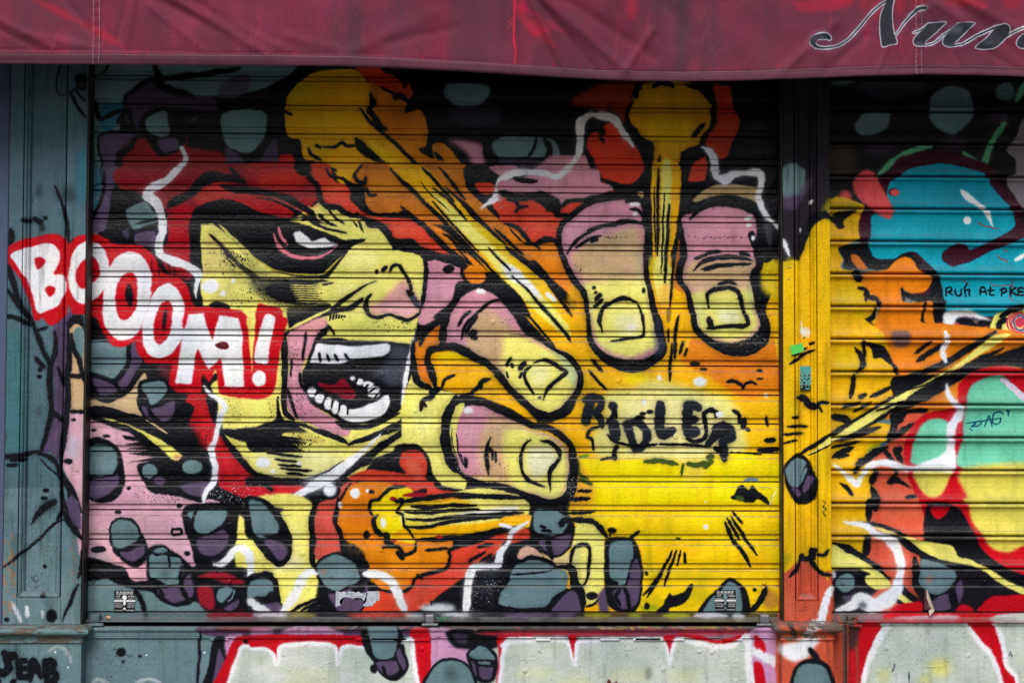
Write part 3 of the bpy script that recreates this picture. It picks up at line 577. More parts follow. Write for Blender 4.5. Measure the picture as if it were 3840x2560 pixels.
    F((196, 226, 180), '2560,60 2760,170 2830,300 2800,420 2740,330 2680,180', 24, .6); F((246, 240, 190), '2430,240 2580,230 2560,380 2440,400', 40, .7)
    L(K, '1640,60 1660,-120 1700,-250 1775,-345', [70, 60, 60, 80]); L(K, '2080,-440 2200,-350 2300,-220 2380,-100 2460,-60', [50, 60, 56, 40, 34]); L(K, '2240,-40 2460,-30 2560,50 2690,120 2770,170 2830,250 2860,330 2840,450 2770,560 2690,650 2580,690 2460,640 2340,540 2230,430 2110,330', [2, 26, 30, 34, 40, 44, 46, 56, 60, 70, 80, 70, 60, 54, 40], 4)
    L(K, '1620,60 1750,72 1900,145 2050,230 2150,325 2220,425 2330,560', [60, 70, 60, 60, 50, 50, 40])
    L(K, '1390,20 1382,150 1402,280 1432,380 1545,445', [50, 40, 50, 60, 60]); L(K, '1640,78 1545,95 1512,190 1552,290 1580,430', [60, 50, 50, 60, 50]); L(K, '1450,60 1480,-30 1560,-110 1640,-160', 44)
    for s, wd in (('1640,430 1662,360 1755,318', 26), ('1880,492 1960,425 1990,375 2065,352', 34), ('1985,440 2000,360', 26), ('1565,515 1475,540 1450,630', 38), ('1470,560 1500,600', 20), ('1780,65 1895,108', 24), ('2208,245 2248,168', 28), ('2258,225 2262,250', 24), ('2205,290 2220,345', 16)): L(K, s, wd)
    F(K, '1525,455 1645,428 1585,500 1540,515', 3)
    for s, wd in (('1785,-110 1830,-190 1895,-245', 28), ('1810,0 1850,-120 1920,-200 1990,-262 2080,-330 2155,-342', 26), ('1850,-40 1890,-120 1945,-200', 34), ('1880,-30 1930,-70', 36), ('1900,0 1950,-60', 30), ('1930,10 1945,-10', 26)): L(K, s, wd)
    E(WH, 1985, -415, 46, 22, 8)
    T(*C[2])
    L(K, '240,492 190,420 150,330 170,272 215,248', 26); L(K, '110,270 165,205', 36); L(K, '110,345 130,300', 22); L(K, '240,212 330,184 420,220 482,262 528,290 480,332 400,402 350,462 322,540', [20, 30, 34, 34, 30, 34, 32, 30, 20], 4)
    E((70, 76, 90), 290, 515, 20, 14, 6)
    # lower thumb
    T(*C[1])
    F(PINK, '1770,800 1800,680 1850,600 1950,578 2060,600 2200,680 2400,790 2550,830 2680,900 2750,1000 2772,1150 2762,1300 2700,1420 2600,1432 2450,1385 2200,1300 2000,1270 1830,1212 1770,1050', 5)
    F(TAN, '2050,700 2200,700 2400,800 2400,1300 2050,1260 1960,1000', 44); F(PALE, '2180,850 2330,790 2560,850 2670,920 2740,1010 2755,1150 2740,1300 2690,1400 2600,1412 2460,1370 2250,1300', 36); F(PALE, '1900,1200 2100,1230 2300,1300 2000,1270', 20, .8)
    F((248, 246, 214), '2400,980 2600,950 2640,1100 2500,1230 2420,1200', 36, .8)
    L(K, '1760,510 1720,600 1680,700 1668,850 1690,1000 1745,1120 1830,1205', [70, 80, 70, 80, 84, 80, 50], 4); L(K, '1730,590 1800,545 1920,550 2050,592 2200,660 2330,725', [50, 44, 46, 46, 44, 50])
    L(K, '1820,1212 1900,1242 2000,1282 2150,1302 2300,1340', [40, 40, 50, 56, 60]); L(K, '1880,480 1800,520 1740,560', 40)
    L(K, '1730,800 1735,950 1790,1100', 8); L(K, '1772,840 1782,1000 1840,1130', 12); L(K, '1850,1050 1855,1140', 30); L(K, '1805,1010 1830,1120', 16)
    for s, wd in (('2065,865 2032,975 2040,1100 2052,1195', [16, 30, 34, 12]), ('2082,985 2082,1065', 20), ('2110,995 2112,1090', 18), ('2040,960 2075,990', 30)): L(K, s, wd)
    E(WH, 1870, 628, 44, 30, 10); DOTS(K, 2100, 1120, 200, 90, 60, 2, 5); DOTS(WH, 1800, 1150, 80, 100, 60, 1.5, 4)
    T(*C[2])
    L(K, '-60,640 100,720 220,762 350,782 450,832 540,912 582,1000 585,1200 560,1350 480,1432 380,1455 250,1422 100,1342 -60,1290', [40, 50, 50, 50, 56, 60, 64, 74, 84, 90, 90, 80, 60, 50], 4)
    L(K, '215,890 160,930 130,1020 130,1120 150,1200 200,1250 335,1305', [20, 26, 28, 28, 26, 36, 22]); L(K, '300,900 380,912 450,972 465,1040 420,1112 380,1180 385,1335', [30, 40, 40, 34, 36, 34, 20]); DOTS(K, 190, 890, 40, 20, 20, 2, 6)
    DOTS(WH, 560, 1300, 60, 160, 120, 1.5, 3.5); DOTS(WH, 1250, 170, 110, 60, 80, 1.5, 3.5)

def mural_stones_right():
    T(*D[2])
    F((214, 168, 150), '95,470 110,400 180,355 260,390 320,450 300,560 120,560', 8); F((236, 210, 140), '300,430 450,440 570,400 580,560 420,560', 16)
    F(K, '-40,330 60,330 160,300 200,200 260,20 330,-40 480,-20 560,100 610,230 570,360 480,440 400,450 330,420 270,330 120,400 100,500 -40,620', 5)
    F(GOLD, '-40,110 190,80 200,150 -40,190', 5); F(RED, '30,330 60,260 190,210 200,290 100,330', 6)
    F(TEAL, '245,60 300,35 430,45 540,120 530,180 480,250 420,272 330,262 250,222 235,140', 5); F(PUR, '285,315 400,295 560,250 555,340 480,425 400,432 320,380', 6)
    L(K, '470,180 500,140 550,130', 50); L(K, '300,180 340,200', 22); L(K, '310,220 390,235', 26); L(K, '360,290 380,400 400,470', 44)
    L(K, '560,125 640,120', 30); E(K, 652, 116, 18, 18); L(K, '540,70 650,70 775,58', 26)
    F(PALE, '600,200 620,150 760,150 850,260 862,400 862,640 842,780 760,862 680,852 640,720 580,560 570,400 590,280', 5); F((226, 220, 190), '600,330 640,350 620,600 590,540', 16, .5)
    L(K, '590,135 750,142 820,192 880,285', 44); L(K, '560,545 570,430 600,370 680,346 722,370 728,450 718,560 708,660 680,702', 28); E(K, 752, 795, 54, 34, 5)
    L(K, '700,890 780,860 840,790', 20); F(PUR, '800,800 880,720 900,940 820,940', 10)
    F(K, '868,320 950,282 1100,290 1162,380 1192,500 1202,680 1172,850 1122,935 980,935 900,880 870,760 858,550', 5)
    F(TEAL, '925,330 1100,322 1112,480 1090,600 1060,690 990,702 980,672 912,640 900,480', 5); F(PUR, '1112,495 1160,480 1182,680 1150,850 1092,905 1000,902 940,800 950,742 1060,702', 5); L(K, '1030,720 1070,820 1080,930', 34); L(K, '1000,740 960,800 1000,880', 30)
    L(K, '1085,295 1165,228', 30); E(K, 925, 220, 40, 28); L(K, '912,240 905,292', 14)
    for s, wd in (('1458,398 1380,550 1300,680 1205,795', 24), ('1492,398 1440,540 1388,705', 24), ('1527,402 1503,530', 20), ('1562,418 1577,505', 24), ('1365,600 1240,805', 22), ('1918,145 2000,310 2080,420 2152,540', 34), ('1938,112 2055,302', 26), ('1972,98 2100,290 2202,435', 26), ('1990,55 2075,165', 22)): L(K, s, wd, 2)
    for x, y, rx, ry in ((1230, 600, 18, 22), (1235, 882, 27, 30), (2185, 740, 20, 18), (1515, 290, 24, 8)): E(K, x, y, rx, ry, 3)
    F(K, '1400,820 1432,768 1460,790 1550,762 1632,688 1640,732 1590,832 1530,882 1440,902 1420,950 1310,950 1380,872', 4)
    F(K, '1706,960 1750,830 1870,720 1962,636 2062,690 2112,760 2125,960', 5); F(TEAL, '1742,960 1790,830 1890,742 1962,672 2042,712 2062,800 2052,960', 5); L(K, '2285,718 2250,800 2200,880 2130,940', 44)
    # big grey stone, lightning and black spray
    T(*D[1])
    F(K, '1880,650 2100,560 2260,590 2351,560 2420,700 2400,960 1880,960 1860,800', 16); F((60, 62, 76), '1960,620 2140,600 2100,760 1960,800', 60, .6)
    F(K, '2100,480 2250,380 2351,320 2420,380 2420,560 2200,580 2000,560', 14); F((190, 150, 150), '2310,470 2351,390 2420,400 2420,480', 8)
    T(*D[2])
    F((214, 168, 150), '95,470 110,400 180,358 262,392 280,450 200,452', 8)
    F(TEAL, '30,600 120,492 260,462 400,522 440,562 532,592 522,740 420,822 360,902 200,912 0,892 -85,850 -62,750 0,690', 5)
    for s, wd in (('100,510 200,458 280,460 380,500 440,552', 32), ('20,605 200,602 400,572', 16), ('430,545 500,545 570,560 602,700 652,760 662,960', [30, 40, 60, 76, 76, 70]), ('530,740 420,832 360,910 150,925 -60,905', 44), ('20,600 -10,690 -70,760 -90,860', 30)): L(K, s, wd)
    F(PUR, '420,882 560,745 632,805 640,950 400,950', 6); L(WH, '-60,170 40,195', 30, 6)
    T(*D[1])
    L(WH, '2400,150 2262,232 2222,330 2152,420 2122,532 1935,545 1882,620 1862,760 1850,940', [30, 46, 40, 56, 60, 60, 70, 72, 70], 8, .7)
    E(WH, 1600, 905, 160, 44, 24, .9); E((230, 234, 242), 1800, 960, 240, 26, 20, .8); DOTS(WH, 2050, 760, 160, 160, 120, 1.5, 4)
    # stones left part of lower edge
    F(K, '-90,-70 95,-50 205,80 280,220 308,380 272,478 200,522 108,452 -10,310 -90,260', 6)
    F(TEAL, '-60,-30 50,-30 130,60 190,120 212,200 170,272 80,292 -10,250', 5); L(K, '90,-30 200,100 272,220 302,380 270,470 200,512 120,450 -10,290 -60,250', 50); F(PUR, '70,320 180,305 282,380 262,460 200,482 150,420', 6); F(K, '60,270 200,260 280,300 200,320', 8)
    F(K, '-90,640 80,590 155,635 190,720 212,850 190,930 -90,940', 6)
    F(TEAL, '-60,690 60,640 150,680 160,760 110,800 -60,812', 5); L(K, '-60,650 80,602 150,640 182,720 202,840 182,905', 40); L(K, '-20,820 80,820 150,760', 40); F(PUR, '40,890 190,850 222,940 60,940', 6)
    F(K, '520,560 560,470 680,420 760,410 900,500 960,620 990,720 1000,830 920,930 760,940 640,800 560,680', 6)
    F(TEAL, '540,540 580,482 680,432 760,442 870,512 912,600 912,660 840,722 720,752 620,722 570,640', 5); F(PUR, '640,790 720,770 830,730 985,690 965,840 900,935 740,935', 8); F((196, 110, 90), '570,570 620,560 600,610', 10, .6)
    F(K, '840,740 960,700 950,800 880,830', 14)
    L(WH, '545,605 480,590 410,640 360,760 282,880 225,940', [30, 60, 66, 76, 66, 50], 9, .6); L(WH, '965,605 1080,612 1182,662 1252,780 1320,945', [70, 76, 74, 72, 66], 9, .6); L(WH, '-60,830 20,900 110,935', 60, 10)
    for s, wd in (('315,930 420,872 545,815', 28), ('400,930 480,880 560,850', 26), ('455,930 560,852', 24), ('530,930 592,868', 28)): L(K, s, wd)

def mural_lower_left():
    T(*C[0])
    F(PINKL, '700,660 760,690 900,740 1080,800 1250,860 1420,980 1440,1100 1300,1220 1350,1350 1950,1430 1640,1500 1640,1568 1720,1980 1700,2010 1200,2140 1080,2000 700,1900', 8)
    F((210, 158, 180), '760,1100 1100,1300 1200,1900 760,1700', 60, .5)
    F(TEAL, '760,40 1140,20 1160,300 900,340 760,300', 6)
    F(K, '1230,180 1560,200 1650,500 1560,740 1280,720 1000,560 760,440 780,280', 6)
    F((206, 180, 136), '770,545 1060,520 1180,420 1280,300 1300,400 1210,520 1245,640 1300,715 1150,655 950,612 770,610', 6)
    F(TEAL, '770,60 940,30 1130,70 1120,200 1060,310 990,350 880,312 770,270', 5); F(PUR, '1170,0 1250,100 1255,200 1200,300 1120,440 1060,470 1040,400 1130,240', 5); F(PUR, '820,350 960,372 1040,430 1030,470 900,500 850,440', 5)
    for s, wd in (('1150,-60 1142,100 1130,220 1070,332 1000,372 880,332 780,290', 34), ('1255,220 1180,390 1080,482 980,540 880,522 800,440 770,340', 40), ('1020,380 1062,475', 32), ('1380,240 1420,330', 24)): L(K, s, wd)
    F((120, 24, 40), '1400,210 1560,210 1520,360 1420,330', 16, .6)
    F(K, '1215,410 1290,350 1450,345 1520,420 1480,530 1560,540 1590,640 1500,740 1400,745 1280,710 1230,560', 5)
    F(TEAL, '1250,410 1300,385 1440,380 1482,430 1440,510 1400,560 1340,580 1310,520 1260,460', 5); F(PUR, '1260,590 1320,612 1420,600 1540,545 1545,650 1480,720 1400,732 1300,702', 6); L(K, '1320,620 1355,690 1400,735', 34); L(PUR, '1350,620 1385,700', 8)
    L(K, '760,612 950,622 1100,672 1250,712 1400,772 1550,900 1780,1010', [50, 54, 50, 50, 60, 120, 120])
    F(K, '1080,850 1250,870 1420,960 1500,1040 1720,1000 1920,1200 1850,1330 1600,1340 1480,1240 1420,1140 1230,1120 1330,1075 1130,1090 1380,1040 1120,1010 1340,985 1100,968 1300,948 1100,925 1250,905 1110,885', 3, 1, True)
    F(PALE, '890,685 1080,735 1250,805 1400,875 1520,955 1605,1030 1560,1072 1480,1025 1350,915 1150,795', 7); F((214, 150, 110), '1540,1020 1610,1030 1560,1072', 10, .8)
    L(K, '850,690 1000,752 1150,802 1300,902 1460,1035', [10, 44, 50, 50, 40]); L((206, 180, 136), '1290,715 1380,770 1480,830', 14, 4)
    F(K, '1215,1120 1330,1085 1450,1120 1480,1230 1400,1290 1440,1300 1380,1365 1280,1280', 6); E(TEAL, 1325, 1168, 66, 70, 5); E(TEAL, 1700, 1128, 92, 64, 6); E(PUR, 1402, 1250, 54, 40, 8); F(PUR, '1540,1310 1800,1250 1845,1340 1750,1392 1650,1372', 10)
    L(K, '1540,1290 1640,1380 1780,1410 1850,1340', 40)
    F(K, '745,930 850,868 950,888 1042,960 1092,1080 1104,1250 1072,1360 992,1432 880,1445 790,1400 745,1250', 7)
    F(TEAL, '785,965 870,930 970,950 1030,1010 1038,1110 1000,1192 940,1222 850,1202 790,1182 772,1050', 5); F(PUR, '772,1255 1000,1205 1042,1182 1052,1270 980,1352 880,1402 790,1382', 8)
    for x, y, rx, ry in ((830, 805, 26, 16), (945, 853, 36, 15), (1142, 1310, 20, 16), (1515, 1360, 18, 20), (1585, 1465, 26, 22), (1037, 1524, 26, 18)): E(K, x, y, rx, ry)
    DOTS(K, 1450, 1380, 240, 70, 160, 2, 5); DOTS(K, 1850, 860, 90, 90, 80, 2, 6)
    L(K, '1835,490 1870,620 1905,750', 44); L(K, '1960,840 2050,965 2200,1145 2400,1330', [60, 50, 50, 60]); F(K, '1950,820 2050,778 2400,740 2400,970 2260,960 2150,900 2080,880', 4); F(K, '1860,560 1920,540 1925,640', 4)
    F(K, '1800,300 1870,330 1925,300 1910,400 1850,410 1780,380', 5); F(PALE, '1870,400 1960,360 2000,480 2100,500 2351,540 2351,740 2060,790 1970,760 1960,640 2000,600 1960,520 1880,470', 6)
    DOTS(K, 2050, 680, 120, 120, 70, 2, 5); DOTS(K, 2200, 900, 160, 60, 90, 2, 6)
    L(WH, '1808,415 1850,480 1940,540 1985,605 1942,690 1922,800 1900,900 1862,970 1880,1060 1902,1130 1882,1260 1832,1330 1800,1400 1805,1480', [30, 40, 46, 50, 46, 44, 44, 50, 48, 52, 50, 52, 46, 16], 7, .6)
    E(WH, 2310, 1085, 46, 44, 10)
    F(K, '1650,1490 1900,1460 2351,1480 2500,1500 2351,1568 1650,1568', 10); DOTS(WH, 2000, 1400, 160, 110, 160, 1.5, 4)
    T(*D[0])
    F(PALE, '2070,100 2145,110 2165,220 2300,380 2400,440 2400,900 2250,900 2230,640 2200,500 2120,560 2085,560', 6)
    F(K, '980,170 1060,105 1170,118 1235,190 1275,300 1320,390 1295,480 1220,545 1140,535 1070,470 1000,390', 6)
    F(TEAL, '1000,160 1060,125 1150,132 1210,182 1232,262 1200,312 1100,372 1030,372 988,322 984,230', 5); F(PUR, '1060,412 1150,402 1270,350 1284,420 1200,492 1130,482', 5)
    F(TEAL, '740,560 1050,700 1500,800 1900,900 1900,1060 740,1060', 8); F((188, 160, 178), '770,350 950,440 1010,500 900,500 770,450', 10)
    F(K, '745,460 1000,520 1130,600 1170,680 1450,660 1340,740 1180,700 1000,640 745,660', 8)
    L(K, '830,386 915,388', 48, 5, .8); E(K, 1040, 60, 26, 14); L(K, '1525,205 1600,210 1600,250 1530,255 1525,215', 22, 3, .8); E(K, 1655, 420, 26, 22)
    F(K, '1310,390 1420,345 1500,380 1600,445 1690,540 1750,640 1765,760 1690,860 1560,895 1440,855 1350,770 1300,640', 7)
    F(TEAL, '1330,442 1440,420 1500,452 1600,472 1612,600 1580,692 1480,702 1400,660 1330,622', 5); F(TEAL, '1360,400 1440,368 1490,400 1400,425', 4); L(K, '1490,440 1498,500 1490,560', 18); E((70, 90, 96), 1460, 590, 50, 50, 20, .5)
    F(PUR, '1620,652 1700,600 1725,700 1700,802 1640,802', 6); F(PUR, '1390,742 1580,722 1640,822 1540,862 1440,802', 6); L(K, '1410,740 1450,800', 26); L(K, '1600,540 1590,680 1640,820', 30)
    F(K, '1625,20 1800,-20 2090,0 2095,200 2070,350 1970,450 1870,482 1750,450 1670,330 1630,200', 6)
    F(TEAL, '1665,60 1980,40 1988,130 1900,210 1830,252 1740,232 1700,140', 5); F(PUR, '1730,302 1850,262 1960,212 2015,262 1990,372 1890,442 1780,422', 6); L(K, '1735,20 1715,100 1700,180', 24); L(K, '1650,180 1690,260', 30)
    F(K, '1690,560 1900,520 2180,560 2351,660 2400,700 2400,960 1880,960 1740,800', 10); F((150, 20, 40), '1740,630 1850,590 2000,588 2100,640 2170,690 2000,690 1850,640', 12); F((150, 20, 40), '1745,720 1870,712 1900,880 1850,920 1770,860', 14); F((150, 20, 40), '1880,925 2351,935 2351,1040 1880,1040', 20, .7)
    F(TEAL, '1915,830 1930,740 2000,715 2060,740 2000,820 1960,860', 5); F(PUR, '1980,900 2060,850 2120,830 2100,890 2020,935', 8); L(TEAL, '2070,740 2050,810 2010,850', 14)
    F(TEAL, '2240,760 2300,680 2400,660 2400,800 2300,800', 5); L(K, '2230,690 2300,640 2400,600', 50)
    L(WH, '1885,520 1960,512 2020,462 2070,392 2140,382 2200,440 2212,600 2212,750 2262,880 2400,955', [46, 64, 60, 52, 66, 64, 60, 62, 66, 70], 8, .6); L(WH, '2090,390 2060,400', 30)
    L(K, '1200,740 1262,860 1302,1000', 40); L(K, '690,640 720,520 730,380', 30)

def mural_letters():
    T(*B[0])
    # red shadow behind the white letters
    Bp = '95,735 300,650 430,635 500,680 520,780 480,860 460,905 550,915 585,990 575,1090 500,1180 330,1252 270,1100 230,950 190,905 140,820'
    O1 = '595,890 635,740 700,650 780,618 880,655 945,740 975,850 955,980 900,1080 800,1160 720,1175 650,1115 605,1020'
    O2 = '918,1080 950,900 1010,780 1130,712 1250,750 1330,870 1352,1050 1312,1200 1252,1380 1180,1460 1080,1497 990,1462 930,1372 908,1220'
    O3 = '1340,1120 1400,1040 1490,992 1570,1040 1622,1150 1642,1300 1622,1450 1560,1560 1500,1630 1400,1655 1310,1610 1262,1500 1255,1380 1290,1250'
    M = '1640,1265 1800,1260 1872,1500 1935,1278 2112,1300 2142,1480 2155,1902 1985,1906 1950,1652 1840,1752 1752,1572 1720,1662 1692,1882 1552,1870 1592,1580 1612,1420'
    EX = '2327,1300 2367,1262 2425,1290 2422,1380 2387,1500 2367,1690 2310,1700 2247,1672 2277,1480'
    F(CRIM, '45,690 200,608 430,548 560,590 610,650 640,600 720,570 830,556 940,600 1000,640 1120,650 1260,670 1380,780 1440,900 1560,930 1660,1020 1710,1180 1900,1205 1980,1215 2120,1230 2190,1290 2215,1310 2222,1800 2260,1220 2340,1185 2480,1225 2500,1290 2540,1320 2500,1450 2450,1730 2440,1850 2400,1960 2300,2010 2000,1985 1930,1940 1910,1760 1850,1860 1790,1800 1770,1960 1580,1950 1500,1880 1510,1720 1400,1705 1290,1690 1220,1590 1200,1500 1120,1550 1000,1540 910,1430 860,1300 760,1270 640,1260 610,1180 570,1290 430,1365 360,1300 290,1302 200,1000 60,790', 5)
    F(PALE, '2180,1310 2258,1290 2235,1640 2216,1640', 5, .9)
    for q in (Bp, O1, O2, O3, EX): F(WH, q, 6)
    F(WH, M, 6, 1, True)
    E(WH, 2288, 1832, 62, 72, 8)
    F(CRIM, '290,772 340,755 388,780 375,822 320,862 300,822', 8); F(CRIM, '380,1040 420,1010 472,1030 460,1076 420,1108 395,1080', 8)
    F(CRIM, '668,900 700,825 745,782 830,757 872,830 882,920 840,975 795,1005 740,1035 698,1030 672,980', 7); F(CRIM, '1030,1080 1060,950 1140,895 1200,940 1218,1080 1200,1220 1140,1310 1070,1310 1025,1220', 6)
    F(CRIM, '1370,1300 1410,1190 1480,1148 1520,1210 1520,1340 1480,1470 1410,1530 1362,1490 1355,1400', 6)
    F(K, '1110,1080 1140,1000 1170,1040 1180,1120 1150,1210 1120,1160', 6); F(K, '1440,1290 1465,1220 1480,1290 1455,1400 1435,1370', 5)
    L(CRIM, '570,640 600,700 590,900', 40, 8); L(CRIM, '970,700 1000,750 975,830', 30, 8); L(CRIM, '1345,940 1360,1000 1345,1060', 30, 8); L(CRIM, '1640,1200 1650,1270 1625,1380', 30, 8)
    F((86, 6, 20), '1905,1535 1960,1512 2010,1520 2025,1560 1990,1580 1930,1565', 2)
    for x in (1345, 1400, 1440, 1500, 1540): L(K, '%d,%d %d,%d' % (x, 740+abs(1440-x)*.5, x+4, 880+rng.random()*60), 10)
    F((230, 232, 240), '1000,820 1200,800 1290,860 1000,870', 30, .5)
    L(K, '600,640 650,600', 10); E(WH, 1862, 1020, 78, 62, 10); E(WH, 2058, 975, 20, 18, 5); E(WH, 1975, 1088, 26, 24, 5)
    # upper lightning last, it crosses everything
    T(*A[0]); L(WH, '1605,1310 1640,1400 1590,1475 1480,1590 1330,1668 1300,1720 1400,1810 1425,1920 1440,1980 1440,2060 1400,2160 1410,2240 1500,2290 1640,2340 1740,2400 1745,2470 1730,2560 1735,2625', [46, 60, 66, 60, 66, 90, 84, 60, 62, 60, 62, 70, 66, 60, 80, 66, 48, 12], 7, .6)


def mural_airbrush():
    """soft second coats inside the shapes"""
    T(*A[1])
    for x, y, rx, ry, c_, o_ in ((420, 820, 120, 160, (214, 190, 0), .5), (700, 1120, 260, 120, (255, 206, 0), .5), (1280, 1040, 120, 120, (196, 104, 0), .6), (1400, 1240, 90, 120, (240, 150, 10), .6), (1100, 860, 90, 60, (150, 70, 10), .6), (1720, 1460, 90, 120, (240, 150, 10), .5), (960, 700, 50, 90, (150, 70, 10), .6)): E(c_, x, y, rx, ry, 60, o_)
    T(*B[1])
    for x, y, rx, ry, c_, o_ in ((1150, 120, 140, 90, (224, 146, 30), .6), (1080, 320, 90, 50, (150, 80, 16), .6), (700, 180, 80, 70, (240, 100, 60), .6), (1300, 540, 120, 50, (244, 110, 70), .5), (620, 260, 50, 40, (150, 30, 24), .6), (1150, 470, 60, 30, (150, 30, 24), .5), (1650, 60, 90, 90, (226, 140, 30), .6), (1900, 300, 60, 60, (226, 140, 30), .6),
                             (900, 780, 200, 90, (252, 248, 160), .6), (1330, 760, 90, 50, (206, 200, 96), .6), (-380, 620, 70, 130, (206, 190, 110), .5), (-300, 1040, 120, 90, (206, 202, 120), .6), (1000, 1380, 240, 50, (214, 212, 100), .5), (820, 1060, 120, 60, (252, 248, 170), .5), (1200, 700, 60, 40, (200, 196, 90), .5), (600, 380, 60, 30, (206, 200, 96), .5),
                             (240, 60, 220, 60, (206, 40, 24), .6), (-150, 60, 160, 60, (100, 8, 24), .6), (450, 180, 90, 60, (110, 8, 26), .6), (1620, 1100, 80, 120, (230, 170, 190), .5), (1560, 860, 50, 50, (190, 124, 148), .6)): E(c_, x, y, rx, ry, 46, o_)
    T(*C[1])
    for x, y, rx, ry, c_, o_ in ((160, 560, 60, 120, (206, 200, 100), .6), (600, 1020, 200, 60, (250, 246, 190), .6), (1480, 700, 90, 160, (252, 248, 160), .6), (1560, 900, 60, 120, (206, 208, 120), .5), (400, 640, 120, 60, (196, 120, 146), .6), (330, 300, 30, 120, (232, 172, 188), .5), (900, 1560, 90, 90, (206, 104, 0), .6), (1200, 1500, 100, 60, (224, 196, 0), .6),
                             (1880, 820, 60, 160, (228, 170, 190), .5), (1850, 1050, 60, 90, (196, 130, 150), .5), (1800, 260, 120, 60, (224, 160, 0), .6), (2050, 480, 120, 50, (252, 204, 60), .6)): E(c_, x, y, rx, ry, 46, o_)
    T(*B[2])
    for x, y, rx, ry, c_, o_ in ((640, 400, 90, 60, (232, 170, 190), .5), (1000, 370, 120, 40, (196, 128, 152), .5), (1060, 640, 90, 60, (226, 190, 150), .5), (1190, 900, 30, 200, (190, 204, 150), .6), (800, 900, 100, 50, (236, 214, 130), .5), (1900, 600, 200, 60, (196, 128, 154), .5), (1900, 400, 160, 40, (228, 166, 188), .5), (2160, 1100, 40, 120, (190, 214, 150), .6), (1700, 1250, 40, 120, (200, 214, 150), .5), (1860, 930, 120, 40, (226, 190, 140), .5),
                             (300, 450, 120, 60, (240, 96, 60), .6), (100, 380, 70, 60, (190, 40, 26), .5), (400, 760, 50, 90, (244, 150, 20), .6), (520, 1000, 40, 90, (240, 150, 40), .5), (300, 120, 220, 50, (228, 164, 184), .6), (1290, 800, 20, 80, (240, 226, 60), .6)): E(c_, x, y, rx, ry, 40, o_)
    T(*C[0])
    for x, y, rx, ry, c_, o_ in ((1000, 1750, 200, 120, (232, 186, 200), .6), (1400, 1600, 160, 90, (206, 156, 176), .6), (900, 1120, 80, 60, (116, 144, 150), .6), (880, 1330, 60, 40, (110, 92, 126), .6), (930, 180, 100, 90, (78, 106, 114), .6), (1350, 480, 50, 40, (116, 146, 150), .6), (1420, 650, 60, 40, (110, 92, 126), .5), (2000, 1150, 60, 90, (226, 40, 44), .5)): E(c_, x, y, rx, ry, 36, o_)
    T(*D[1])
    for x, y, rx, ry, c_, o_ in ((740, 600, 120, 90, (112, 142, 148), .6), (1300, 520, 200, 70, (250, 160, 20), .5), (1100, 560, 80, 80, (206, 110, 4), .6), (1650, 640, 90, 70, (206, 60, 44), .5), (2000, 300, 120, 40, (236, 90, 60), .5), (320, 300, 80, 160, (252, 248, 170), .5), (250, 800, 90, 60, (206, 204, 90), .5)): E(c_, x, y, rx, ry, 40, o_)
    T(*D[2])
    for x, y, rx, ry, c_, o_ in ((250, 760, 160, 80, (112, 142, 148), .6), (1000, 480, 60, 90, (108, 138, 144), .6), (380, 130, 80, 60, (112, 142, 148), .5), (700, 620, 40, 160, (252, 248, 180), .6), (1960, 820, 60, 60, (112, 142, 148), .5), (2150, 500, 160, 90, (255, 196, 0), .6), (1500, 420, 200, 80, (255, 196, 0), .6)): E(c_, x, y, rx, ry, 40, o_)

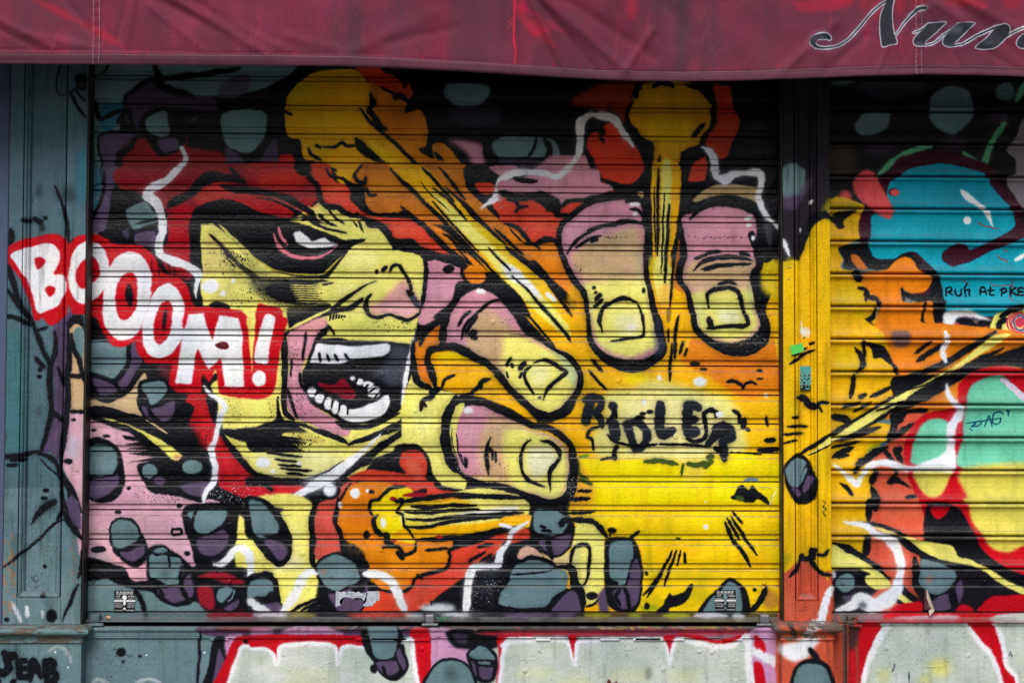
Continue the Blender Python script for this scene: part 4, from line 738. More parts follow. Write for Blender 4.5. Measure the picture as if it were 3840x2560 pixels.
def mural_left_pilaster():
    T(*A[0]); F((80, 111, 120), '-900,-200 772,-200 772,4300 -900,4300', 2, 1, True)
    F((86, 112, 122), '60,500 740,500 740,900 60,900', 60, .5)
    L(K, '620,820 680,930 755,1040', 26, 6); L(K, '660,790 755,890', 16, 6)
    F(TEALB, '680,1400 760,1300 760,1700 690,1800', 30, .6)
    T(*B[0])
    F((60, 128, 136), '60,1500 200,1500 200,2600 60,2400', 50, .5)
    E(K, 230, 440, 48, 20, 9); L(K, '280,415 350,455', 44, 5); E(K, 383, 408, 24, 20, 5); E(K, 355, 500, 26, 30, 14, .7); E(K, 600, 220, 60, 70, 40, .45); E(K, 330, 170, 30, 60, 30, .4)
    for s, wd in (('470,130 510,210 560,330 592,480 602,640', 28), ('60,800 120,1000 180,1200 250,1300', 46), ('40,1020 180,1200 260,1310 325,1470 375,1600', 38), ('30,1280 150,1300 260,1365', 36), ('310,1412 405,1378', 22), ('95,520 100,600 70,660', 44)): L(K, s, wd, 6)
    F(PUR, '460,1340 600,1250 735,1260 640,1500 600,1600 470,1600', 6); F(K, '590,1330 650,1275 735,1290 735,1420 660,1460 600,1420', 10)
    F(TAN, '600,1480 735,1450 735,1700 640,1700', 8)
    T(*C[0])
    F(TAN, '605,-60 735,-60 735,620 605,625', 5); F(TEAL, '650,-80 735,-80 735,180 700,180 660,90', 5)
    F(PUR, '470,-60 600,-60 612,160 582,300 602,480 592,700 542,1000 502,1090 440,1000 335,1010 400,800 450,600 470,400 440,260 480,150', 4)
    F(PINKL, '600,650 760,650 760,1000 745,1400 560,1160 560,950 600,760', 5); F((200, 196, 214), '600,880 690,860 680,1060 590,1040', 30, .6)
    for s, wd in (('300,-60 370,120 420,230 432,400 432,580', 40), ('470,-60 472,120 430,230 425,420 440,640 392,850 340,1012', 44), ('600,-60 614,180 592,330 602,500 582,760 552,950 535,1170', 46), ('-20,1046 150,1032 325,992', 40), ('320,1012 420,1042 482,1102 532,1200 622,1322 710,1520', [46, 40, 44, 50, 60, 56]), ('340,1060 430,1152 545,1235', 14),
                  ('630,-40 652,100 702,182 722,300 775,430', 40), ('600,326 715,332', 36), ('610,637 770,642', 30), ('490,250 540,330 580,420', 36), ('440,650 520,690 560,730', 40), ('440,200 480,110', 16), ('295,160 330,205 378,262', 32), ('90,1072 225,1062', 32), ('62,1116 155,1112', 28), ('560,1200 545,1350 560,1568', 30), ('600,1360 640,1480 700,1568', 30), ('330,1530 400,1470 485,1430', 50)): L(K, s, wd, 5)
    for x, y, rx, ry in ((337, 270, 22, 22), (331, 333, 24, 20), (600, 1080, 38, 22), (650, 712, 24, 15), (390, 1340, 26, 18), (375, 1410, 36, 18)): E(K, x, y, rx, ry)
    E((60, 74, 84), 330, 640, 30, 60, 24, .6); E((60, 74, 84), 420, 1480, 70, 60, 30, .6); DOTS(K, 400, 560, 40, 160, 40, 2, 6)
    F(PUR, '600,1420 650,1385 712,1600 610,1640', 6)
    L((206, 120, 150), '470,900 490,820 520,780', 6, 2, .3, .6)
    T(*D[0])
    F(PUR, '590,-40 690,-40 712,210 640,165 600,100', 6)
    for s, wd in (('565,-40 590,120 642,192 720,300', 46), ('-20,580 180,432 340,292 452,182 580,120', 22), ('450,-30 322,85 255,180', [50, 44, 8]), ('690,700 622,850 552,1020', [30, 26, 14]), ('540,60 500,140', 30)): L(K, s, wd, 5)
    for x, y, rx, ry, so in ((380, 548, 17, 20, 3), (378, 795, 25, 26, 5), (456, 976, 52, 54, 8), (60, 1010, 24, 22, 6)): E(K, x, y, rx, ry, so)
    L((206, 212, 220), '108,855 150,950 185,1030', 30, 10, .5, .9); L(WH, '236,890 240,985', 30, 8, .6, .8); L((206, 212, 220), '368,930 372,990', 24, 8, .5, .7)
    DOTS(K, 300, 650, 60, 60, 40, 2, 6); DOTS((220, 220, 190), 330, 280, 180, 180, 110, 1.5, 4); DOTS(WH, 480, 150, 80, 160, 70, 1.5, 3)
    for i in range(60): E((176, 110, 70), 20+rng.random()*110, 250+rng.random()*720, 3+4*rng.random(), 8+22*rng.random(), 1.5, .9)
    for i in range(26): E((176, 110, 70), 600+rng.random()*90, 250+rng.random()*560, 2+3*rng.random(), 6+14*rng.random(), 1.5, .8)
    # plinth writing J E A B
    T(*D[0])
    L((190, 198, 205), '430,1290 500,1245 580,1270 630,1380', 26, 12, .4, .6)
    for s, wd in (('40,1300 62,1350 82,1430 40,1485 -30,1450', 62), ('70,1330 130,1325', 66), ('165,1370 170,1440 178,1520', 58), ('160,1372 235,1366', 44), ('170,1440 235,1432', 44), ('175,1515 250,1508', 48), ('270,1540 278,1400 305,1370 335,1440 360,1510', 52), ('280,1465 330,1462', 40), ('400,1380 405,1460 415,1545', 54), ('395,1372 465,1375 470,1425 415,1452', 50), ('420,1455 490,1480 488,1535 415,1550', 56), ('-30,1500 0,1568', 40), ('110,1568 130,1545', 40)): L(K, s, wd, 6, .75)
    DOTS(K, 200, 1300, 120, 60, 50, 1.5, 4)

def mural_rail():
    T(*D[0])
    F((70, 88, 92), '745,936 1880,938 1880,1030 745,1030', 5, .7, True); F((110, 14, 32), '1880,940 2400,940 2400,1000 1880,1000', 10, .8); F((70, 50, 70), '1880,995 2400,995 2400,1030 1880,1030', 6, .8)
    T(*D[1])
    F((34, 32, 40), '-20,940 2400,940 2400,1030 -20,1030', 5, .75, True)
    for x, y, rx, ry, c_, o_ in ((130, 965, 170, 20, WH, .8), (420, 970, 120, 20, (176, 170, 80), .7), (1100, 970, 300, 26, (196, 56, 40), .85), (1400, 975, 90, 22, WH, .7), (1760, 965, 130, 20, WH, .8), (2300, 975, 120, 24, PUR, .7)): E(c_, x, y, rx, ry, 16, o_)
    T(*D[2])
    F((34, 32, 40), '-40,940 2440,942 2440,1030 -40,1030', 5, .8, True)
    for x, y, rx, ry, c_, o_ in ((200, 970, 220, 22, PUR, .9), (520, 965, 90, 20, PUR, .8), (800, 970, 120, 22, (150, 150, 20), .8), (1130, 970, 60, 22, (150, 160, 10), .8), (1500, 975, 130, 24, (176, 186, 10), .8), (1800, 970, 160, 24, (226, 226, 236), .8), (2040, 975, 60, 26, WH, .7)): E(c_, x, y, rx, ry, 14, o_)

def mural_riser():
    T(*D[0])
    F(TEAL, '745,1035 7000,1035 7000,1900 745,1900', 2, 1, True)
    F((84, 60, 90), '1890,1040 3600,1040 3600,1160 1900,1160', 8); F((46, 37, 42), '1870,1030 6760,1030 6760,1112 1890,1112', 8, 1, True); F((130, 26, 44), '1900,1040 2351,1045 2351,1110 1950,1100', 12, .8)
    E(K, 1068, 1298, 44, 40, 6); E(K, 1235, 1333, 16, 15, 4); E(K, 1086, 1380, 16, 12, 4); DOTS(K, 1050, 1310, 120, 80, 60, 1.5, 5); DOTS(K, 1150, 1420, 280, 120, 90, 1.5, 4)
    L(K, '1760,1120 1760,1300 1750,1420 1745,1600', 22, 7); L((200, 206, 212), '810,1568 870,1535 960,1560', 26, 12, .4, .7); L((200, 206, 212), '1200,1568 1300,1530 1420,1568', 24, 12, .4, .8)
    for x, y in ((490, 1292), (1290, 1320), (1802, 1298), (602, 1428)): E(WH, x, y, 9, 7, 1)
    F(K, '1790,1600 1840,1420 1880,1180 1990,1180 2010,1300 1990,1420 1940,1500 1880,1600', 6); F(PUR, '1870,1600 1900,1420 1930,1260 1990,1400 1960,1500 1900,1600', 5); F(LIL, '1980,1170 2060,1150 2130,1150 2020,1360 1990,1300', 10)
    F(CREAM, '2010,1620 2140,1235 2400,1230 4500,1180 7000,1180 7000,1620', 4, 1, True)
    F(CRIM, '1860,1620 1960,1420 2055,1200 2140,1160 2420,1150 2420,1245 2150,1235 2030,1500 1975,1620', 6); L(WH, '1995,1620 2050,1470 2128,1255 2200,1236 2420,1262', 32, 9, .8); E(K, 2168, 1195, 24, 16, 4)
    T(*D[1])
    for _ in range(40):
        xx = rng.random()*2300; L(((190, 130, 170), (150, 30, 50), (120, 80, 60), (100, 131, 134))[int(rng.random()*4)], '%d,%d %d,%d' % (xx, 1070+rng.random()*30, xx+20+90*rng.random(), 1072+rng.random()*30), 6+10*rng.random(), 2, .6, .7)
    F((190, 140, 180), '-40,1090 140,1090 130,1160 -40,1170', 12, .7); F(LIL, '230,1140 330,1070 600,1070 760,1150', 12, .8)
    F(CRIM, '-40,1160 300,1150 940,1160 975,1245 760,1245 735,1290 700,1235 600,1212 220,1225 195,1390 150,1300 100,1262 -40,1250', 6); F((236, 236, 240), '0,1400 500,1550 0,1600', 40, .2)
    L(WH, '-40,1262 90,1270 150,1315 178,1395 195,1380 207,1255 300,1228 620,1222 700,1265 725,1398 752,1262 830,1242 970,1255', [30, 34, 30, 26, 26, 34, 34, 36, 30, 24, 32, 34, 30], 9, .8)
    F((200, 204, 150), '300,1480 700,1460 650,1620 300,1620', 60, .4)
    F(K, '940,1090 1250,1090 1305,1250 1345,1400 1295,1505 1220,1548 1120,1505 1040,1380 960,1280', 8); F(TEAL, '990,1060 1222,1060 1242,1230 1222,1322 1150,1355 1050,1335 1010,1222', 5); F(PUR, '1060,1385 1250,1372 1262,1452 1200,1492 1120,1482', 5); F(PUR, '1240,1315 1272,1268 1325,1400 1300,1455', 6); L(K, '1120,1420 1150,1500', 26); E(K, 1040, 1440, 34, 40, 8)
    F(LIL, '1500,1110 1720,1110 1770,1240 1870,1265 1890,1420 1800,1370 1600,1370 1500,1500', 8)
    F(CRIM, '1355,1110 1522,1110 1535,1500 1420,1620 1400,1400', 6); L(WH, '1285,1215 1365,1190 1385,1280 1400,1420 1430,1600', [20, 36, 34, 34, 34], 9, .8)
    F(K, '1690,1110 2150,1100 2130,1250 1880,1270 1740,1235', 10); F(PUR, '1730,1140 1860,1150 1850,1220 1780,1210', 12, .6)
    F(K, '1470,1620 1530,1450 1640,1355 1780,1355 1910,1440 1930,1620', 8); F(TEAL, '1505,1620 1545,1462 1645,1375 1780,1375 1895,1462 1900,1620', 5); E((66, 86, 90), 1720, 1490, 60, 70, 30, .6)
    F(K, '1860,1305 1950,1208 2050,1240 2115,1300 2135,1400 2112,1530 2050,1570 1950,1545 1880,1400', 5); F(TEAL, '1880,1312 1960,1238 2045,1268 2102,1342 2090,1362 1920,1352', 5); F(PUR, '1960,1432 2082,1420 2072,1532 1985,1525', 5); F(TEAL, '1960,1380 2060,1380 2050,1405 1980,1405', 4); F(PUR, '1905,1380 1930,1390 1950,1500 1920,1460', 5)
    F(CRIM, '2120,1620 2140,1300 2140,1150 2420,1140 2420,1180 2230,1190 2190,1250 2160,1620', 7); L(WH, '2145,1620 2180,1300 2215,1200 2280,1185 2420,1190', [36, 36, 40, 36, 34], 9, .8)
    T(*D[2])
    for _ in range(40):
        xx = 560+rng.random()*1500; L(((214, 190, 10), (150, 140, 20), (170, 60, 50), (150, 150, 150))[int(rng.random()*3.3)], '%d,%d %d,%d' % (xx, 1070+rng.random()*24, xx+20+90*rng.random(), 1072+rng.random()*24), 8+10*rng.random(), 2, .6, .8)
    F((180, 40, 60), '-40,1110 2100,1100 2100,1160 -40,1160', 10, .85); F((120, 80, 110), '1100,1110 1500,1120 1450,1150 1100,1150', 20, .6)
    L(WH, '-40,1235 60,1195 280,1192 500,1190 560,1250', [40, 36, 34, 36, 26], 10, .8); F(CRIM, '545,1165 618,1165 600,1370 585,1385 572,1300', 6); L(WH, '535,1195 575,1330 600,1400 615,1290 640,1205 800,1190 1100,1186 1395,1182', [26, 24, 28, 34, 36, 30, 30, 30], 9, .7)
    F(CRIM, '1390,1160 1490,1160 1465,1280 1442,1312 1410,1230', 6); L(WH, '1400,1215 1425,1310 1440,1395 1455,1310 1480,1215 1540,1190 1700,1222 1850,1250 2000,1232 2090,1175 2160,1160', [24, 30, 22, 28, 30, 34, 38, 40, 38, 40, 50], 9, .7)
    F(CRIM, '1490,1140 1720,1160 1900,1185 2070,1150 2040,1195 1900,1222 1700,1190 1560,1160', 6); F((170, 140, 160), '1720,1150 2050,1150 1950,1180 1800,1180', 12, .6)
    F(LIL, '2150,1120 2420,1120 2420,1640 2150,1640', 8); L(WH, '2125,1170 2138,1400 2160,1640', 64, 12, .9); F(CRIM, '2190,1150 2262,1200 2285,1300 2190,1275', 7); F(CRIM, '2185,1395 2260,1415 2290,1640 2200,1640', 8); L(WH, '2170,1275 2260,1330 2420,1390', [60, 70, 76], 14, .9)
    for x, y, rx, ry in ((600, 1560, 160, 60), (1080, 1490, 200, 70), (1560, 1510, 160, 60), (250, 1480, 200, 40)): E((214, 216, 150), x, y, rx, ry, 50, .5)
    for x, y, rx, ry in ((1000, 1400, 300, 90), (1750, 1330, 240, 60), (300, 1360, 220, 60)): E((176, 188, 184), x, y, rx, ry, 60, .5)
    F((100, 36, 30), '885,1568 895,1530 915,1545 925,1568 975,1550 975,1600 885,1600', 2)
    for i in range(60): E((70, 70, 66), rng.random()*2100, 1230+rng.random()*330, 1.5+3*rng.random(), 2+6*rng.random(), 1, .7)
    E((96, 96, 90), 1250, 1480, 30, 60, 16, .5)

def mural_right_pilaster():
    T(*A[3]); F((34, 28, 38), '195,-300 640,-300 640,2400 195,2400', 2, 1, True)
    F((70, 62, 80), '340,700 560,700 540,880 360,880', 30, .4); F(TEAL, '230,1480 330,1440 420,1500 420,1700 230,1740', 12)
    T(*B[3])
    F(TEAL, '225,-20 425,-20 405,150 350,212 225,215', 8); F(PUR, '225,222 350,212 465,50 485,110 350,325 225,335', 20, .8)
    F((250, 200, 0), '180,805 230,800 330,780 372,785 402,720 452,560 502,482 560,432 660,432 660,1700 180,1700', 5); F((190, 176, 6), '550,400 640,230 660,440 560,430', 20, .7)
    L(K, '365,770 392,660 432,560 482,440 580,388 660,425', [50, 64, 56, 66, 70, 50], 6); L(WH, '226,610 280,755', [50, 20], 8); F((190, 176, 6), '230,790 330,770 300,850 230,850', 20, .7)
    for x, y in ((480, 275), (385, 520)): E((210, 210, 206), x, y, 14, 22, 2)
    T(*C[3])
    F((248, 194, 2), '195,-100 650,-100 655,2200 195,2200', 3, 1, True)
    for x, y, rx, ry in ((300, 640, 60, 90), (560, 1100, 60, 160), (600, 500, 40, 100), (280, 150, 50, 80)): E((210, 186, 4), x, y, rx, ry, 30, .6)
    E((252, 176, 10), 430, 60, 80, 120, 40, .6)
    for i in range(18): L((240, 236, 226), '%d,%d %d,%d' % (380+i*5, -120+rng.random()*40, 392+i*5, -70+rng.random()*60), 6, 1)
    E(K, 425, -16, 7, 12, 2); E(K, 480, 40, 14, 10, 4)
    L((240, 236, 226), '395,-160 425,-20', 12, 1)
    for s, wd in (('285,218 400,150 505,98', 26), ('320,150 450,80', 20), ('470,45 495,30', 22), ('360,520 430,528 468,585 535,602', 54), ('540,592 562,562 635,560', 28), ('545,595 572,642', 18), ('308,697 362,690', 22), ('272,776 455,768', 24), ('232,842 400,835', 22), ('230,918 345,898', 20)): L(K, s, wd, 4)
    E((70, 66, 30), 380, 840, 50, 12, 10, .6)
    F(PALE, '440,1042 640,868 660,930 500,1012', 4); L(K, '385,1022 520,930 660,835', 32); L(K, '460,1032 660,925', 13)
    F(K, '238,1120 300,1040 370,1008 460,1060 502,1180 538,1270 512,1400 450,1462 360,1455 290,1380 238,1260', 5); F(TEAL, '245,1160 340,1050 440,1082 422,1150 370,1292 290,1292', 5); F(TEAL, '375,1282 440,1130 448,1182 402,1270', 4); F(PUR, '460,1210 502,1232 462,1322 420,1362 410,1312', 5); F(PUR, '300,1322 350,1312 402,1372 360,1392', 5)
    L((80, 76, 20), '570,1420 600,1450 580,1480 610,1500 580,1530 600,1568', 7, 1)
    L((40, 60, 40), '200,1130 205,1300', 14, 6, .3, .6); L(WH, '206,1340 210,1600', 12, 2)
    T(*D[3])
    L((80, 76, 20), '580,0 605,40 580,60 605,95', 7, 1)
    F((210, 88, 60), '195,610 240,600 300,550 370,482 450,490 502,560 560,592 660,625 668,1300 668,1700 195,1700', 5); F((190, 170, 4), '240,440 300,440 260,560 240,580', 14, .8); L((248, 194, 2), '612,610 616,655', 12)
    for s, wd in (('285,632 350,562 382,472 405,440', 30), ('420,482 482,460 492,395 520,400', 44), ('520,430 590,440 622,398', 30), ('478,490 512,542 580,602 655,612', [50, 34, 30, 30])): L(K, s, wd, 4)
    F(K, '368,440 422,430 432,492 368,492', 4); L(WH, '655,725 600,852 555,1050', [50, 64, 80], 10, .9); F((226, 108, 80), '250,800 330,760 330,1000 250,1000', 30, .5); DOTS(K, 400, 900, 120, 90, 30, 1.5, 5)
    # capital and plinth
    L((60, 40, 36), '280,1040 310,1090 350,1180', 36, 8); L(WH, '500,1030 480,1100 440,1160', 80, 16, .6, .9)
    F(WH, '195,1240 420,1180 560,1180 520,1225 445,1335 300,1375 195,1300', 16); L(K, '460,1265 500,1320 530,1360', 44, 8)
    F(K, '300,1640 310,1460 390,1370 500,1345 600,1385 655,1470 660,1640', 8); F(TEAL, '330,1640 340,1460 400,1402 500,1395 570,1410 625,1480 635,1640', 6)

def mural_right_shutter():
    T(*A[3]); F((22, 18, 24), '636,-300 6000,-300 6000,2000 636,2000', 2, 1, True)
    F(TEAL, '1530,870 1600,800 1720,755 1860,795 1905,900 1892,1050 1800,1150 1720,1185 1600,1130 1515,1020', 10); F(TEAL, '870,1100 950,995 1155,990 1145,1130 1000,1192 900,1180', 9); E(TEAL, 2190, 810, 90, 80, 12, .8); F(TEAL, '640,720 800,700 860,730 700,750', 10, .7)
    F(PUR, '920,700 1430,700 1400,860 1000,860', 24, .4); E(PUR, 1080, 1310, 150, 60, 26, .5); E(PUR, 1740, 1270, 120, 60, 26, .5); E(PUR, 2130, 1040, 80, 60, 20, .5)
    F((90, 76, 50), '640,1280 840,1290 860,1500 640,1560', 30, .6)
    G = (96, 178, 132)
    L(G, '1075,1540 1180,1442 1320,1352 1430,1312 1535,1302', [50, 48, 46, 44, 30], 7, .7); L(G, '1828,1352 1920,1412 2002,1455 2060,1270 2185,1090', [36, 50, 60, 46, 50], 7, .8); L(G, '2290,880 2400,680', 54, 8)
    F((136, 130, 136), '2420,1020 2290,1200 2200,1320 2290,1420 2280,1540 2400,1600 3200,1600 3200,1020', 8)
    T(*B[3])
    F((136, 130, 136), '2280,30 3200,-100 3200,400 2351,340 2290,250 2205,120', 6)
    F(MAG, '1080,60 1180,10 1270,-120 1640,-180 2000,-80 2080,-10 2120,80 2250,200 2330,340 2360,480 2700,500 2700,1260 1650,1260 960,700 900,560 930,360 1110,330', 12)
    F(TURQ, '1180,100 1270,35 1330,-10 1450,-45 1640,-65 1850,-30 2000,30 2070,130 2180,262 2262,380 2282,480 2192,550 2060,622 1900,690 2060,680 2351,560 2900,560 2900,1250 1640,1250 1642,1050 1560,880 1420,732 1330,718 1200,782 1050,772 985,702 972,620 1000,500 1012,400 1130,330 1150,200', 7)
    F((0, 132, 158), '1300,60 1900,60 2100,280 1250,300', 50, .4)
    F(MAG, '1655,700 1760,642 1850,662 1885,695 2000,672 2100,642 2200,590 2290,500 2420,430 2420,560 2110,690 1960,762 1850,812 1730,842 1650,792 1636,740', 8)
    F((230, 84, 88), '838,110 880,40 960,-10 1040,30 1072,92 1122,172 1172,280 1205,350 1172,425 1050,372 940,292 870,202', 11); E((230, 84, 88), 780, 232, 56, 62, 16); E(MAG, 1208, 190, 44, 36, 3); E((230, 84, 88), 1218, 193, 40, 33, 3)
    F(WH, '1792,175 1815,165 1862,190 1950,262 2052,372 2088,505 2030,420 1960,332 1850,262', 5); E(WH, 1856, 432, 34, 36, 4); L(WH, '2285,785 2420,700', 34, 6)
    L((170, 24, 44), '1940,450 2010,485 2080,505 2135,512', 8, 1); L((170, 24, 44), '2125,740 2150,770 2200,790 2208,820', 9, 1); L((170, 24, 44), '2185,690 2205,708', 8, 1); L((170, 24, 44), '2050,985 2120,1010 2230,1010 2320,1060', 6, 1); L((170, 24, 44), '2260,960 2230,1100 2270,1150', 6, 1); L((170, 24, 44), '1810,960 1880,1010', 5, 1)
    F((236, 180, 2), '600,320 940,310 930,560 860,622 780,652 720,700 762,780 740,860 900,900 1000,1000 1062,1200 1000,1640 600,1640', 6); F((150, 140, 10), '640,300 900,300 880,360 640,360', 20, .7); F((210, 190, 4), '650,1000 900,1050 960,1300 900,1500 700,1400', 50, .5)
    F(K, '630,400 720,362 870,352 770,440 775,500 722,512 690,470 630,440', 6); F(MAG, '922,370 1002,360 1002,550 982,615 955,665 900,560', 7)
    F(K, '716,690 760,660 830,652 965,655 1050,775 1200,778 1340,718 1440,790 1600,930 1652,1190 1600,1380 1560,1380 1540,1160 1520,960 1460,880 1300,770 1150,870 950,872 760,862 772,780', 6)
    F(ORG, '1140,872 1220,790 1310,756 1380,790 1425,872 1540,940 1532,1000 1472,1072 1350,1082 1278,1040 1282,1150 1390,1152 1450,1130 1555,1190 1580,1640 1000,1640 1062,1300 1082,1180 1000,1080 915,960 950,900', 6); F((206, 110, 30), '825,738 900,752 972,870 880,862', 8)
    F(K, '1560,1130 1650,1150 1640,1370 1590,1380 1550,1240', 8)
    for s, wd in (('860,900 900,960', 60), ('900,1030 962,1052 982,1112 1052,1132 1085,1195', 38), ('960,1060 960,1150', 24), ('1280,1040 1302,1082 1432,1132 1560,1112 1650,1152', [40, 36, 44, 60, 50]), ('1290,1050 1292,1145', 28), ('1040,1210 1022,1290 972,1330 1032,1412 1030,1500', [40, 44, 50, 60, 50]), ('1482,1150 1462,1312 1502,1352', 22), ('900,1510 950,1568', 30), ('1060,1500 1130,1600', 50)): L(K, s, wd, 5)
    F(PUR, '1215,1600 1222,1400 1270,1335 1342,1400 1345,1600', 14)
    # marker writing
    for s in ('1672,1102 1676,1035', '1676,1035 1715,1028 1722,1058 1690,1068 1728,1092', '1756,1045 1756,1088 1778,1102 1802,1090 1806,1045', '1852,992 1836,1045 1845,1112', '1840,1062 1880,1050 1876,1105', '1970,1092 1978,1030 2010,1028 2026,1092', '1974,1066 2020,1066', '2062,1018 2056,1088 2092,1092', '2040,1050 2095,1050', '2162,1102 2166,1035', '2148,1052 2196,1036 2200,1066 2168,1078', '2240,1028 2240,1098', '2292,1026 2248,1062 2298,1098', '2358,1034 2312,1034 2312,1096 2358,1094', '2312,1064 2350,1064', '2420,1034 2420,1096 2460,1090', '2500,1034 2490,1096', '2470,1034 2540,1034'):
        L(K, s, 17, 1.5, .8)
    F(SALM, '1590,1390 1620,1340 2060,1340 2060,1400 1900,1450 1600,1440', 10); L(K, '1770,1320 1850,1330 1920,1380 1850,1410', 60, 6); L(K, '1930,1450 1990,1350 2080,1350 2060,1430', 60, 6)
    F(PALE, '2080,1330 2130,1250 2351,1220 3000,1220 3000,1460 2351,1450 2060,1480', 8); L(K, '2130,1410 2150,1340 2210,1310', 46); L(K, '2150,1290 2240,1230 2351,1200', 50)
    for r in (1.0, .8, .62): L((206, 56, 90), ' '.join('%.0f,%.0f' % (2305+100*r*math.cos(a)+8*rng.random(), 1340+92*r*math.sin(a)+8*rng.random()) for a in np.linspace(0, 6.6, 14)), 13, 2, .6)
    E((206, 56, 90), 2320, 1335, 46, 44, 4); L((40, 110, 160), '2280,1290 2265,1340 2290,1390 2340,1410 2400,1370', 16, 2, .7); L((40, 110, 160), '2290,1290 2330,1270 2360,1300', 14, 2, .7)
    F(WH, '1648,1250 1800,1225 1900,1238 2080,1322 1880,1292 1775,1290 1742,1352 1702,1480 1690,1600 1648,1600 1662,1400', 9)
    T(*C[3])
    F(ORG, '1000,-100 2000,-100 2400,0 2400,300 1900,600 1500,660 1000,660', 6); F((240, 186, 2), '600,-100 1060,-100 1190,200 1210,300 1200,500 1000,720 1200,760 1140,890 990,965 1010,1090 1050,1350 1010,1600 960,2100 600,2200', 6); F((206, 186, 4), '700,120 900,100 880,330 700,300', 40, .5); F((206, 186, 4), '980,930 1090,900 1060,980 990,990', 14, .8)
    F(PUR, '1180,-60 1340,-60 1330,70 1200,60', 16, .8)
    F(K, '900,30 1090,50 1165,120 1205,235 1170,225 1100,172 1030,172 1000,80', 5); F(K, '1188,350 1290,325 1820,320 1700,425 1450,560 1250,562 1195,470', 8); F(K, '2000,180 2300,80 2420,60 2420,290 2250,240 2050,250 1850,300', 10)
    F((224, 92, 62), '1180,890 1310,650 1480,642 1340,850 1310,1050 1350,1200 1450,1400 1510,1600 1500,2080 1420,2200 1000,2200 1000,1600 1062,1350 990,1270 1042,1150 1000,1085 1080,985', 7); F((236, 120, 90), '1150,1350 1400,1400 1450,1560 1100,1560', 40, .5)
    L(K, '650,842 850,742 1150,562 1290,480', [60, 50, 60, 30], 6); L(K, '2100,-60 1900,70 1650,222 1320,345 1200,402', [44, 50, 54, 44, 30], 6); L(K, '2180,80 2000,170 1800,300 1600,422 1350,560 1100,652', [20, 60, 80, 90, 80, 60], 6); L(K, '1180,640 1000,740 890,790', 50, 5); L(K, '1090,782 900,832 650,882', [30, 60, 60], 5)
    F(PALE, '640,888 900,712 1150,556 1300,470 1500,372 1700,262 1900,122 2080,-30 2230,-30 1900,182 1700,292 1450,432 1250,572 1000,742 780,852 655,905', 5); L((120, 110, 40), '1350,470 1600,340', 12, 6, .2, .7)
    L(K, '1270,470 1500,395 1700,290', 12); L(K, '1060,640 1200,580 1330,540', 20)
    for s, wd in (('870,75 920,150 932,230 880,305', [26, 46, 46, 26]), ('850,318 852,400 818,520', 40), ('1200,230 1232,305', 32), ('1532,28 1398,125', 30), ('1650,45 1500,140 1415,195', 44), ('1190,420 1100,470 1000,508', 36), ('960,485 900,520', 34), ('940,20 950,150', 30), ('900,560 750,610', 26), ('1000,560 850,640', 24), ('660,680 760,700 820,730', 60), ('1395,740 1300,800 1190,880', [20, 46, 40]),
                  ('670,1042 760,990 845,958', 44), ('690,1042 810,1018', 30), ('880,1105 962,1062 1042,1002 1150,952', [60, 60, 60, 40]), ('860,1180 905,1080', 40), ('650,960 900,905', 26), ('1010,1275 1045,1165', 50), ('1010,1305 1042,1400 1045,1510', [40, 66, 50]), ('1215,965 1240,1022 1275,1085', 46), ('1265,960 1250,1000', 40), ('1125,978 1170,1042 1210,1110', 40), ('1230,640 1200,800 1150,900', [60, 60, 50]), ('1220,1150 1220,1200', 30), ('1310,1400 1400,1385', 30)): L(K, s, wd, 5)
    F(K, '725,1272 800,1290 852,1372 830,1385 780,1332', 5); F(K, '1145,1265 1200,1208 1290,1250 1360,1320 1250,1275 1180,1285', 5); F(K, '1180,660 1290,630 1490,610 1490,650 1330,660 1280,740 1200,760', 7)
    # eggs
    F(CRIM, '1755,580 1790,400 1900,290 2100,236 2300,268 2700,400 3000,800 3000,2100 2351,2110 2050,2000 1860,1760 1790,1500 1720,1500 1600,1568 1510,1600 1400,1372 1330,1200 1298,1050 1310,880 1400,730 1500,652 1650,622', 8)
    F(MINT, '1838,570 1880,432 1960,362 2100,320 2200,350 2400,520 2700,700 2700,1150 1815,1150 1808,900', 9); F((228, 216, 92), '1815,1140 2700,1130 2700,1800 2500,1800 2351,1810 2260,1868 2180,1878 2080,1838 2000,1748 1900,1600 1852,1400', 22)
    F((228, 216, 92), '1852,1400 1870,1470 1905,1600 2000,1748 2080,1838 2180,1878 2260,1868 2400,1800 2700,1600 2700,1300', 9)
    F(MINT, '1368,1010 1390,870 1440,772 1520,712 1610,700 1682,732 1702,850 1692,1060 1375,1110', 9); F((228, 216, 92), '1378,1150 1702,1140 1692,1250 1642,1352 1560,1402 1490,1382 1430,1302', 10)
    L(WH, '1675,410 1690,500 1740,572 1792,615 1772,690 1722,762 1702,850 1712,900 1705,1040', [24, 50, 54, 60, 76, 80, 60, 64, 90], 12, .8); F(WH, '1320,1160 1400,1112 1560,1052 1745,970 1748,1150 1702,1172', 12)
    L(WH, '675,1118 760,1172 830,1235 880,1285 930,1202 982,1122 1082,1092 1182,1102 1290,1142 1420,1150', [30, 40, 50, 50, 46, 46, 56, 56, 50, 50], 9, .7); L((222, 206, 228), '2155,355 2260,430 2400,570', [30, 50, 54], 4, .9); L(WH, '1660,-60 1672,30 1640,100 1668,200', 46, 8, .6)
    for s in ('1855,745 1990,722 2050,712 2150,700', '1990,722 1965,762 1900,772 1935,742', '2010,772 2040,702 2058,678 2072,772', '2172,668 2135,640 2095,662 2082,735 2110,756 2142,738 2152,700', '2205,625 2212,650', '2228,630 2220,680', '1880,790 1900,808'): L((0, 74, 100), s, 12, 1.2, .9)
    T(*D[3])
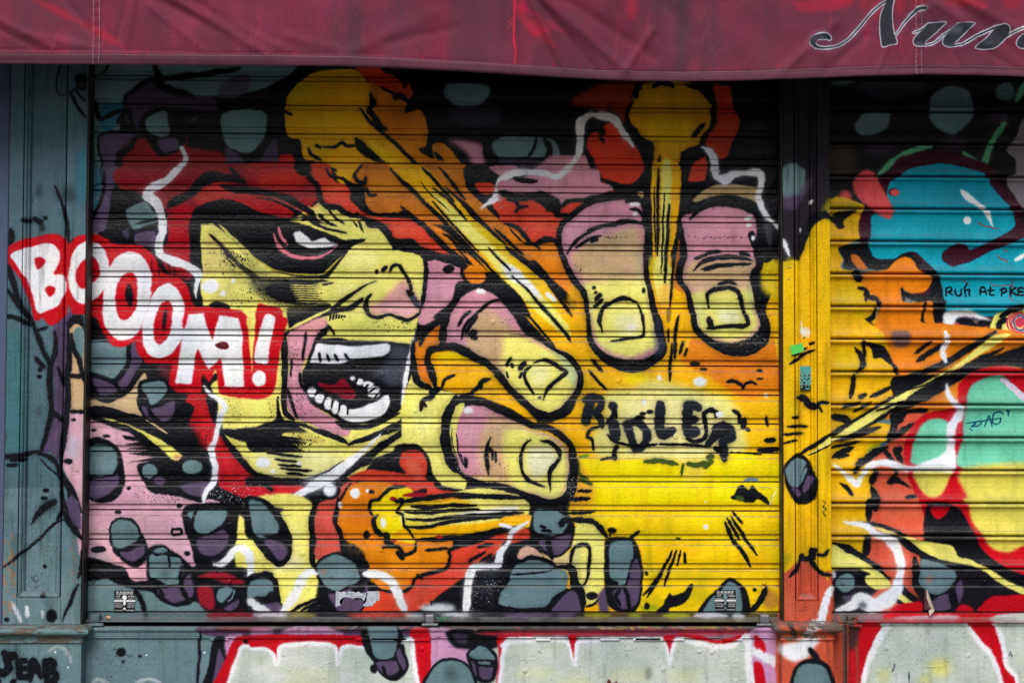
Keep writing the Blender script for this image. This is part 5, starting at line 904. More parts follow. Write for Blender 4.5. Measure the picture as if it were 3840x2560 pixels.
    F((20, 16, 26), '1500,0 1780,30 1900,230 2000,400 2200,560 2420,640 3200,900 3200,1100 640,1100 640,640 900,600 1400,600', 8); F((214, 84, 60), '640,640 900,700 1200,640 1420,420 1480,300 1000,280 960,700 1400,850 1300,1040 700,1040', 14, .0)
    F((214, 84, 60), '1000,290 1380,380 1420,480 1380,720 1420,840 1280,920 1000,940 1000,800 1180,640 1000,480', 10)
    F(K, '960,-40 1032,-40 1002,150 968,120', 5); F(K, '950,270 1000,280 1000,420 930,460', 6); L(K, '1508,-20 1522,130 1512,230', 40); F(CRIM, '1530,10 1700,20 1645,112 1590,124 1545,80', 6); F(K, '1540,140 1620,120 1740,40 1790,40 1880,230 1980,400 2200,560 2400,640 2400,750 2200,650 1900,510 1700,360 1500,280', 8)
    F(PALE, '990,165 1060,180 1200,240 1450,310 1700,350 1772,420 1900,490 2050,560 2180,650 2420,770 2420,830 2150,692 2000,582 1850,522 1650,492 1500,442 1330,352 1150,262', 6); L(K, '890,158 1050,172 1180,212 1310,268', 30); L(K, '1055,238 1250,302 1350,362 1500,462 1650,515 1860,545', [24, 50, 56, 50, 44, 30]); F((190, 180, 90), '1550,360 1700,370 1750,480 1620,470', 24, .5); L(K, '1780,425 1850,450', 40)
    F(PALE, '640,390 700,348 830,402 950,472 1050,542 1112,612 1175,682 1160,725 1030,742 960,682 930,582 700,552 640,530', 6); L(K, '672,338 800,382 950,472 1080,562 1135,632', [30, 60, 40, 44, 30]); F(K, '650,590 880,560 1000,608 930,630 940,700 1020,750 900,800 700,860 650,800', 8); F(TEAL, '695,650 800,600 865,655 850,722 760,765 700,720', 6); F(PUR, '740,800 840,790 800,860', 8, .7)
    F(PALE, '1205,782 1262,755 1410,850 1300,872', 5); L(K, '1260,700 1300,760 1420,850', 50, 5); L(K, '1180,810 1280,870', 30)
    F(TEAL, '1440,492 1500,480 1700,552 1752,622 1732,682 1620,782 1530,782 1420,702', 6); L(K, '1395,470 1400,700 1500,792 1620,812 1730,722 1775,650', [70, 60, 44, 44, 40, 44]); F(PUR, '1740,732 1800,660 1812,760 1770,862', 5); F(PUR, '1540,832 1700,780 1702,905 1560,925', 5); L(K, '1690,770 1722,910', 30); L(K, '1730,760 1760,930', 36); E((200, 110, 100), 1520, 650, 30, 40, 14, .5)
    F(CRIM, '1150,960 1220,882 1350,850 1440,850 1432,960', 7); F(CRIM, '1975,870 2050,805 2200,790 3000,790 3000,915 2000,945', 7); F(CRIM, '1745,945 1790,870 1870,890 1915,945', 7); F(CRIM, '1080,950 3000,945 3000,1035 1080,1035', 6); F((220, 210, 216), '1200,985 1700,960 1760,1000 1300,1005', 14, .8); F((206, 206, 196), '2050,985 2200,950 3000,900 3000,1020 2100,1020', 12); F((120, 110, 108), '690,950 1080,950 1060,1010 690,1010', 12, .8)
    L(WH, '775,150 900,172 980,192 1042,252 1162,302 1232,382 1262,502 1252,622 1232,722 1150,822 1020,882 900,832 840,872 700,925', [30, 46, 60, 66, 76, 80, 80, 70, 80, 120, 130, 120, 90, 60], 11, .7); E((60, 66, 78), 920, 880, 40, 34, 18, .7); E(WH, 665, 615, 24, 40, 12)
    # jamb and low panel
    F((150, 66, 50), '636,1030 905,1030 905,1700 636,1700', 3, 1, True); F((176, 70, 50), '680,1040 740,1040 740,1700 680,1700', 10); F(CRIM, '800,1280 850,1260 870,1400 860,1600 790,1600', 14, .8); F((50, 30, 34), '790,1040 890,1040 860,1240 800,1260', 20, .8); F((70, 66, 64), '745,1040 772,1040 772,1700 745,1700', 6, .8)
    F(CREAM, '905,1030 3200,1030 3200,1700 905,1700', 2, 1, True); F(CRIM, '905,1040 1095,1050 1000,1252 935,1450 905,1600', 7); L(WH, '1160,1050 1050,1220 975,1400 930,1600', [60, 56, 46, 44], 12, .9); F(CRIM, '1870,1040 2115,1040 2152,1200 2205,1450 2285,1505 2300,1640 2165,1640 2100,1400 2000,1250', 8); L(WH, '1855,1065 1960,1202 2082,1352 2170,1620', [44, 44, 44, 40], 11, .9); L(WH, '2110,1050 2160,1202 2205,1425 2285,1510 2300,1640', [50, 44, 40, 36, 36], 11, .9)
    E((222, 218, 90), 1610, 1430, 90, 90, 50, .7); E((214, 214, 120), 1120, 1500, 60, 60, 40, .6); E((176, 186, 190), 1450, 1300, 200, 50, 50, .5); E((214, 214, 120), 1480, 1540, 60, 50, 30, .6)
    for i in range(50): E((64, 70, 76), 1050+rng.random()*1300, 1100+rng.random()*460, 1.5+3*rng.random(), 2+7*rng.random(), 1, .7)
    for s in ('1190,1470 1215,1400', '2220,1330 2240,1290', '2245,1340 2250,1310', '1335,1470 1340,1560'): L((70, 80, 88), s, 12, 3)

OUTL = True; mural_main(); mural_yellow(); mural_fingers(); mural_lower_left(); mural_stones_right(); mural_rail(); mural_riser()
OUTL = False; mural_left_pilaster(); mural_right_shutter(); mural_right_pilaster()
mural_letters()
SIM = True; mural_airbrush(); SIM = False
unsteady(MURAL)

# ------------------------------------------------------------------ materials
def to_image(name, c):
    img = bpy.data.images.new(name, c.w, c.h, alpha=False)
    buf = np.ones((c.h, c.w, 4), np.float32)
    buf[..., :3] = np.clip(c.a, 0, 1)
    img.pixels.foreach_set(buf.ravel()); img.update(); img.pack()
    return img
class NT:
    def __init__(s, name):
        s.m = bpy.data.materials.new(name); s.m.use_nodes = True
        s.t = s.m.node_tree; s.b = s.t.nodes['Principled BSDF']
    def n(s, kind, **kw):
        x = s.t.nodes.new('ShaderNode'+kind)
        for k, v in kw.items(): setattr(x, k, v)
        return x
    def l(s, a, b): s.t.links.new(a, b)
    def put(s, sock, v):
        if hasattr(v, 'node'): s.l(v, sock)
        else: sock.default_value = v
    def math(s, op, a, b=0.0, c=0.0, clamp=False):
        x = s.n('Math', operation=op, use_clamp=clamp)
        for i, v in enumerate((a, b, c)): s.put(x.inputs[i], v)
        return x.outputs[0]
    def mix(s, fac, a, b, mode='MIX'):
        x = s.n('Mix', data_type='RGBA', blend_type=mode)
        s.put(x.inputs[0], fac); s.put(x.inputs[6], a); s.put(x.inputs[7], b)
        return x.outputs[2]
    def ramp(s, v, a, b):
        x = s.n('MapRange'); s.put(x.inputs[0], v); x.inputs[1].default_value = a; x.inputs[2].default_value = b
        return x.outputs[0]
    def noise(s, vec, sc, det=4, rough=.6, dist=0.0, out=0):
        x = s.n('TexNoise'); s.l(vec, x.inputs['Vector']); x.inputs['Scale'].default_value = sc; x.inputs['Detail'].default_value = det
        x.inputs['Roughness'].default_value = rough; x.inputs['Distortion'].default_value = dist
        return x.outputs[out]
    def scaled(s, vec, v):
        x = s.n('Mapping'); s.l(vec, x.inputs[0]); x.inputs['Scale'].default_value = v
        return x.outputs[0]
def rgb(c, k=1.0):
    f = lambda v: (v/12.92 if v <= .04045 else ((v+.055)/1.055)**2.4)
    return tuple(f(v/255.0)*k for v in c) + (1.0,)

ALB = 0.86           # white spray paint reflects about 0.8
def painted(name, img, c, y0=0.0, dust=0.5, wood=0.0, bare=0.0, rough=0.42, blister=1.0, grain=1.0, dirt=0.35, chip=0.0):
    """paint layer read from the wall canvas (planar, by world position), over metal or wood, with procedural wear"""
    k = NT(name)
    geo = k.n('NewGeometry'); pos = geo.outputs['Position']
    s = CAM_D/(CAM_D + y0)
    sep = k.n('SeparateXYZ'); k.l(pos, sep.inputs[0])
    u = k.math('MULTIPLY_ADD', sep.outputs[0], s/(c.x1-c.x0), (CAM_LOC.x*(1-s) - c.x0)/(c.x1-c.x0))
    v = k.math('MULTIPLY_ADD', sep.outputs[2], s/(c.z1-c.z0), (CAM_LOC.z*(1-s) - c.z0)/(c.z1-c.z0))
    cmb = k.n('CombineXYZ'); k.l(u, cmb.inputs[0]); k.l(v, cmb.inputs[1])
    tex = k.n('TexImage', image=img, interpolation='Linear', extension='EXTEND'); k.l(cmb.outputs[0], tex.inputs[0])
    col = k.mix(1.0, tex.outputs[0], (ALB, ALB, ALB, 1), 'MULTIPLY')
    # uneven coats
    n1 = k.noise(pos, 3.1, 3, .62)
    n2 = k.noise(k.scaled(pos, (1, 1, .35)), 26.0, 3, .65)
    tone = k.math('MULTIPLY_ADD', n1, 0.30, 0.83)
    tone = k.math('MULTIPLY', tone, k.math('MULTIPLY_ADD', n2, 0.20, 0.90))
    cc = k.n('CombineXYZ'); [k.l(tone, cc.inputs[i]) for i in range(3)]
    col = k.mix(1.0, col, cc.outputs[0], 'MULTIPLY')
    # overspray specks
    vo = k.n('TexVoronoi'); k.l(pos, vo.inputs['Vector']); vo.inputs['Scale'].default_value = 130.0
    sp = k.math('MULTIPLY', k.ramp(vo.outputs['Distance'], .16, .10), k.ramp(k.noise(pos, 5.0, 2), .56, .66))
    col = k.mix(k.math('MULTIPLY', sp, .75), col, (.012, .015, .02, 1))
    # grime, denser low down in streaks
    g = k.noise(k.scaled(pos, (9, 9, .9)), 3.0, 4, .7)
    gm = k.math('MULTIPLY', k.ramp(g, .52, .78), dirt)
    col = k.mix(gm, col, k.mix(1.0, col, (.22, .21, .20, 1), 'MULTIPLY'))
    # dust lying on ledges
    nz = k.n('SeparateXYZ'); k.l(geo.outputs['Normal'], nz.inputs[0])
    dm = k.math('MULTIPLY', k.ramp(nz.outputs[2], .25, .8), k.ramp(k.noise(k.scaled(pos, (3, 3, 1)), 7.0, 5), .25, .55))
    dm = k.math('MULTIPLY', dm, dust)
    col = k.mix(dm, col, (.13, .125, .12, 1))
    ht = k.n('TexImage', image=HIMG[1 if blister else 0], interpolation='Linear', extension='REPEAT'); k.l(cmb.outputs[0], ht.inputs[0])
    h = k.math('MULTIPLY', ht.outputs[0], RELIEF*grain)
    r = k.math('MULTIPLY_ADD', n2, 0.25, rough-0.10)
    if wood:
        wv = k.scaled(pos, (38, 38, 1.6) if wood > 0 else (1.6, 38, 38))
        wn = k.noise(wv, 3.0, 5, .7, .6)
        h = k.math('ADD', h, k.math('MULTIPLY', wn, 0.0016*abs(wood)))
        crack = k.ramp(wn, .60, .68)
        col = k.mix(k.math('MULTIPLY', crack, .55*min(1, abs(wood)*1.6)), col, (.02, .022, .024, 1))
    if bare:
        bn = k.noise(k.scaled(pos, (4, 20, 14)), 2.6, 8, .72, .3)
        bm = k.ramp(bn, 1-bare-.02, 1-bare+.02)
        wg = k.noise(k.scaled(pos, (5, 60, 70)), 3.0, 5, .7)
        wc = k.mix(k.ramp(wg, .3, .7), (.035, .028, .022, 1), (.21, .17, .13, 1))
        col = k.mix(bm, col, wc); r = k.math('ADD', r, k.math('MULTIPLY', bm, .35), clamp=True)
        h = k.math('SUBTRACT', h, k.math('MULTIPLY', bm, .0022)); h = k.math('ADD', h, k.math('MULTIPLY', k.math('MULTIPLY', wg, bm), .003))
    if chip:
        cn = k.noise(pos, 17.0, 5, .68)
        cm = k.ramp(cn, .735, .745)
        cm = k.math('MULTIPLY', cm, chip)
        col = k.mix(cm, col, k.mix(k.ramp(n1, .45, .55), (.10, .012, .016, 1), (.34, .36, .38, 1)))
        pass
    bp = k.n('Bump'); bp.inputs['Strength'].default_value = 1.0; bp.inputs['Distance'].default_value = 1.0
    k.l(h, bp.inputs['Height']); k.l(bp.outputs[0], k.b.inputs['Normal'])
    k.l(col, k.b.inputs['Base Color']); k.put(k.b.inputs['Roughness'], r)
    k.b.inputs['Specular IOR Level'].default_value = 0.13
    return k.m
def plain(name, c, rough=.6, metal=0.0, var=.25, sc=30.0, bump=.0008, lin=None):
    k = NT(name)
    pos = k.n('NewGeometry').outputs['Position']
    n = k.noise(pos, sc, 6, .65)
    base = lin if lin else rgb(c)
    lo = tuple(v*(1-var) for v in base[:3])+(1,); hi = tuple(min(1, v*(1+var)) for v in base[:3])+(1,)
    k.l(k.mix(n, lo, hi), k.b.inputs['Base Color'])
    k.b.inputs['Roughness'].default_value = rough; k.b.inputs['Metallic'].default_value = metal
    if bump:
        bp = k.n('Bump'); bp.inputs['Distance'].default_value = 1.0
        k.l(k.math('MULTIPLY', k.noise(pos, sc*4, 5, .6), bump), bp.inputs['Height']); k.l(bp.outputs[0], k.b.inputs['Normal'])
    return k.m

IMG = to_image('wall_paint', MURAL)
RELIEF = .0062       # metres between the lowest and highest paint
def relief(domes):
    """paint relief: orange peel, coats, and blisters in clusters"""
    h_, w_ = MURAL.h, MURAL.w
    r = .5*vnoise(h_, w_, 2.2, 1)*.11 + .10*vnoise(h_, w_, 7, 2) + .10*vnoise(h_, w_, 40, 2)
    if domes:
        msk = vnoise(h_, w_, 170, 2)
        for _ in range(5200):
            x, y = int(rng.random()*w_), int(rng.random()*h_)
            if msk[y, x] < .10+.25*rng.random(): continue
            a = (1.2+7.0*rng.random()**3.2); b_ = a*(.6+.5*rng.random()); R = int(a+b_)+2
            if x < R or y < R or x+R >= w_ or y+R >= h_: continue
            Y, X_ = np.mgrid[-R:R+1, -R:R+1]; th = rng.random()*3
            u_, v_ = (X_*math.cos(th)+Y*math.sin(th))/a, (-X_*math.sin(th)+Y*math.cos(th))/b_
            d = np.clip(1-u_*u_-v_*v_, 0, 1)**.75*(.10+.055*a)
            t_ = r[y-R:y+R+1, x-R:x+R+1]; np.maximum(t_, t_*.4+d, out=t_, where=d > 0)
        # runs and peeled flakes along the slat grooves
        for _ in range(420):
            x, y = int(rng.random()*(w_-90))+10, int(rng.random()*(h_-20))+8
            n_ = 10+int(60*rng.random()); q = vnoise(5, n_, 6, 2)
            r[y-2:y+3, x:x+n_] += .22*np.clip(q+.25, 0, 1)
    c = Canvas.__new__(Canvas); c.w, c.h = w_, h_
    c.a = np.repeat(np.clip(.32+r, 0, 1)[..., None], 3, 2).astype(np.float32)
    im = to_image('paint_relief_%d' % domes, c); im.colorspace_settings.name = 'Non-Color'
    return im
HIMG = [relief(0), relief(1)]
M_SHUT = painted('shutter_paint', IMG, MURAL, 0.0, dust=.7, rough=.36, chip=.55)
M_SHUT2 = painted('shutter_paint_right', IMG, MURAL, 0.0, dust=.55, rough=.42, blister=0, dirt=.4, chip=.3)
PIL = -0.090
M_PIL = painted('pilaster_paint', IMG, MURAL, PIL, dust=.5, wood=1.0, rough=.5, blister=0, dirt=.8, chip=.5)
M_PILW = painted('worn_moulding_paint', IMG, MURAL, PIL-.03, dust=.6, wood=-.6, bare=.50, rough=.5, blister=0, dirt=.6, chip=.6)
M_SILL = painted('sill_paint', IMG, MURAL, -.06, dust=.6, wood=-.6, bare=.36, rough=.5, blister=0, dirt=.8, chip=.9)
M_RISER = painted('riser_paint', IMG, MURAL, -.03, dust=.4, wood=.10, rough=.5, blister=.4, dirt=.5, chip=.6)
M_DARK = plain('dark_steel', (26, 25, 26), .6, .3, .4, 60)
M_GUIDE = plain('guide_steel', (34, 30, 30), .55, .4, .5, 40)
M_GAL = plain('worn_galvanised_steel', (120, 122, 126), .5, .5, .4, 70)
M_WALL = plain('blue_grey_stucco', (72, 84, 112), .85, 0, .2, 12, .003)
M_STONE = plain('pavement_stone', (104, 102, 98), .85, 0, .25, 6, .004)
M_BLACKP = plain('black_plastic', (16, 16, 17), .45, 0, .3, 90, .0004)
M_STK = plain('black_sticker_vinyl', (13, 14, 16), .35, 0, .15, 200, 0)
M_STKW = plain('white_print', (226, 228, 232), .5, 0, .08, 300, 0)
M_STKR = plain('red_print', (180, 30, 40), .5, 0, .1, 300, 0)
M_STKG = plain('grey_sticker_paper', (178, 184, 194), .6, 0, .12, 120, 0)
M_GREEN = plain('green_tape', (74, 196, 74), .55, 0, .12, 90, .0006)
M_TURQT = plain('turquoise_print', (84, 176, 166), .4, 0, .15, 220, 0)
M_GREYT = plain('grey_print', (120, 122, 130), .4, 0, .35, 220, 0)
M_BROWN = plain('brown_sticker', (74, 34, 30), .5, 0, .15, 160, 0)
M_KRAFT = plain('sticker_backing_paper', (176, 166, 150), .7, 0, .12, 90, .0005)
M_CIG = plain('cigarette_filter', (206, 140, 74), .7, 0, .15, 200, 0)
M_WIRE = plain('green_wire', (40, 130, 90), .4, 0, .2, 200, 0)

# ------------------------------------------------------------------ mesh helpers
def link(name, me, mat, parent=None):
    o = bpy.data.objects.new(name, me); COL.objects.link(o)
    if mat is not None and not me.materials: me.materials.append(mat)
    if parent is not None: o.parent = parent
    return o
def tag(o, label, cat, group=None):
    o['label'] = label; o['category'] = cat
    if group: o['group'] = group
    return o
def empty(name, loc=(0, 0, 0)):
    o = bpy.data.objects.new(name, None); COL.objects.link(o); o.location = loc
    return o
def mesh_from(name, v, f, smooth=False):
    me = bpy.data.meshes.new(name); me.from_pydata([tuple(p) for p in v], [], [tuple(q) for q in f]); me.update()
    if smooth: me.polygons.foreach_set('use_smooth', [True]*len(me.polygons))
    return me
def box_me(name, x0, x1, y0, y1, z0, z1, bev=0.0):
    bm = bmesh.new()
    bmesh.ops.create_cube(bm, size=1)
    for p in bm.verts: p.co = Vector((x0+(p.co.x+.5)*(x1-x0), y0+(p.co.y+.5)*(y1-y0), z0+(p.co.z+.5)*(z1-z0)))
    if bev: bmesh.ops.bevel(bm, geom=bm.edges[:], offset=bev, segments=2, affect='EDGES', profile=.5)
    me = bpy.data.meshes.new(name); bm.to_mesh(me); bm.free()
    return me
def box(name, x0, x1, y0, y1, z0, z1, mat, parent=None, bev=0.0):
    loc = parent.location if parent is not None else Vector()
    return link(name, box_me(name, x0-loc.x, x1-loc.x, y0-loc.y, y1-loc.y, z0-loc.z, z1-loc.z, bev), mat, parent)
def extrude_x(name, prof, x0, x1, back, mat, parent=None, nx=1, wav=0.0, off=(0, 0, 0)):
    """profile list of (y, z) from top to bottom, extruded along x and closed at the back"""
    ring = list(prof) + [(back, prof[-1][1]), (back, prof[0][1])]
    n = len(ring); v = []; f = []
    for i in range(nx+1):
        x = x0+(x1-x0)*i/nx
        for j, (y, z) in enumerate(ring):
            d = (wav*(math.sin(i*1.7+j*.9)+math.sin(i*.61+j*2.1)) if j < n-2 else 0)
            v.append((x-off[0], y+d-off[1], z+d*.4-off[2]))
    for i in range(nx):
        for j in range(n):
            a = i*n+j; b = i*n+(j+1) % n
            f.append((a, b, b+n, a+n))
    f.append(tuple(range(n-1, -1, -1))); f.append(tuple(nx*n+j for j in range(n)))
    me = mesh_from(name, v, f)
    return link(name, me, mat, parent)
def sweep(name, prof, path, mat, parent=None, off=(0, 0, 0)):
    """moulding profile [(out, z)] carried round a path of (x, y) corners; 'out' grows away from the wall; mitred"""
    v = []; f = []; n = len(prof); m = len(path)
    for i, (px, py) in enumerate(path):
        d = Vector((0, 0)); 
        if i > 0: a = (Vector(path[i])-Vector(path[i-1])).normalized(); n1 = Vector((a.y, -a.x))
        if i < m-1: b = (Vector(path[i+1])-Vector(path[i])).normalized(); n2 = Vector((b.y, -b.x))
        if i == 0: nn = n2
        elif i == m-1: nn = n1
        else:
            nn = (n1+n2); nn = nn/(1+n1.dot(n2))
        for o_, z in prof: v.append((px+nn.x*o_-off[0], py+nn.y*o_-off[1], z-off[2]))
    for i in range(m-1):
        for j in range(n-1):
            a = i*n+j; f.append((a, a+1, a+1+n, a+n))
    me = mesh_from(name, v, f)
    return link(name, me, mat, parent)
def tube(name, pth, r, mat, parent=None, seg=8, off=(0, 0, 0)):
    p = [Vector(q) for q in pth]; v = []; f = []
    up = Vector((.13, .21, .97))
    for i, q in enumerate(p):
        d = (p[min(i+1, len(p)-1)]-p[max(i-1, 0)]).normalized()
        a = d.cross(up).normalized(); b = d.cross(a)
        rr = r[i] if hasattr(r, '__len__') else r
        for k in range(seg):
            t = 2*math.pi*k/seg; v.append(q + a*math.cos(t)*rr + b*math.sin(t)*rr - Vector(off))
    for i in range(len(p)-1):
        for k in range(seg):
            a = i*seg+k; b = i*seg+(k+1) % seg; f.append((a, b, b+seg, a+seg))
    f.append(tuple(range(seg-1, -1, -1))); f.append(tuple((len(p)-1)*seg+k for k in range(seg)))
    return link(name, mesh_from(name, v, f, True), mat, parent)
def spline3(pts3, n=8):
    a = np.array(pts3, float); q = np.concatenate([2*a[:1]-a[1:2], a, 2*a[-1:]-a[-2:-1]]); out = []
    for i in range(1, len(q)-2):
        for t in np.linspace(0, 1, n, endpoint=False):
            b, c = q[i], q[i+1]; tm, tn = .5*(c-q[i-1]), .5*(q[i+2]-b)
            out.append((2*t**3-3*t**2+1)*b+(t**3-2*t**2+t)*tm+(-2*t**3+3*t**2)*c+(t**3-t**2)*tn)
    out.append(a[-1]); return out
def X(px, py=1300, y=0.0): return P(px, py, y)[0]
def Z(py, px=1600, y=0.0): return P(px, py, y)[1]

# ------------------------------------------------------------------ the setting
g = box('pavement', -30, 30, -40, 0.3, -0.3, 0.0, M_STONE); g['kind'] = 'structure'
fac = empty('shop_facade_wall', (0, .3, 0)); tag(fac, 'dark backing wall of the shop behind the shutters, above the awning', 'wall'); fac['kind'] = 'thing'
box('wall', -2.9, 3.9, .16, .40, 0.0, 5.2, plain('facade_render', (120, 116, 110), .85, 0, .2, 8, .003), fac)

# stucco wall at the far left edge
xl = X(26, 1300, -.06)
sw = empty('stucco_wall', (xl-.6, -.06, 0)); tag(sw, 'blue-grey stucco wall, thin strip at the left edge beside the teal pilaster', 'wall'); sw['kind'] = 'thing'
box('wall', xl-1.6, xl-.002, -.062, .30, 0, 5.2, M_WALL, sw, .004)
hook = [(-1.885+.009*math.cos(a), -.066-.004*math.sin(a*.5), Z(845)+.016*math.sin(a)) for a in np.linspace(.6, 5.6, 14)]
tube('hook', hook, .0016, M_GAL, sw, 6, sw.location)

# ------------------------------------------------------------------ main roller shutter
SX0, SX1 = -1.640, 1.062
PITCH_M = .10822
ZJ0 = Z(282, 340) 
sh = empty('roller_shutter', ((SX0+SX1)/2, 0, .62)); tag(sh, 'wide main roller shutter painted with a shouting comic face, fists and yellow blast', 'shutter', 'roller shutters')
slat_prof = [(.018, 0), (.004, -.0021), (.0004, -.0032), (-.0008, -.0182), (-.0090, -.0206), (-.0104, -.0226), (-.0122, -.038), (-.0128, -.054), (-.0122, -.070), (-.0100, -.0836), (-.0086, -.0850), (-.0002, -.0868), (-.0012, -.1044), (.004, -.1059), (.018, -PITCH_M+.0004)]
slats = []
NSL = 18
def slat_mesh(seed):
    pr = [(y, z) for y, z in slat_prof]
    ring = pr + [(.022, pr[-1][1]), (.022, 0)]
    r_ = random.Random(seed); n = len(ring); nx = 30; v = []; f = []
    ph = [r_.random()*6.28 for _ in range(6)]
    for i in range(nx+1):
        t = i/nx; x = -1.351+2.702*t
        for j, (y, z) in enumerate(ring):
            wv = .0007*math.sin(t*9+ph[0]+j*.25)+.0005*math.sin(t*23+ph[1]+j*.5)+.0003*math.sin(t*51+ph[2]+j)
            v.append((x, y+(wv if j < n-2 else 0), z+(.5*wv if 0 < j < n-3 else 0)))
    for i in range(nx):
        for j in range(n):
            a = i*n+j; b = i*n+(j+1) % n
            f.append((a, b, b+n, a+n))
    f.append(tuple(range(n-1, -1, -1))); f.append(tuple(nx*n+j for j in range(n)))
    return mesh_from('slat', v, f)
smesh = [slat_mesh(i) for i in range(4)]
for m_ in smesh: m_.materials.append(M_SHUT)
for i in range(-3, NSL-1):
    o = link('slat', smesh[(i*3) % 4], None, sh)
    o.location = (0, (random.random()-.5)*.001, ZJ0 - PITCH_M*i - sh.location.z)
zb = ZJ0 - PITCH_M*(NSL-1)
zp = Z(2194)
z2 = Z(2166)
off = sh.location
extrude_x('short_slat', [(.009, zb), (.0015, zb-.002), (.0005, zb-.006), (-.006, zb-.009), (-.0075, z2+.002), (.001, z2-.001), (.001, zp+.002), (.009, zp+.0006)], SX0, SX1, .014, M_SHUT, sh, 20, .0004, off)
zr, ze = Z(2292), Z(2326)
extrude_x('bottom_plate', [(.008, zp), (-.004, zp-.001), (-.0085, zp-.005), (-.0095, (zp+zr)/2), (-.0085, zr+.004), (.004, zr+.001)], SX0, SX1, .014, M_SHUT, sh, 20, .0004, off)
extrude_x('bottom_rail', [(.004, zr), (-.004, zr-.003), (-.007, zr-.018), (-.016, ze+.010), (-.040, ze+.006), (-.042, ze+.003), (-.040, ze)], SX0, SX1, .012, M_SHUT, sh, 20, .0004, off)
# guides
xg0, xg1 = X(342, 1300, 0), X(2921, 1300, 0)
for a, b in ((SX0-.01, xg0+.004), (xg1-.002, SX1+.012)):
    box('guide_rail', a, b, -.034, -.012, zr-.04, 3.1, M_GUIDE, sh, .002)
for a in (X(316, 1300, -.09)+.0008, X(2938, 1300, -.09)-.0068):
    box('guide_flange', a, a+.006, -.084, -.0345, zr-.03, 3.1, M_GUIDE, sh, .0015)
def lock_lug(px, sc, par, mat, y=-.012):
    x = X(px); 
    v = []; f = []
    box('lock_plate', x-.034*sc, x+.034*sc, y-.040, y-.030, ze-.012, ze-.002, mat, par, .003)
    lp = COL.objects[-1]
    lg = box('lock_lug', x-.020*sc, x+.018*sc, y-.036, y-.004, ze-.002, ze+.030, mat, par, .006); lg.parent = lp
lock_lug(382, .95, sh, M_SHUT); lock_lug(1620, .9, sh, M_GAL); lock_lug(2858, .95, sh, M_GAL)
def disc(name, x, y, z, r, mat, par, depth=.004, seg=14):
    v = []; f = []
    for k, (rr, d) in enumerate(((r, 0), (r, -depth*.6), (r*.7, -depth))):
        for i in range(seg):
            t = 2*math.pi*i/seg; v.append((x+rr*math.cos(t)-par.location.x, y+d-par.location.y, z+rr*math.sin(t)-par.location.z))
    for k in range(2):
        for i in range(seg):
            a = k*seg+i; b = k*seg+(i+1) % seg; f.append((a, b, b+seg, a+seg))
    f.append(tuple(2*seg+i for i in range(seg)))
    return link(name, mesh_from(name, v, f, True), mat, par)
for px, py in ((870, 2179), (1388, 2180), (1878, 2183), (2862, 2183), (362, 2178)):
    disc('screw', X(px), -.001, Z(py), .0075, M_SHUT, sh)
kx, kz = X(1623), Z(2256)
kh = disc('keyhole', kx, -.0095, kz+.004, .0055, M_BLACKP, sh, .0006); ks = box('keyhole_slot', kx-.0022, kx+.0022, -.0106, -.0094, kz-.010, kz+.002, M_BLACKP, sh); ks.parent = kh

# ------------------------------------------------------------------ right roller shutter
RX0, RX1 = 1.19, 3.55
rs = empty('roller_shutter', ((RX0+RX1)/2, 0, .62)); tag(rs, 'right-hand roller shutter with turquoise head and red-ringed mint eggs, cut by the frame', 'shutter', 'roller shutters')
zq = [Z(v, 3500) for v in (419, 663, 1154, 1646, 2133)]
RP = (zq[1]-zq[4])/12.0
rp = [(.020, 0), (.003, -.0024), (-.005, -.006), (-.0065, -.011), (-.003, -.0155), (.0045, -.0175), (.0085, -.032), (.0098, -.050), (.0088, -.068), (.0052, -.086), (-.0008, -.1015), (-.0052, -.1045), (-.0070, -.109), (-.0058, -.1150), (.0015, -.1185), (.020, -RP+.0004)]
def rslat_mesh(seed):
    ring = rp + [(.024, rp[-1][1]), (.024, 0)]
    r_ = random.Random(seed); n = len(ring); nx = 24; v = []; f = []
    ph = [r_.random()*6.28 for _ in range(4)]; L2 = (RX1-RX0)/2
    for i in range(nx+1):
        t = i/nx
        for j, (y, z) in enumerate(ring):
            wv = .0006*math.sin(t*11+ph[0]+j*.2)+.0003*math.sin(t*37+ph[1]+j*.4)
            v.append((-L2+2*L2*t, y+(wv if j < n-2 else 0), z))
    for i in range(nx):
        for j in range(n):
            a = i*n+j; b = i*n+(j+1) % n; f.append((a, b, b+n, a+n))
    f.append(tuple(range(n-1, -1, -1))); f.append(tuple(nx*n+j for j in range(n)))
    return mesh_from('slat', v, f)
rmesh = [rslat_mesh(40+i) for i in range(3)]
for m_ in rmesh: m_.materials.append(M_SHUT2)
for i in range(-6, 12):
    o = link('slat', rmesh[i % 3], None, rs)
    o.location = (0, (random.random()-.5)*.001, zq[1]-RP*i-rs.location.z)
zb2 = zq[1]-RP*12; zp2 = Z(2195, 3450); zr2, ze2 = Z(2293, 3450), Z(2327, 3450)
off = rs.location
zm = Z(2166, 3450)
extrude_x('short_slat', [(.010, zb2), (.001, zb2-.002), (-.005, zb2-.006), (-.005, zm+.002), (.003, zm-.001), (.003, zp2+.002), (.010, zp2+.0006)], RX0, RX1, .016, M_SHUT2, rs, 16, .0004, off)
extrude_x('bottom_plate', [(.008, zp2), (-.006, zp2-.001), (-.009, zp2-.006), (-.0095, zr2+.004), (.004, zr2+.001)], RX0, RX1, .016, M_SHUT2, rs, 16, .0004, off)
extrude_x('bottom_rail', [(.004, zr2), (-.004, zr2-.003), (-.008, zr2-.018), (-.016, ze2+.008), (-.046, ze2+.005), (-.047, ze2+.003), (-.045, ze2)], RX0, RX1, .012, M_SHUT2, rs, 16, .0004, off)
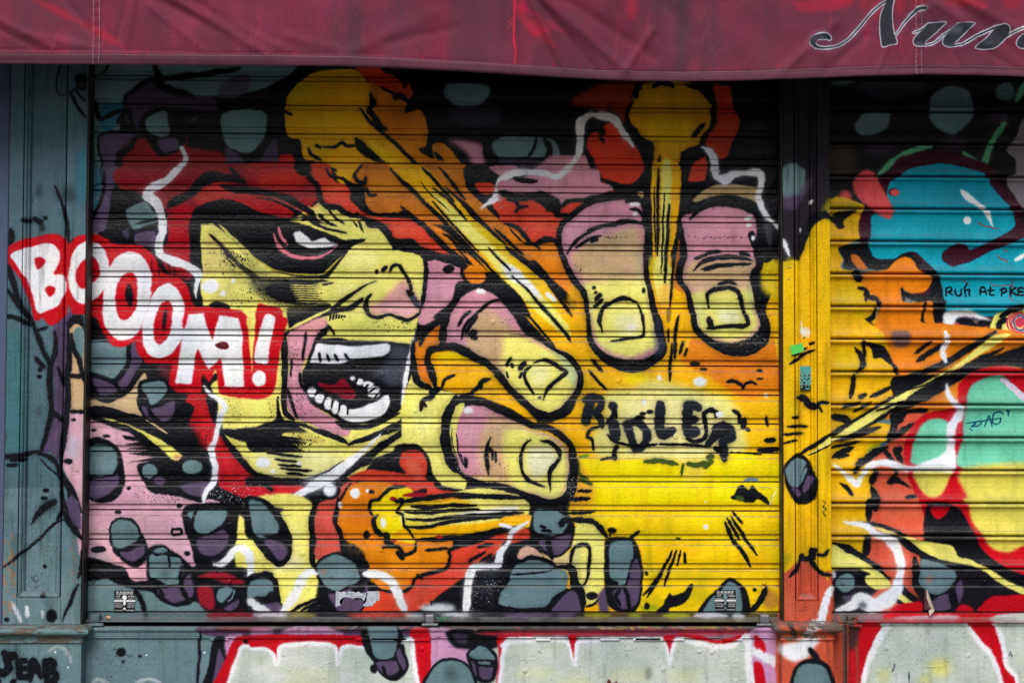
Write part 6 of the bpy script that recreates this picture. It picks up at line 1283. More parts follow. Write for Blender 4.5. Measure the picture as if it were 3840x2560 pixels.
for px, py in ((3161, 2185), (3693, 2180)): disc('screw', X(px, 2180), .001, Z(py, px), .0075, M_SHUT2, rs)
_e, _r = ze, zr
ze, zr = ze2-.004, zr2
lock_lug(3182, 1.0, rs, M_PILW); ze, zr = _e, _r

# ------------------------------------------------------------------ pilasters
def pilaster(name, px0, px1, panel, cap, plinth, label, zpb):
    y = PIL
    x0, x1 = X(px0, 1300, y), X(px1, 1300, y)
    p0, p1 = X(panel[0], 1300, y), X(panel[1], 1300, y)
    zc = Z(cap[0], px0+100, y)          # top of the capping moulding
    pil = empty(name, ((x0+x1)/2, y/2, 0)); tag(pil, label, 'pilaster', 'shopfront pilasters')
    zt = 3.2
    zb_ = Z(zpb, px0+100, y)
    box('panel', p0-.015, p1+.015, y+.022, .10, zb_-.02, zt, M_PIL, pil)
    box('stile', x0, p0-.0145, y, .10, zc, zt, M_PIL, pil, .003)
    box('stile', p1+.0145, x1, y, .10, zc, zt, M_PIL, pil, .003)
    box('bottom_rail', p0-.0143, p1+.0143, y+.0003, .099, zc+.0004, zb_-.012, M_PIL, pil, .002)
    for xa, s in ((p0-.010, 1), (p1+.010, -1)):
        # moulded bead along the panel edge
        pr = [(xa-s*.001, y+.021), (xa-s*.001, y+.001), (xa+s*.002, y-.003), (xa+s*.006, y-.004), (xa+s*.010, y+.000), (xa+s*.0115, y+.006), (xa+s*.015, y+.007), (xa+s*.019, y+.012), (xa+s*.021, y+.0225)]
        v = [(a-pil.location.x, b-pil.location.y, z) for z in (zb_-.010, zt) for a, b in pr]
        n = len(pr); f = [((j, j+1, j+1+n, j+n) if s > 0 else (j, j+n, j+1+n, j+1)) for j in range(n-1)]
        link('panel_moulding', mesh_from('panel_moulding', v, f), M_PIL, pil)
    pr = [(zb_-.012, y+.0005), (zb_-.010, y-.003), (zb_-.005, y-.0035), (zb_+.002, y+.002), (zb_+.008, y+.010), (zb_+.010, y+.0222)]
    v = [(a-pil.location.x, b-pil.location.y, z) for a in (p0-.0095, p1+.0095) for z, b in pr]
    n = len(pr); f = [(j, j+n, j+1+n, j+1) for j in range(n-1)]
    link('panel_moulding', mesh_from('panel_moulding', v, f), M_PIL, pil)
    # staples
    for _ in range(9):
        sx = x0+.008+random.random()*(x1-x0-.03); sz = 1.0+random.random()*1.3
        if p0-.03 < sx < p1+.02: continue
        box('staple', sx, sx+.013, y-.0016, y+.001, sz, sz+.0016, M_GAL, pil)
    # capping and plinth
    zc2 = Z(cap[1], px0+100, y); zc3 = Z(cap[2], px0+100, y)
    h = zc-zc2
    pr = [(0.0, zc+.001), (.004, zc), (.020, zc-.003)]
    for a in np.linspace(math.pi/2, -math.pi/2, 9):
        pr.append((.022+.5*h*.8*math.cos(a), zc-.006-(h-.012)/2+(h-.012)/2*math.sin(a)))
    pr += [(.016, zc2+.001), (.010, zc2-.004), (.010, zc2-.012), (.012, zc3+.006), (.0, zc3)]
    a0, a1 = x0+cap[3], x1+cap[4]
    path = [(a0, .09), (a0, y), (a1, y), (a1, .09)]
    sweep('capping_moulding', pr, path, M_PILW, pil, pil.location)
    q0, q1 = X(plinth[0], 2500, y), X(plinth[1], 2500, y)
    box('plinth', q0, q1, y-.004, .10, 0.0, zc3+.012, M_PIL, pil, .003)
    box('plinth_cap', a0-.001, a1+.001, y-.001, .098, zc3-.002, zc+.0008, M_PIL, pil)
    return pil
pilL = pilaster('pilaster', 24, 316, (92, 226), (2341, 2384, 2413, 0, .0), (-20, 305), 'teal panelled pilaster with the first two letters of a red-edged white word', 2226)
pilR = pilaster('pilaster', 2938, 3115, (2994, 3052), (2328, 2372, 2402, -.004, -.004), (2932, 3124), 'narrow panelled pilaster, yellow above and orange-red below, between both shutters', 2238)

# ------------------------------------------------------------------ stall risers
st = empty('stall_riser', (-.3, 0, 0)); tag(st, 'long low panel under the main shutter with pale red-edged lettering on teal', 'panel', 'stall risers')
sx0, sx1 = -1.66, 1.09
zs0 = Z(2349, 1600, -.05)
zs1 = Z(2368, 1600, -.07); zs2 = Z(2392, 1600, -.05)
pr = [(.0, zs0), (.010, zs0-.001), (.014, zs0-.003)] + [(.012+.010*math.cos(a), zs0-.010+.008*math.sin(a)) for a in np.linspace(1.4, -1.4, 6)] + [(.016, zs1+.002), (.017, zs1-.003), (.013, zs1-.006), (.012, zs2+.008), (.010, zs2+.006), (.010, zs2), (0, zs2-.001)]
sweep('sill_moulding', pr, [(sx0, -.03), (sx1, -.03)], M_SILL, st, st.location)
box('panel', sx0, sx1, -.031, .10, 0, zs2+.004, M_RISER, st)
box('sill_board', sx0+.001, sx1-.001, -.0305, .098, zs2+.006, zs0-.0006, M_DARK, st)
# loose strips of the lower bead, chipped
for _ in range(9):
    xx = -1.5+2.4*random.random(); w_ = .05+.16*random.random()
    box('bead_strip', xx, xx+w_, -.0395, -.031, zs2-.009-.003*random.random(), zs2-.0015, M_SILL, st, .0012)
s2 = empty('stall_riser', (2.3, 0, 0)); tag(s2, 'low panel under the right shutter with one pale red-and-white ringed letter', 'panel', 'stall risers')
xj0, xj1, xj2 = X(3127, 2450, -.05), X(3172, 2450, -.05), X(3224, 2450, -.03)
zt2 = Z(2333, 3400, -.03)
box('jamb', xj0-.01, xj1, -.050, .10, 0, zt2, M_RISER, s2, .003); box('jamb_bead', xj1+.0005, xj1+.012, -.058, .09, 0, zt2-.0005, M_RISER, s2, .004); box('jamb', xj1+.0125, xj2-.006, -.040, .10, 0, zt2-.001, M_RISER, s2, .003)
box('panel', xj2-.0055, 3.6, -.028, .10, 0, zt2-.012, M_RISER, s2)
box('ledge', xj2-.005, 3.6, -.034, .098, zt2-.0105, zt2+.0005, M_SILL, s2, .002)

# ------------------------------------------------------------------ awning
AY = -.42
AW = Canvas(-2.30, 2.75, 2.35, 3.05, 1.2, AY, (122, 32, 62))
use(AW); T(*A[3])
def awning_print():
    rd, md, pk = (206, 22, 58), (88, 38, 58), (148, 56, 86)
    T(0, 0)
    ZSC = ZS
    # weathering: faded mauve bloom and rubbed red creases
    for _ in range(150):
        x, y = rng.random()*3900*ZSC, rng.random()*330*ZSC-60
        E((md, pk, pk, (84, 50, 64))[int(rng.random()*4)], x, y, 60+260*rng.random(), 50+130*rng.random(), 60, .22)
    for _ in range(26):
        x, y = rng.random()*3900*ZSC, 200+rng.random()*480
        L((196, 54, 84), '%d,%d %d,%d %d,%d' % (x, y-120, x+20*rng.normal(), y, x+30*rng.normal(), y+120), 16, 12, .1, .28)
    for x in np.sort(rng.random(38))*9000:
        hh = np.interp(x/ZSC, HEMX, HEMY)*ZSC-82
        L(rd, '%d,%d %d,%d' % (x+60*rng.random(), hh-60*rng.random()-14, x+20, hh+2), 12, 7, .2, .45)
    for s, wd in (('300,0 720,200 1100,420', 60), ('4520,10 4600,150 4750,300 4900,420', 60), ('4550,40 4800,180 5000,300', 40), ('6990,20 7100,60 7500,30', 90), ('8500,10 8700,60', 60)): L(rd, s, wd, 20, .2, .5)
    T(*A[1])
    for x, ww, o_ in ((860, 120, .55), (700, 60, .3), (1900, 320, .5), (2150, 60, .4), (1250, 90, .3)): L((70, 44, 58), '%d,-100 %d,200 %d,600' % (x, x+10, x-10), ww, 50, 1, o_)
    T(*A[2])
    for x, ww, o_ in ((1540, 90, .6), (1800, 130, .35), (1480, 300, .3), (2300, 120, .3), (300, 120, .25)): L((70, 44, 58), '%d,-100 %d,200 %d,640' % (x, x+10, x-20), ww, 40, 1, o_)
    for x, y, rx, ry in ((140, 60, 40, 90), (330, 270, 70, 40), (250, 250, 60, 80), (1100, 60, 60, 120)): E(rd, x, y, rx, ry, 26, .6)
    T(*A[3])
    for x, y, rx, ry in ((760, 10, 90, 30), (940, 40, 40, 60), (1040, 80, 50, 110), (960, 230, 20, 120), (1260, 60, 40, 90), (1420, 20, 60, 60), (1750, 20, 120, 40), (2250, 30, 90, 60)): E((214, 14, 44), x, y, rx, ry, 34, .42)
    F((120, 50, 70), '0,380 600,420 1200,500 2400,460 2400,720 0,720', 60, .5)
    T(*A[0])
    for x, ww, o_ in ((700, 160, .4), (200, 120, .3), (1050, 60, .3)): L((80, 44, 62), '%d,-100 %d,200 %d,560' % (x, x+10, x-10), ww, 50, 1, o_)
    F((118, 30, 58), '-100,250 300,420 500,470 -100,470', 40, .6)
    T(0, 0)
    # hem and seams
    hl = ['%.0f,%.0f' % (x*ZSC, (np.interp(x, HEMX, HEMY)-HEMH)*ZSC) for x in range(-80, 3961, 40)]; hb = ['%.0f,%.0f' % (x*ZSC, (np.interp(x, HEMX, HEMY)+30)*ZSC) for x in range(3960, -81, -40)]
    F((92, 50, 66), ' '.join(hl+hb), 3, .75)
    for a, b in zip(np.arange(0, 3900, 10), np.arange(7, 3907, 10)):
        for dy, c_ in ((0, (214, 206, 214)),):
            ya, yb = np.interp(a, HEMX, HEMY)-HEMH, np.interp(b, HEMX, HEMY)-HEMH
            L(c_, '%.1f,%.1f %.1f,%.1f' % (a*ZSC, ya*ZSC, b*ZSC, yb*ZSC), 3.2, 1, 1, .5)
    hem = ' '.join('%.0f,%.0f' % (x*ZSC, (np.interp(x, HEMX, HEMY)-HEMH+2)*ZSC) for x in range(-60, 3901, 60))
    L((70, 26, 44), ' '.join('%.0f,%.0f' % (x*ZSC, (np.interp(x, HEMX, HEMY)-HEMH-3)*ZSC) for x in range(-60, 3901, 60)), 7, 3, 1, .7)
    for xs in ((350, 373), (3434, 3455)):
        for x in xs:
            for y in np.arange(-80, 300, 14): L((208, 200, 208), '%.1f,%.1f %.1f,%.1f' % (x*ZSC, y*ZSC, (x+.6)*ZSC, (y+9)*ZSC), 3.4, 1, 1, .8)
        L((78, 34, 54), '%.1f,-100 %.1f,640' % ((xs[1]+5)*ZSC, (xs[1]+6)*ZSC), 6, 2, 1, .8)
    L((232, 20, 60), '4540,-60 4535,150 4530,330 4545,450 4540,560', 14, 2, .6); L((110, 60, 80), '4480,-60 4482,660', 6, 4, 1, .6)
    L((226, 40, 70), '4535,150 4490,185 4460,200', 4, 1); L((226, 40, 70), '4530,160 4500,220 4465,265', 4, 1)
    # script lettering, dark with a white edge
    T(*A[3])
    INK, EDG = (44, 46, 56), (222, 226, 236)
    fills = ['1140,10 1205,-30 1190,60 1185,160 1200,290 1228,382 1165,398 1102,415 1085,330 1078,230 1088,130', '1515,210 1660,200 1610,250 1550,310 1480,370 1475,400 1420,410 1380,392 1378,350 1420,300 1480,245',
             '1765,212 1915,205 1870,250 1800,320 1740,375 1738,405 1690,412 1645,398 1638,355 1680,290', '2090,262 2130,235 2175,222 2212,240 2218,290 2190,335 2085,425 1922,425 2000,355 2070,285', '2500,300 2420,290 2340,310 2300,345 2285,390 2320,425 2420,430 2500,420']
    lines = [('625,342 600,328 550,328 500,345 482,385 510,418 600,430 700,412 800,352 900,242 1000,122 1100,35 1160,0', [50, 60, 56, 52, 46, 30, 20, 20, 20, 20, 20, 22, 26]), ('1214,322 1290,212 1380,112 1430,80 1485,70', [16, 18, 26, 36, 36]),
             ('1376,292 1440,268 1510,215', 18), ('1480,405 1560,380 1640,310 1700,270', 18), ('1740,405 1820,382 1950,312 2080,252 2170,228', [20, 20, 22, 24, 26]), ('2180,335 2270,282 2420,225', 20)]
    for s in fills: L(EDG, s+' '+s.split()[0], 14, 1.5, 1)
    for s, wd in lines: L(EDG, s, [v+8 for v in wd] if hasattr(wd, '__len__') else wd+8, 1.5, .8)
    for s in fills: F(INK, s, 1.5, 1)
    for s, wd in lines: L(INK, s, [max(5, v-9) for v in wd] if hasattr(wd, '__len__') else max(5, wd-10), 1.5, .8)
    for x, y, rx, ry in ((1430, 390, 40, 14), (1700, 395, 40, 12), (1750, 260, 60, 40), (2040, 380, 60, 20), (570, 345, 30, 12)): E((120, 126, 140), x, y, rx, ry, 14, .5)
HEMX = [-200, 0, 400, 700, 960, 1200, 1450, 1700, 1925, 2100, 2350, 2600, 2840, 3050, 3250, 3450, 3650, 3840, 4200]
HEMY = [240, 240, 243, 244, 246, 250, 257, 267, 281, 293, 305, 306, 302, 296, 288, 282, 284, 291, 296]
HEMH = 36
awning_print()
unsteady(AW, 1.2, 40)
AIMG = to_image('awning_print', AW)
def awning_mat(name, print_):
    k = NT(name)
    geo = k.n('NewGeometry'); pos = geo.outputs['Position']
    if print_:
        sep = k.n('SeparateXYZ'); k.l(pos, sep.inputs[0])
        cmb = k.n('CombineXYZ')
        k.l(k.math('MULTIPLY_ADD', sep.outputs[0], 1/(AW.x1-AW.x0), -AW.x0/(AW.x1-AW.x0)), cmb.inputs[0])
        k.l(k.math('MULTIPLY_ADD', sep.outputs[2], 1/(AW.z1-AW.z0), -AW.z0/(AW.z1-AW.z0)), cmb.inputs[1])
        tx = k.n('TexImage', image=AIMG, extension='EXTEND'); k.l(cmb.outputs[0], tx.inputs[0]); col = tx.outputs[0]
    else:
        col = k.mix(1.0, rgb((150, 50, 82)), (1, 1, 1, 1), 'MULTIPLY')
    n = k.noise(k.scaled(pos, (1, 1, .4)), 5.0, 6, .66)
    cc = k.n('CombineXYZ'); t = k.math('MULTIPLY_ADD', n, .55, .46); [k.l(t, cc.inputs[i]) for i in range(3)]
    col = k.mix(1.0, col, cc.outputs[0], 'MULTIPLY')
    wx = k.n('TexWave', bands_direction='X'); k.l(pos, wx.inputs[0]); wx.inputs['Scale'].default_value = 190; wx.inputs['Distortion'].default_value = .6
    wz = k.n('TexWave', bands_direction='Z'); k.l(pos, wz.inputs[0]); wz.inputs['Scale'].default_value = 190; wz.inputs['Distortion'].default_value = .6
    h = k.math('MULTIPLY', k.math('ADD', wx.outputs['Fac'], wz.outputs['Fac']), .00006)
    h = k.math('ADD', h, k.math('MULTIPLY', k.noise(pos, 18.0, 5, .6), .0025))
    bp = k.n('Bump'); bp.inputs['Distance'].default_value = 1.0; k.l(h, bp.inputs['Height']); k.l(bp.outputs[0], k.b.inputs['Normal'])
    k.l(col, k.b.inputs['Base Color']); k.b.inputs['Roughness'].default_value = .75; k.b.inputs['Specular IOR Level'].default_value = .25
    k.b.inputs['Sheen Weight'].default_value = .15
    return k.m
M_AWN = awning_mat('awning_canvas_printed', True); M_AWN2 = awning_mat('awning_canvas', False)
aw = empty('awning', (0, AY, 2.9)); tag(aw, 'faded burgundy canvas awning with dark white-edged script lettering at its right end', 'awning')
ax0, ax1 = -2.25, 2.72
# folds: (x0, y0, x1, y1, half width, depth mm) in photo px on the valance
FOLDS = [(0, 95, 190, 190, 22, -8), (0, 130, 120, 190, 12, 5), (130, 150, 360, 200, 26, -6), (620, -10, 990, 205, 26, -11), (560, 0, 900, 150, 34, 8), (690, 0, 1010, 150, 30, 7), (830, 60, 1060, 190, 28, -6), (505, 0, 470, 200, 22, -6), (590, 60, 760, 195, 22, -6), (480, -20, 440, 150, 14, 5),
         (1100, 150, 1250, 190, 30, -5), (1330, 200, 1620, 60, 40, -6), (1480, 160, 1700, 110, 26, 4), (1985, -10, 2110, 245, 24, -12), (2010, 0, 2230, 255, 26, 8), (2040, 0, 2340, 255, 30, -12), (2120, 0, 2440, 200, 34, 8), (2345, 262, 2440, 120, 22, -9), (2480, 0, 2600, 120, 50, 6), (2900, 0, 3020, 240, 50, -5),
         (2940, 255, 3120, 90, 26, -8), (3110, 250, 3240, 130, 26, 6), (3290, 250, 3320, 180, 16, -7), (3500, 60, 3610, 240, 20, 6), (3540, 20, 3700, 130, 26, -7), (3560, -20, 3840, 200, 34, 7), (3640, 0, 3840, 110, 26, -8), (3700, 180, 3840, 260, 20, 5), (210, -20, 330, 120, 24, 6)]
FA = np.array(FOLDS, float)
_rf = random.Random(3)
for _ in range(70):
    x_ = _rf.random()*3900; hy = np.interp(x_, HEMX, HEMY)-HEMH
    if _rf.random() < .6: FOLDS.append((x_, hy, x_+_rf.uniform(-60, 60), hy-_rf.uniform(25, 90), _rf.uniform(4, 8), _rf.uniform(-2.6, 1.8)))
    else:
        y_ = _rf.uniform(0, 180); a_ = _rf.uniform(.3, 1.3)*_rf.choice((1, 1, -1)); l_ = _rf.uniform(40, 150)
        FOLDS.append((x_, y_, x_+l_*math.cos(a_), y_+l_*math.sin(abs(a_)), _rf.uniform(4, 9), _rf.uniform(-2.4, 2.0)))
NX, NZ = 1150, 84
vx = np.linspace(ax0, ax1, NX+1)
v = []; f = []
edge_px = np.interp(vx, [X(p, 280, AY) for p in HEMX], HEMX)
for i, x in enumerate(vx):
    px = edge_px[i]; zE = P(px, np.interp(px, HEMX, HEMY), AY)[1]; zT = 3.02
    for j in range(NZ+1):
        t = j/NZ
        t2 = t*t*.35 + t*.65
        z = zT + (zE-zT)*(1-(1-t2))
        v.append([x, AY, z])
v = np.array(v)
# pixel coordinates of each vertex on the valance plane (for the folds)
ppx = np.interp(v[:, 0], [X(p, 150, AY) for p in range(-600, 4600, 100)], list(range(-600, 4600, 100)))
ppy = np.interp(-v[:, 2], [-Z(q, 1920, AY) for q in range(-200, 420, 20)], list(range(-200, 420, 20)))
disp = np.zeros(len(v))
for x0_, y0_, x1_, y1_, hw, dp in FOLDS:
    e = np.array([x1_-x0_, y1_-y0_]); l2 = e @ e
    t = np.clip(((ppx-x0_)*e[0]+(ppy-y0_)*e[1])/l2, -.15, 1.05)
    d = np.hypot(ppx-x0_-t*e[0], ppy-y0_-t*e[1])
    hw = hw*.66 if hw > 10 else hw
    disp += dp*(.0010 if hw > 10 else .0008)*np.exp(-(d/hw)**2)*np.clip(1.15-.35*t, .4, 1)
hemy = np.interp(ppx, HEMX, HEMY)
below = np.clip((ppy-(hemy-HEMH))/3.0, 0, 1)
pinch = np.exp(-((ppy-(hemy-HEMH))/4.0)**2)
disp = disp*(1-.55*below)
disp += .004*np.sin(ppx/310.0)+.003*np.sin(ppx/137.0+1.1)+.0016*np.sin(ppx/31.0+2*np.sin(ppx/97.0))*np.clip((ppy)/300, 0, 1)
disp += below*-.0065 + pinch*.0032 + np.clip((ppy-hemy+6)/6, 0, 1)**2*.004
for sx in (361, 3445, 1928): disp += -.0022*np.exp(-((ppx-sx)/16.0)**4)
puck = np.exp(-((ppx-361)/14.0)**4)+np.exp(-((ppx-3445)/14.0)**4)
disp += puck*.0012*np.sin(ppy/5.5)
v[:, 1] += disp
n = NZ+1
for i in range(NX):
    for j in range(NZ):
        a = i*n+j; f.append((a, a+1, a+1+n, a+n))
me = mesh_from('valance', v-np.array(aw.location), f, True)
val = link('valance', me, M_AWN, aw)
sol = val.modifiers.new('cloth_thickness', 'SOLIDIFY'); sol.thickness = .0016; sol.offset = 1.0
box('canopy_front_bar', ax0, ax1, AY-.02, AY+.025, 3.022, 3.065, M_DARK, aw, .01)
# sloping canopy back to the wall
cv_, cf_ = [], []
for i in range(41):
    x = ax0+(ax1-ax0)*i/40
    for j in range(9):
        t = j/8; cv_.append((x, AY+(.16-AY)*t-aw.location.y, 3.066+.75*t-.03*math.sin(math.pi*t)+.006*math.sin(i*2.4)*math.sin(math.pi*t)-aw.location.z))
for i in range(40):
    for j in range(8):
        a = i*9+j; cf_.append((a, a+9, a+10, a+1))
cn = link('canopy', mesh_from('canopy', cv_, cf_, True), M_AWN2, aw)
s_ = cn.modifiers.new('cloth_thickness', 'SOLIDIFY'); s_.thickness = .002
for x in (ax0+.004, ax1-.004):
    link('canopy_side', mesh_from('canopy_side', [(x, AY+.03-aw.location.y, 3.06-2.9), (x, .16-aw.location.y, 3.80-2.9), (x, .16-aw.location.y, 2.72-2.9), (x, AY+.03-aw.location.y, 2.66-2.9)], [(0, 1, 2, 3)]), M_AWN2, aw)

# ------------------------------------------------------------------ lamp socket on its cable, top left
ly = PIL-.035
def Q(px, py, y): a = P(px, py, y); return (a[0], y, a[1])
ls = empty('lamp_socket', Q(304, 310, ly)); tag(ls, 'black empty lamp socket hanging on its cable under the awning', 'lamp socket')
c0, c1 = Vector(Q(303, 296, ly-.035)), Vector(Q(306, 330, ly+.02))
ax = (c1-c0).normalized(); a_ = ax.cross(Vector((1, 0, 0))).normalized(); b_ = ax.cross(a_)
rings = [(.0, .0195), (.0, .0225), (.010, .0225), (.012, .0205), (.036, .0205), (.052, .0185), (.060, .010), (.062, .001)]
inner = [(.0, .0195), (.030, .0175), (.034, .001)]
def lathe(name, rg, mat, par, sg=22):
    v_, f_ = [], []
    for d, r in rg:
        for k_ in range(sg):
            t = 2*math.pi*k_/sg; v_.append(c0+ax*d+(a_*math.cos(t)+b_*math.sin(t))*r-par.location)
    for i in range(len(rg)-1):
        for k_ in range(sg):
            q = i*sg+k_; w_ = i*sg+(k_+1) % sg; f_.append((q, w_, w_+sg, q+sg))
    return link(name, mesh_from(name, v_, f_, True), mat, par)
lathe('socket_body', rings, M_BLACKP, ls); lathe('socket_well', inner, M_STK, ls)
cab = spline3([Q(228, 238, ly+.03), Q(220, 270, ly), Q(211, 310, ly-.01), Q(214, 345, ly-.012), Q(232, 357, ly-.012), Q(256, 350, ly-.01), Q(282, 335, ly)])
tube('cable', cab, .0036, M_BLACKP, ls, 8, ls.location)
tube('cable_sleeve', spline3([Q(258, 349, ly-.01), Q(272, 342, ly-.008), Q(292, 328, ly)]), [.0045]*9+[.006]*7+[.0075], M_BLACKP, ls, 8, ls.location)
tube('cable', spline3([Q(322, 304, ly+.01), Q(350, 298, ly+.01), Q(380, 280, ly+.02), Q(402, 254, ly+.03), Q(412, 225, ly+.04)]), .0048, M_BLACKP, ls, 8, ls.location)

# ------------------------------------------------------------------ stickers and small things
def text_me(body, size, x, y, z, mat, par, name='lettering', align='CENTER', bold=False):
    cu = bpy.data.curves.new('t', 'FONT'); cu.body = body; cu.size = size; cu.align_x = align; cu.resolution_u = 2
    cu.offset = .012*size if bold else 0.0
    tmp = bpy.data.objects.new('t', cu)
    me_ = bpy.data.meshes.new_from_object(tmp); bpy.data.objects.remove(tmp); bpy.data.curves.remove(cu)
    me_.name = name
    me_.transform(Matrix.Rotation(math.pi/2, 4, 'X'))
    o = link(name, me_, mat, par); o.location = Vector((x, y, z))-par.location
    return o
YP = -.0102
def service_sticker(px, py, label, hole=None):
    x, z = X(px, py, YP), Z(py, px, YP)
    w_, h_ = .0385, .0385
    s = empty('service_sticker', (x, YP, z)); tag(s, label, 'sticker', 'black service stickers')
    box('sticker_sheet', x-w_, x+w_, YP-.0004, YP+.001, z-h_, z+h_, M_STK, s)
    y = YP-.0007
    text_me('01.42.08.08.25', .0105, x, y, z+h_-.0105, M_STKW, s, bold=True)
    text_me('Rideaux métalliques - Grille', .0056, x, y, z+h_-.0155, M_STKW, s)
    text_me('01.42', .0068, x-.024, y, z+h_-.0235, M_STKW, s, bold=True); text_me('08.08.56', .0068, x+.024, y, z+h_-.0235, M_STKW, s, bold=True)
    text_me('OUVERTURE', .0045, x-.024, y, z+h_-.032, M_STKW, s); text_me('DE PORTE', .0045, x+.024, y, z+h_-.032, M_STKW, s)
    box('white_band', x-w_, x-.006, y-.0001, y+.0004, z-.0028, z+.0036, M_STKW, s); box('white_band', x+.006, x+w_, y-.0001, y+.0004, z-.0028, z+.0036, M_STKW, s)
    text_me("Dépannage d'urgence", .0036, x-.0225, y-.0004, z-.0008, M_STKR, s); text_me('24h/24 - 7j/7', .0040, x+.0225, y-.0004, z-.0008, M_STKR, s)
    for i, (l_, r_) in enumerate((('Serrurerie', 'Ouverture'), ('Volets Alu & PVC', 'Déblocage'), ('R. Métallique', 'Réparation'))):
        text_me(l_, .0056, x-w_+.002, y, z-.0098-.0065*i, M_STKW, s, align='LEFT'); text_me(r_, .0058, x+w_-.002, y, z-.0098-.0065*i, M_STKW, s, align='RIGHT')
    text_me('DEVIS GRATUITS', .0042, x-w_+.002, y, z-h_+.003, M_STKW, s, align='LEFT'); text_me('01.42.08.08.56', .0052, x+w_-.002, y, z-h_+.003, M_STKW, s, align='RIGHT', bold=True)
    m = hole or M_STKW
    v_ = [(.0085*math.cos(t), 0, .013+.0085*math.sin(t)) for t in np.linspace(-1.15, math.pi+1.15, 16)]
    v_ += [(-.0045, 0, -.012), (-.003, 0, -.0135), (.003, 0, -.0135), (.0045, 0, -.012)]
    me_ = mesh_from('keyhole_sign', [(p[0], y-.0002-YP, p[2]) for p in v_], [tuple(range(len(v_)))[::-1]])
    link('keyhole_sign', me_, m, s)
    v_ = [(.0042*math.cos(t), y-.0002-YP, -.028+.0042*math.sin(t)) for t in np.linspace(0, 2*math.pi, 14, endpoint=False)]
    link('dot', mesh_from('dot', v_, [tuple(range(14))[::-1]]), m, s)
    return s
service_sticker(467, 2252, 'square black service sticker with a white keyhole, lower left of main shutter')
service_sticker(2720, 2250, 'square black service sticker with a grey keyhole, lower right of main shutter', plain('sticker_keyhole_grey', (100, 131, 134), .5, 0, .1, 100, 0))
# torn pale sticker
tx_, tz_ = X(1341, 2245, YP), Z(2245, 1341, YP)
ts = empty('torn_sticker', (tx_, YP, tz_)); tag(ts, 'torn pale grey sticker with phone numbers, centre left on main shutter', 'sticker')
top = [(-.081, .029), (-.070, .029), (-.062, .026), (-.050, .029), (-.040, .024), (-.034, .029), (-.018, .028), (-.006, .024), (.004, .029), (.012, .022), (.018, .027), (.030, .023), (.036, .029), (.078, .029), (.081, .026)]
bot = [(.081, -.004), (.070, -.006), (.066, -.014), (.058, -.018), (.054, -.026), (.047, -.024), (.040, -.027), (.022, -.026), (.020, -.020), (.032, -.010), (.022, -.004), (.014, .004), (-.002, .006), (-.018, .003), (-.034, .007), (-.050, .008), (-.062, .0), (-.068, -.012), (-.062, -.022), (-.070, -.025), (-.081, -.028)]
ring = top+bot
bmx = bmesh.new(); vs_ = [bmx.verts.new((a, -.0006, b)) for a, b in ring]; fc = bmx.faces.new(vs_); bmesh.ops.triangulate(bmx, faces=[fc]); bmesh.ops.recalc_face_normals(bmx, faces=bmx.faces[:])
me_ = bpy.data.meshes.new('sticker_sheet'); bmx.to_mesh(me_); bmx.free(); link('sticker_sheet', me_, M_STKG, ts)
y = YP-.0009
for i, t_ in enumerate(('06', '98', '48', '1', '4')): text_me(t_, .0075, tx_-.0745, y, tz_+.018-.0108*i, M_STK, ts, 'lettering', 'CENTER')
for i, t_ in enumerate(('06', '61', '44')): text_me(t_, .0075, tx_+.0705, y, tz_+.020-.0108*i, M_STK, ts)
text_me('69 72 1', .011, tx_-.027, y, tz_+.0155, M_STK, ts, bold=True); text_me('4 40', .011, tx_+.030, y, tz_+.0155, M_STK, ts, bold=True)
text_me('Rideau Métallique', .0072, tx_, y, tz_+.0075, M_STK, ts); text_me('store', .006, tx_+.034, y, tz_-.003, M_STK, ts); text_me('rie', .006, tx_+.038, y, tz_-.013, M_STK, ts); text_me('installation', .005, tx_+.034, y, tz_-.022, M_STK, ts)
tube('seal_ring', [(tx_+.053+.0065*math.cos(t), y, tz_+.0005+.0065*math.sin(t)) for t in np.linspace(0, 6.28, 18)], .0004, M_STK, ts, 4, ts.location)
text_me('7/7', .0045, tx_+.053, y, tz_-.001, M_STK, ts)
# green tape
gy = PIL-.0062
gp = [Q(2963, 1296, gy), Q(3010, 1286, gy-.001), Q(3015, 1316, gy-.003), Q(2998, 1322, gy-.0015), Q(2968, 1331, gy-.002)]
gt = empty('tape_scrap', gp[0]); tag(gt, 'small bright green scrap of tape stuck on the yellow pilaster', 'tape')
nn_ = len(gp)
vv = [Vector(p)-gt.location for p in gp]+[Vector(p)-gt.location+Vector((0, .0016, 0)) for p in gp]
link('tape', mesh_from('tape', vv, [tuple(range(nn_-1, -1, -1)), tuple(range(nn_, 2*nn_))]+[(i, (i+1) % nn_, (i+1) % nn_+nn_, i+nn_) for i in range(nn_)]), M_GREEN, gt)
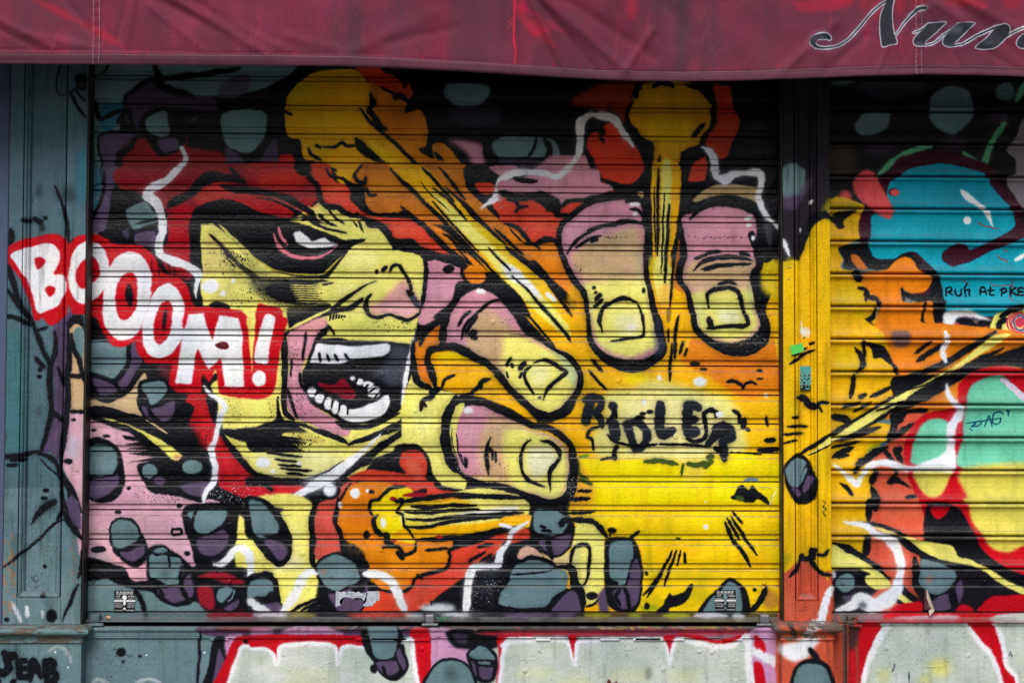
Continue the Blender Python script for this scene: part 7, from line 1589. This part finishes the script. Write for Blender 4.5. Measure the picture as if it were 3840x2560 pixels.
# pixel-tile sticker (plain abstract squares)
py_ = PIL+.0125
a0, a1, a2 = Q(2998, 1372, py_), Q(3047, 1372, py_), Q(3047, 1463, py_)
mo = empty('pixel_sticker', Q(3022, 1418, py_)); tag(mo, 'small black sticker with turquoise and grey pixel squares on the yellow pilaster', 'sticker')
box('sticker_sheet', a0[0], a1[0], py_-.0006, py_+.003, a2[2], a0[2], M_STK, mo)
bmx = bmesh.new(); cs = (a1[0]-a0[0])/9.0
r_ = random.Random(5)
for i in range(9):
    for j in range(17):
        if j > 12 and r_.random() < .72: continue
        if j <= 12 and r_.random() < .10: continue
        xx = a0[0]+cs*i+cs*.08; zz = a0[2]-cs*(j+1)+cs*.08
        if zz < a2[2]+.001: continue
        q = [bmx.verts.new(Vector((xx+dx*cs*.84, py_-.0009, zz+dz*cs*.84))-mo.location) for dx, dz in ((0, 0), (1, 0), (1, 1), (0, 1))]
        fc = bmx.faces.new(q); fc.material_index = 1 if ((i*7+j*3) % 11 < 3 and j > 3) else 0
me_ = bpy.data.meshes.new('pixel_squares'); bmx.to_mesh(me_); bmx.free(); me_.materials.append(M_TURQT); me_.materials.append(M_GREYT); link('pixel_squares', me_, None, mo)
# peeling brown sticker on the right shutter
by = -.0112
bs = empty('peeling_sticker', Q(3485, 2250, by)); tag(bs, 'brown peeling sticker folded to a point, low on the right shutter', 'sticker')
def poly3(name, pp, mat, par, th=.0006):
    n_ = len(pp); v_ = [Vector(p)-par.location for p in pp]; v_ += [p+Vector((0, th, 0)) for p in v_]
    return link(name, mesh_from(name, v_, [tuple(range(n_-1, -1, -1)), tuple(range(n_, 2*n_))]+[(i, (i+1) % n_, (i+1) % n_+n_, i+n_) for i in range(n_)]), mat, par)
poly3('sticker_face', [Q(3467, 2211, by), Q(3473, 2209, by), Q(3492, 2285, by), Q(3466, 2285, by)], M_BROWN, bs)
poly3('peeled_flap', [Q(3474, 2210, by-.001), Q(3478, 2212, by-.004), Q(3505, 2288, by-.016), Q(3487, 2309, by-.018), Q(3482, 2290, by-.012), Q(3491, 2282, by-.006), Q(3475, 2240, by-.003)], M_KRAFT, bs)
text_me('24H', .0055, X(3482, 2270, by), by-.0008, Z(2272, 3482, by), M_KRAFT, bs)
# cigarette end and wire twist on the rail
cg = empty('cigarette_end', Q(405, 2313, -.038)); tag(cg, 'orange cigarette end lying on the rail beside the left lock lug', 'cigarette end')
tube('filter', [Q(399, 2312, -.040), Q(405, 2312.5, -.041), Q(412, 2313, -.042)], .0042, M_CIG, cg, 10, cg.location); tube('paper', [Q(411.6, 2313, -.042), Q(414, 2313, -.0422)], .0044, M_STKW, cg, 10, cg.location)
tw = empty('wire_twist', Q(1655, 2312, -.058)); tag(tw, 'thin green wire twist tied at the centre lock', 'wire')
wp = [Q(1632, 2306, -.056), Q(1640, 2316, -.058), Q(1652, 2312, -.060), Q(1658, 2322, -.058), Q(1650, 2326, -.057), Q(1656, 2314, -.060), Q(1668, 2322, -.060), Q(1676, 2312, -.058), Q(1684, 2317, -.058), Q(1680, 2310, -.058), Q(1668, 2314, -.060), Q(1660, 2326, -.058)]
tube('wire', spline3(wp, 6), .0016, M_WIRE, tw, 6, tw.location)
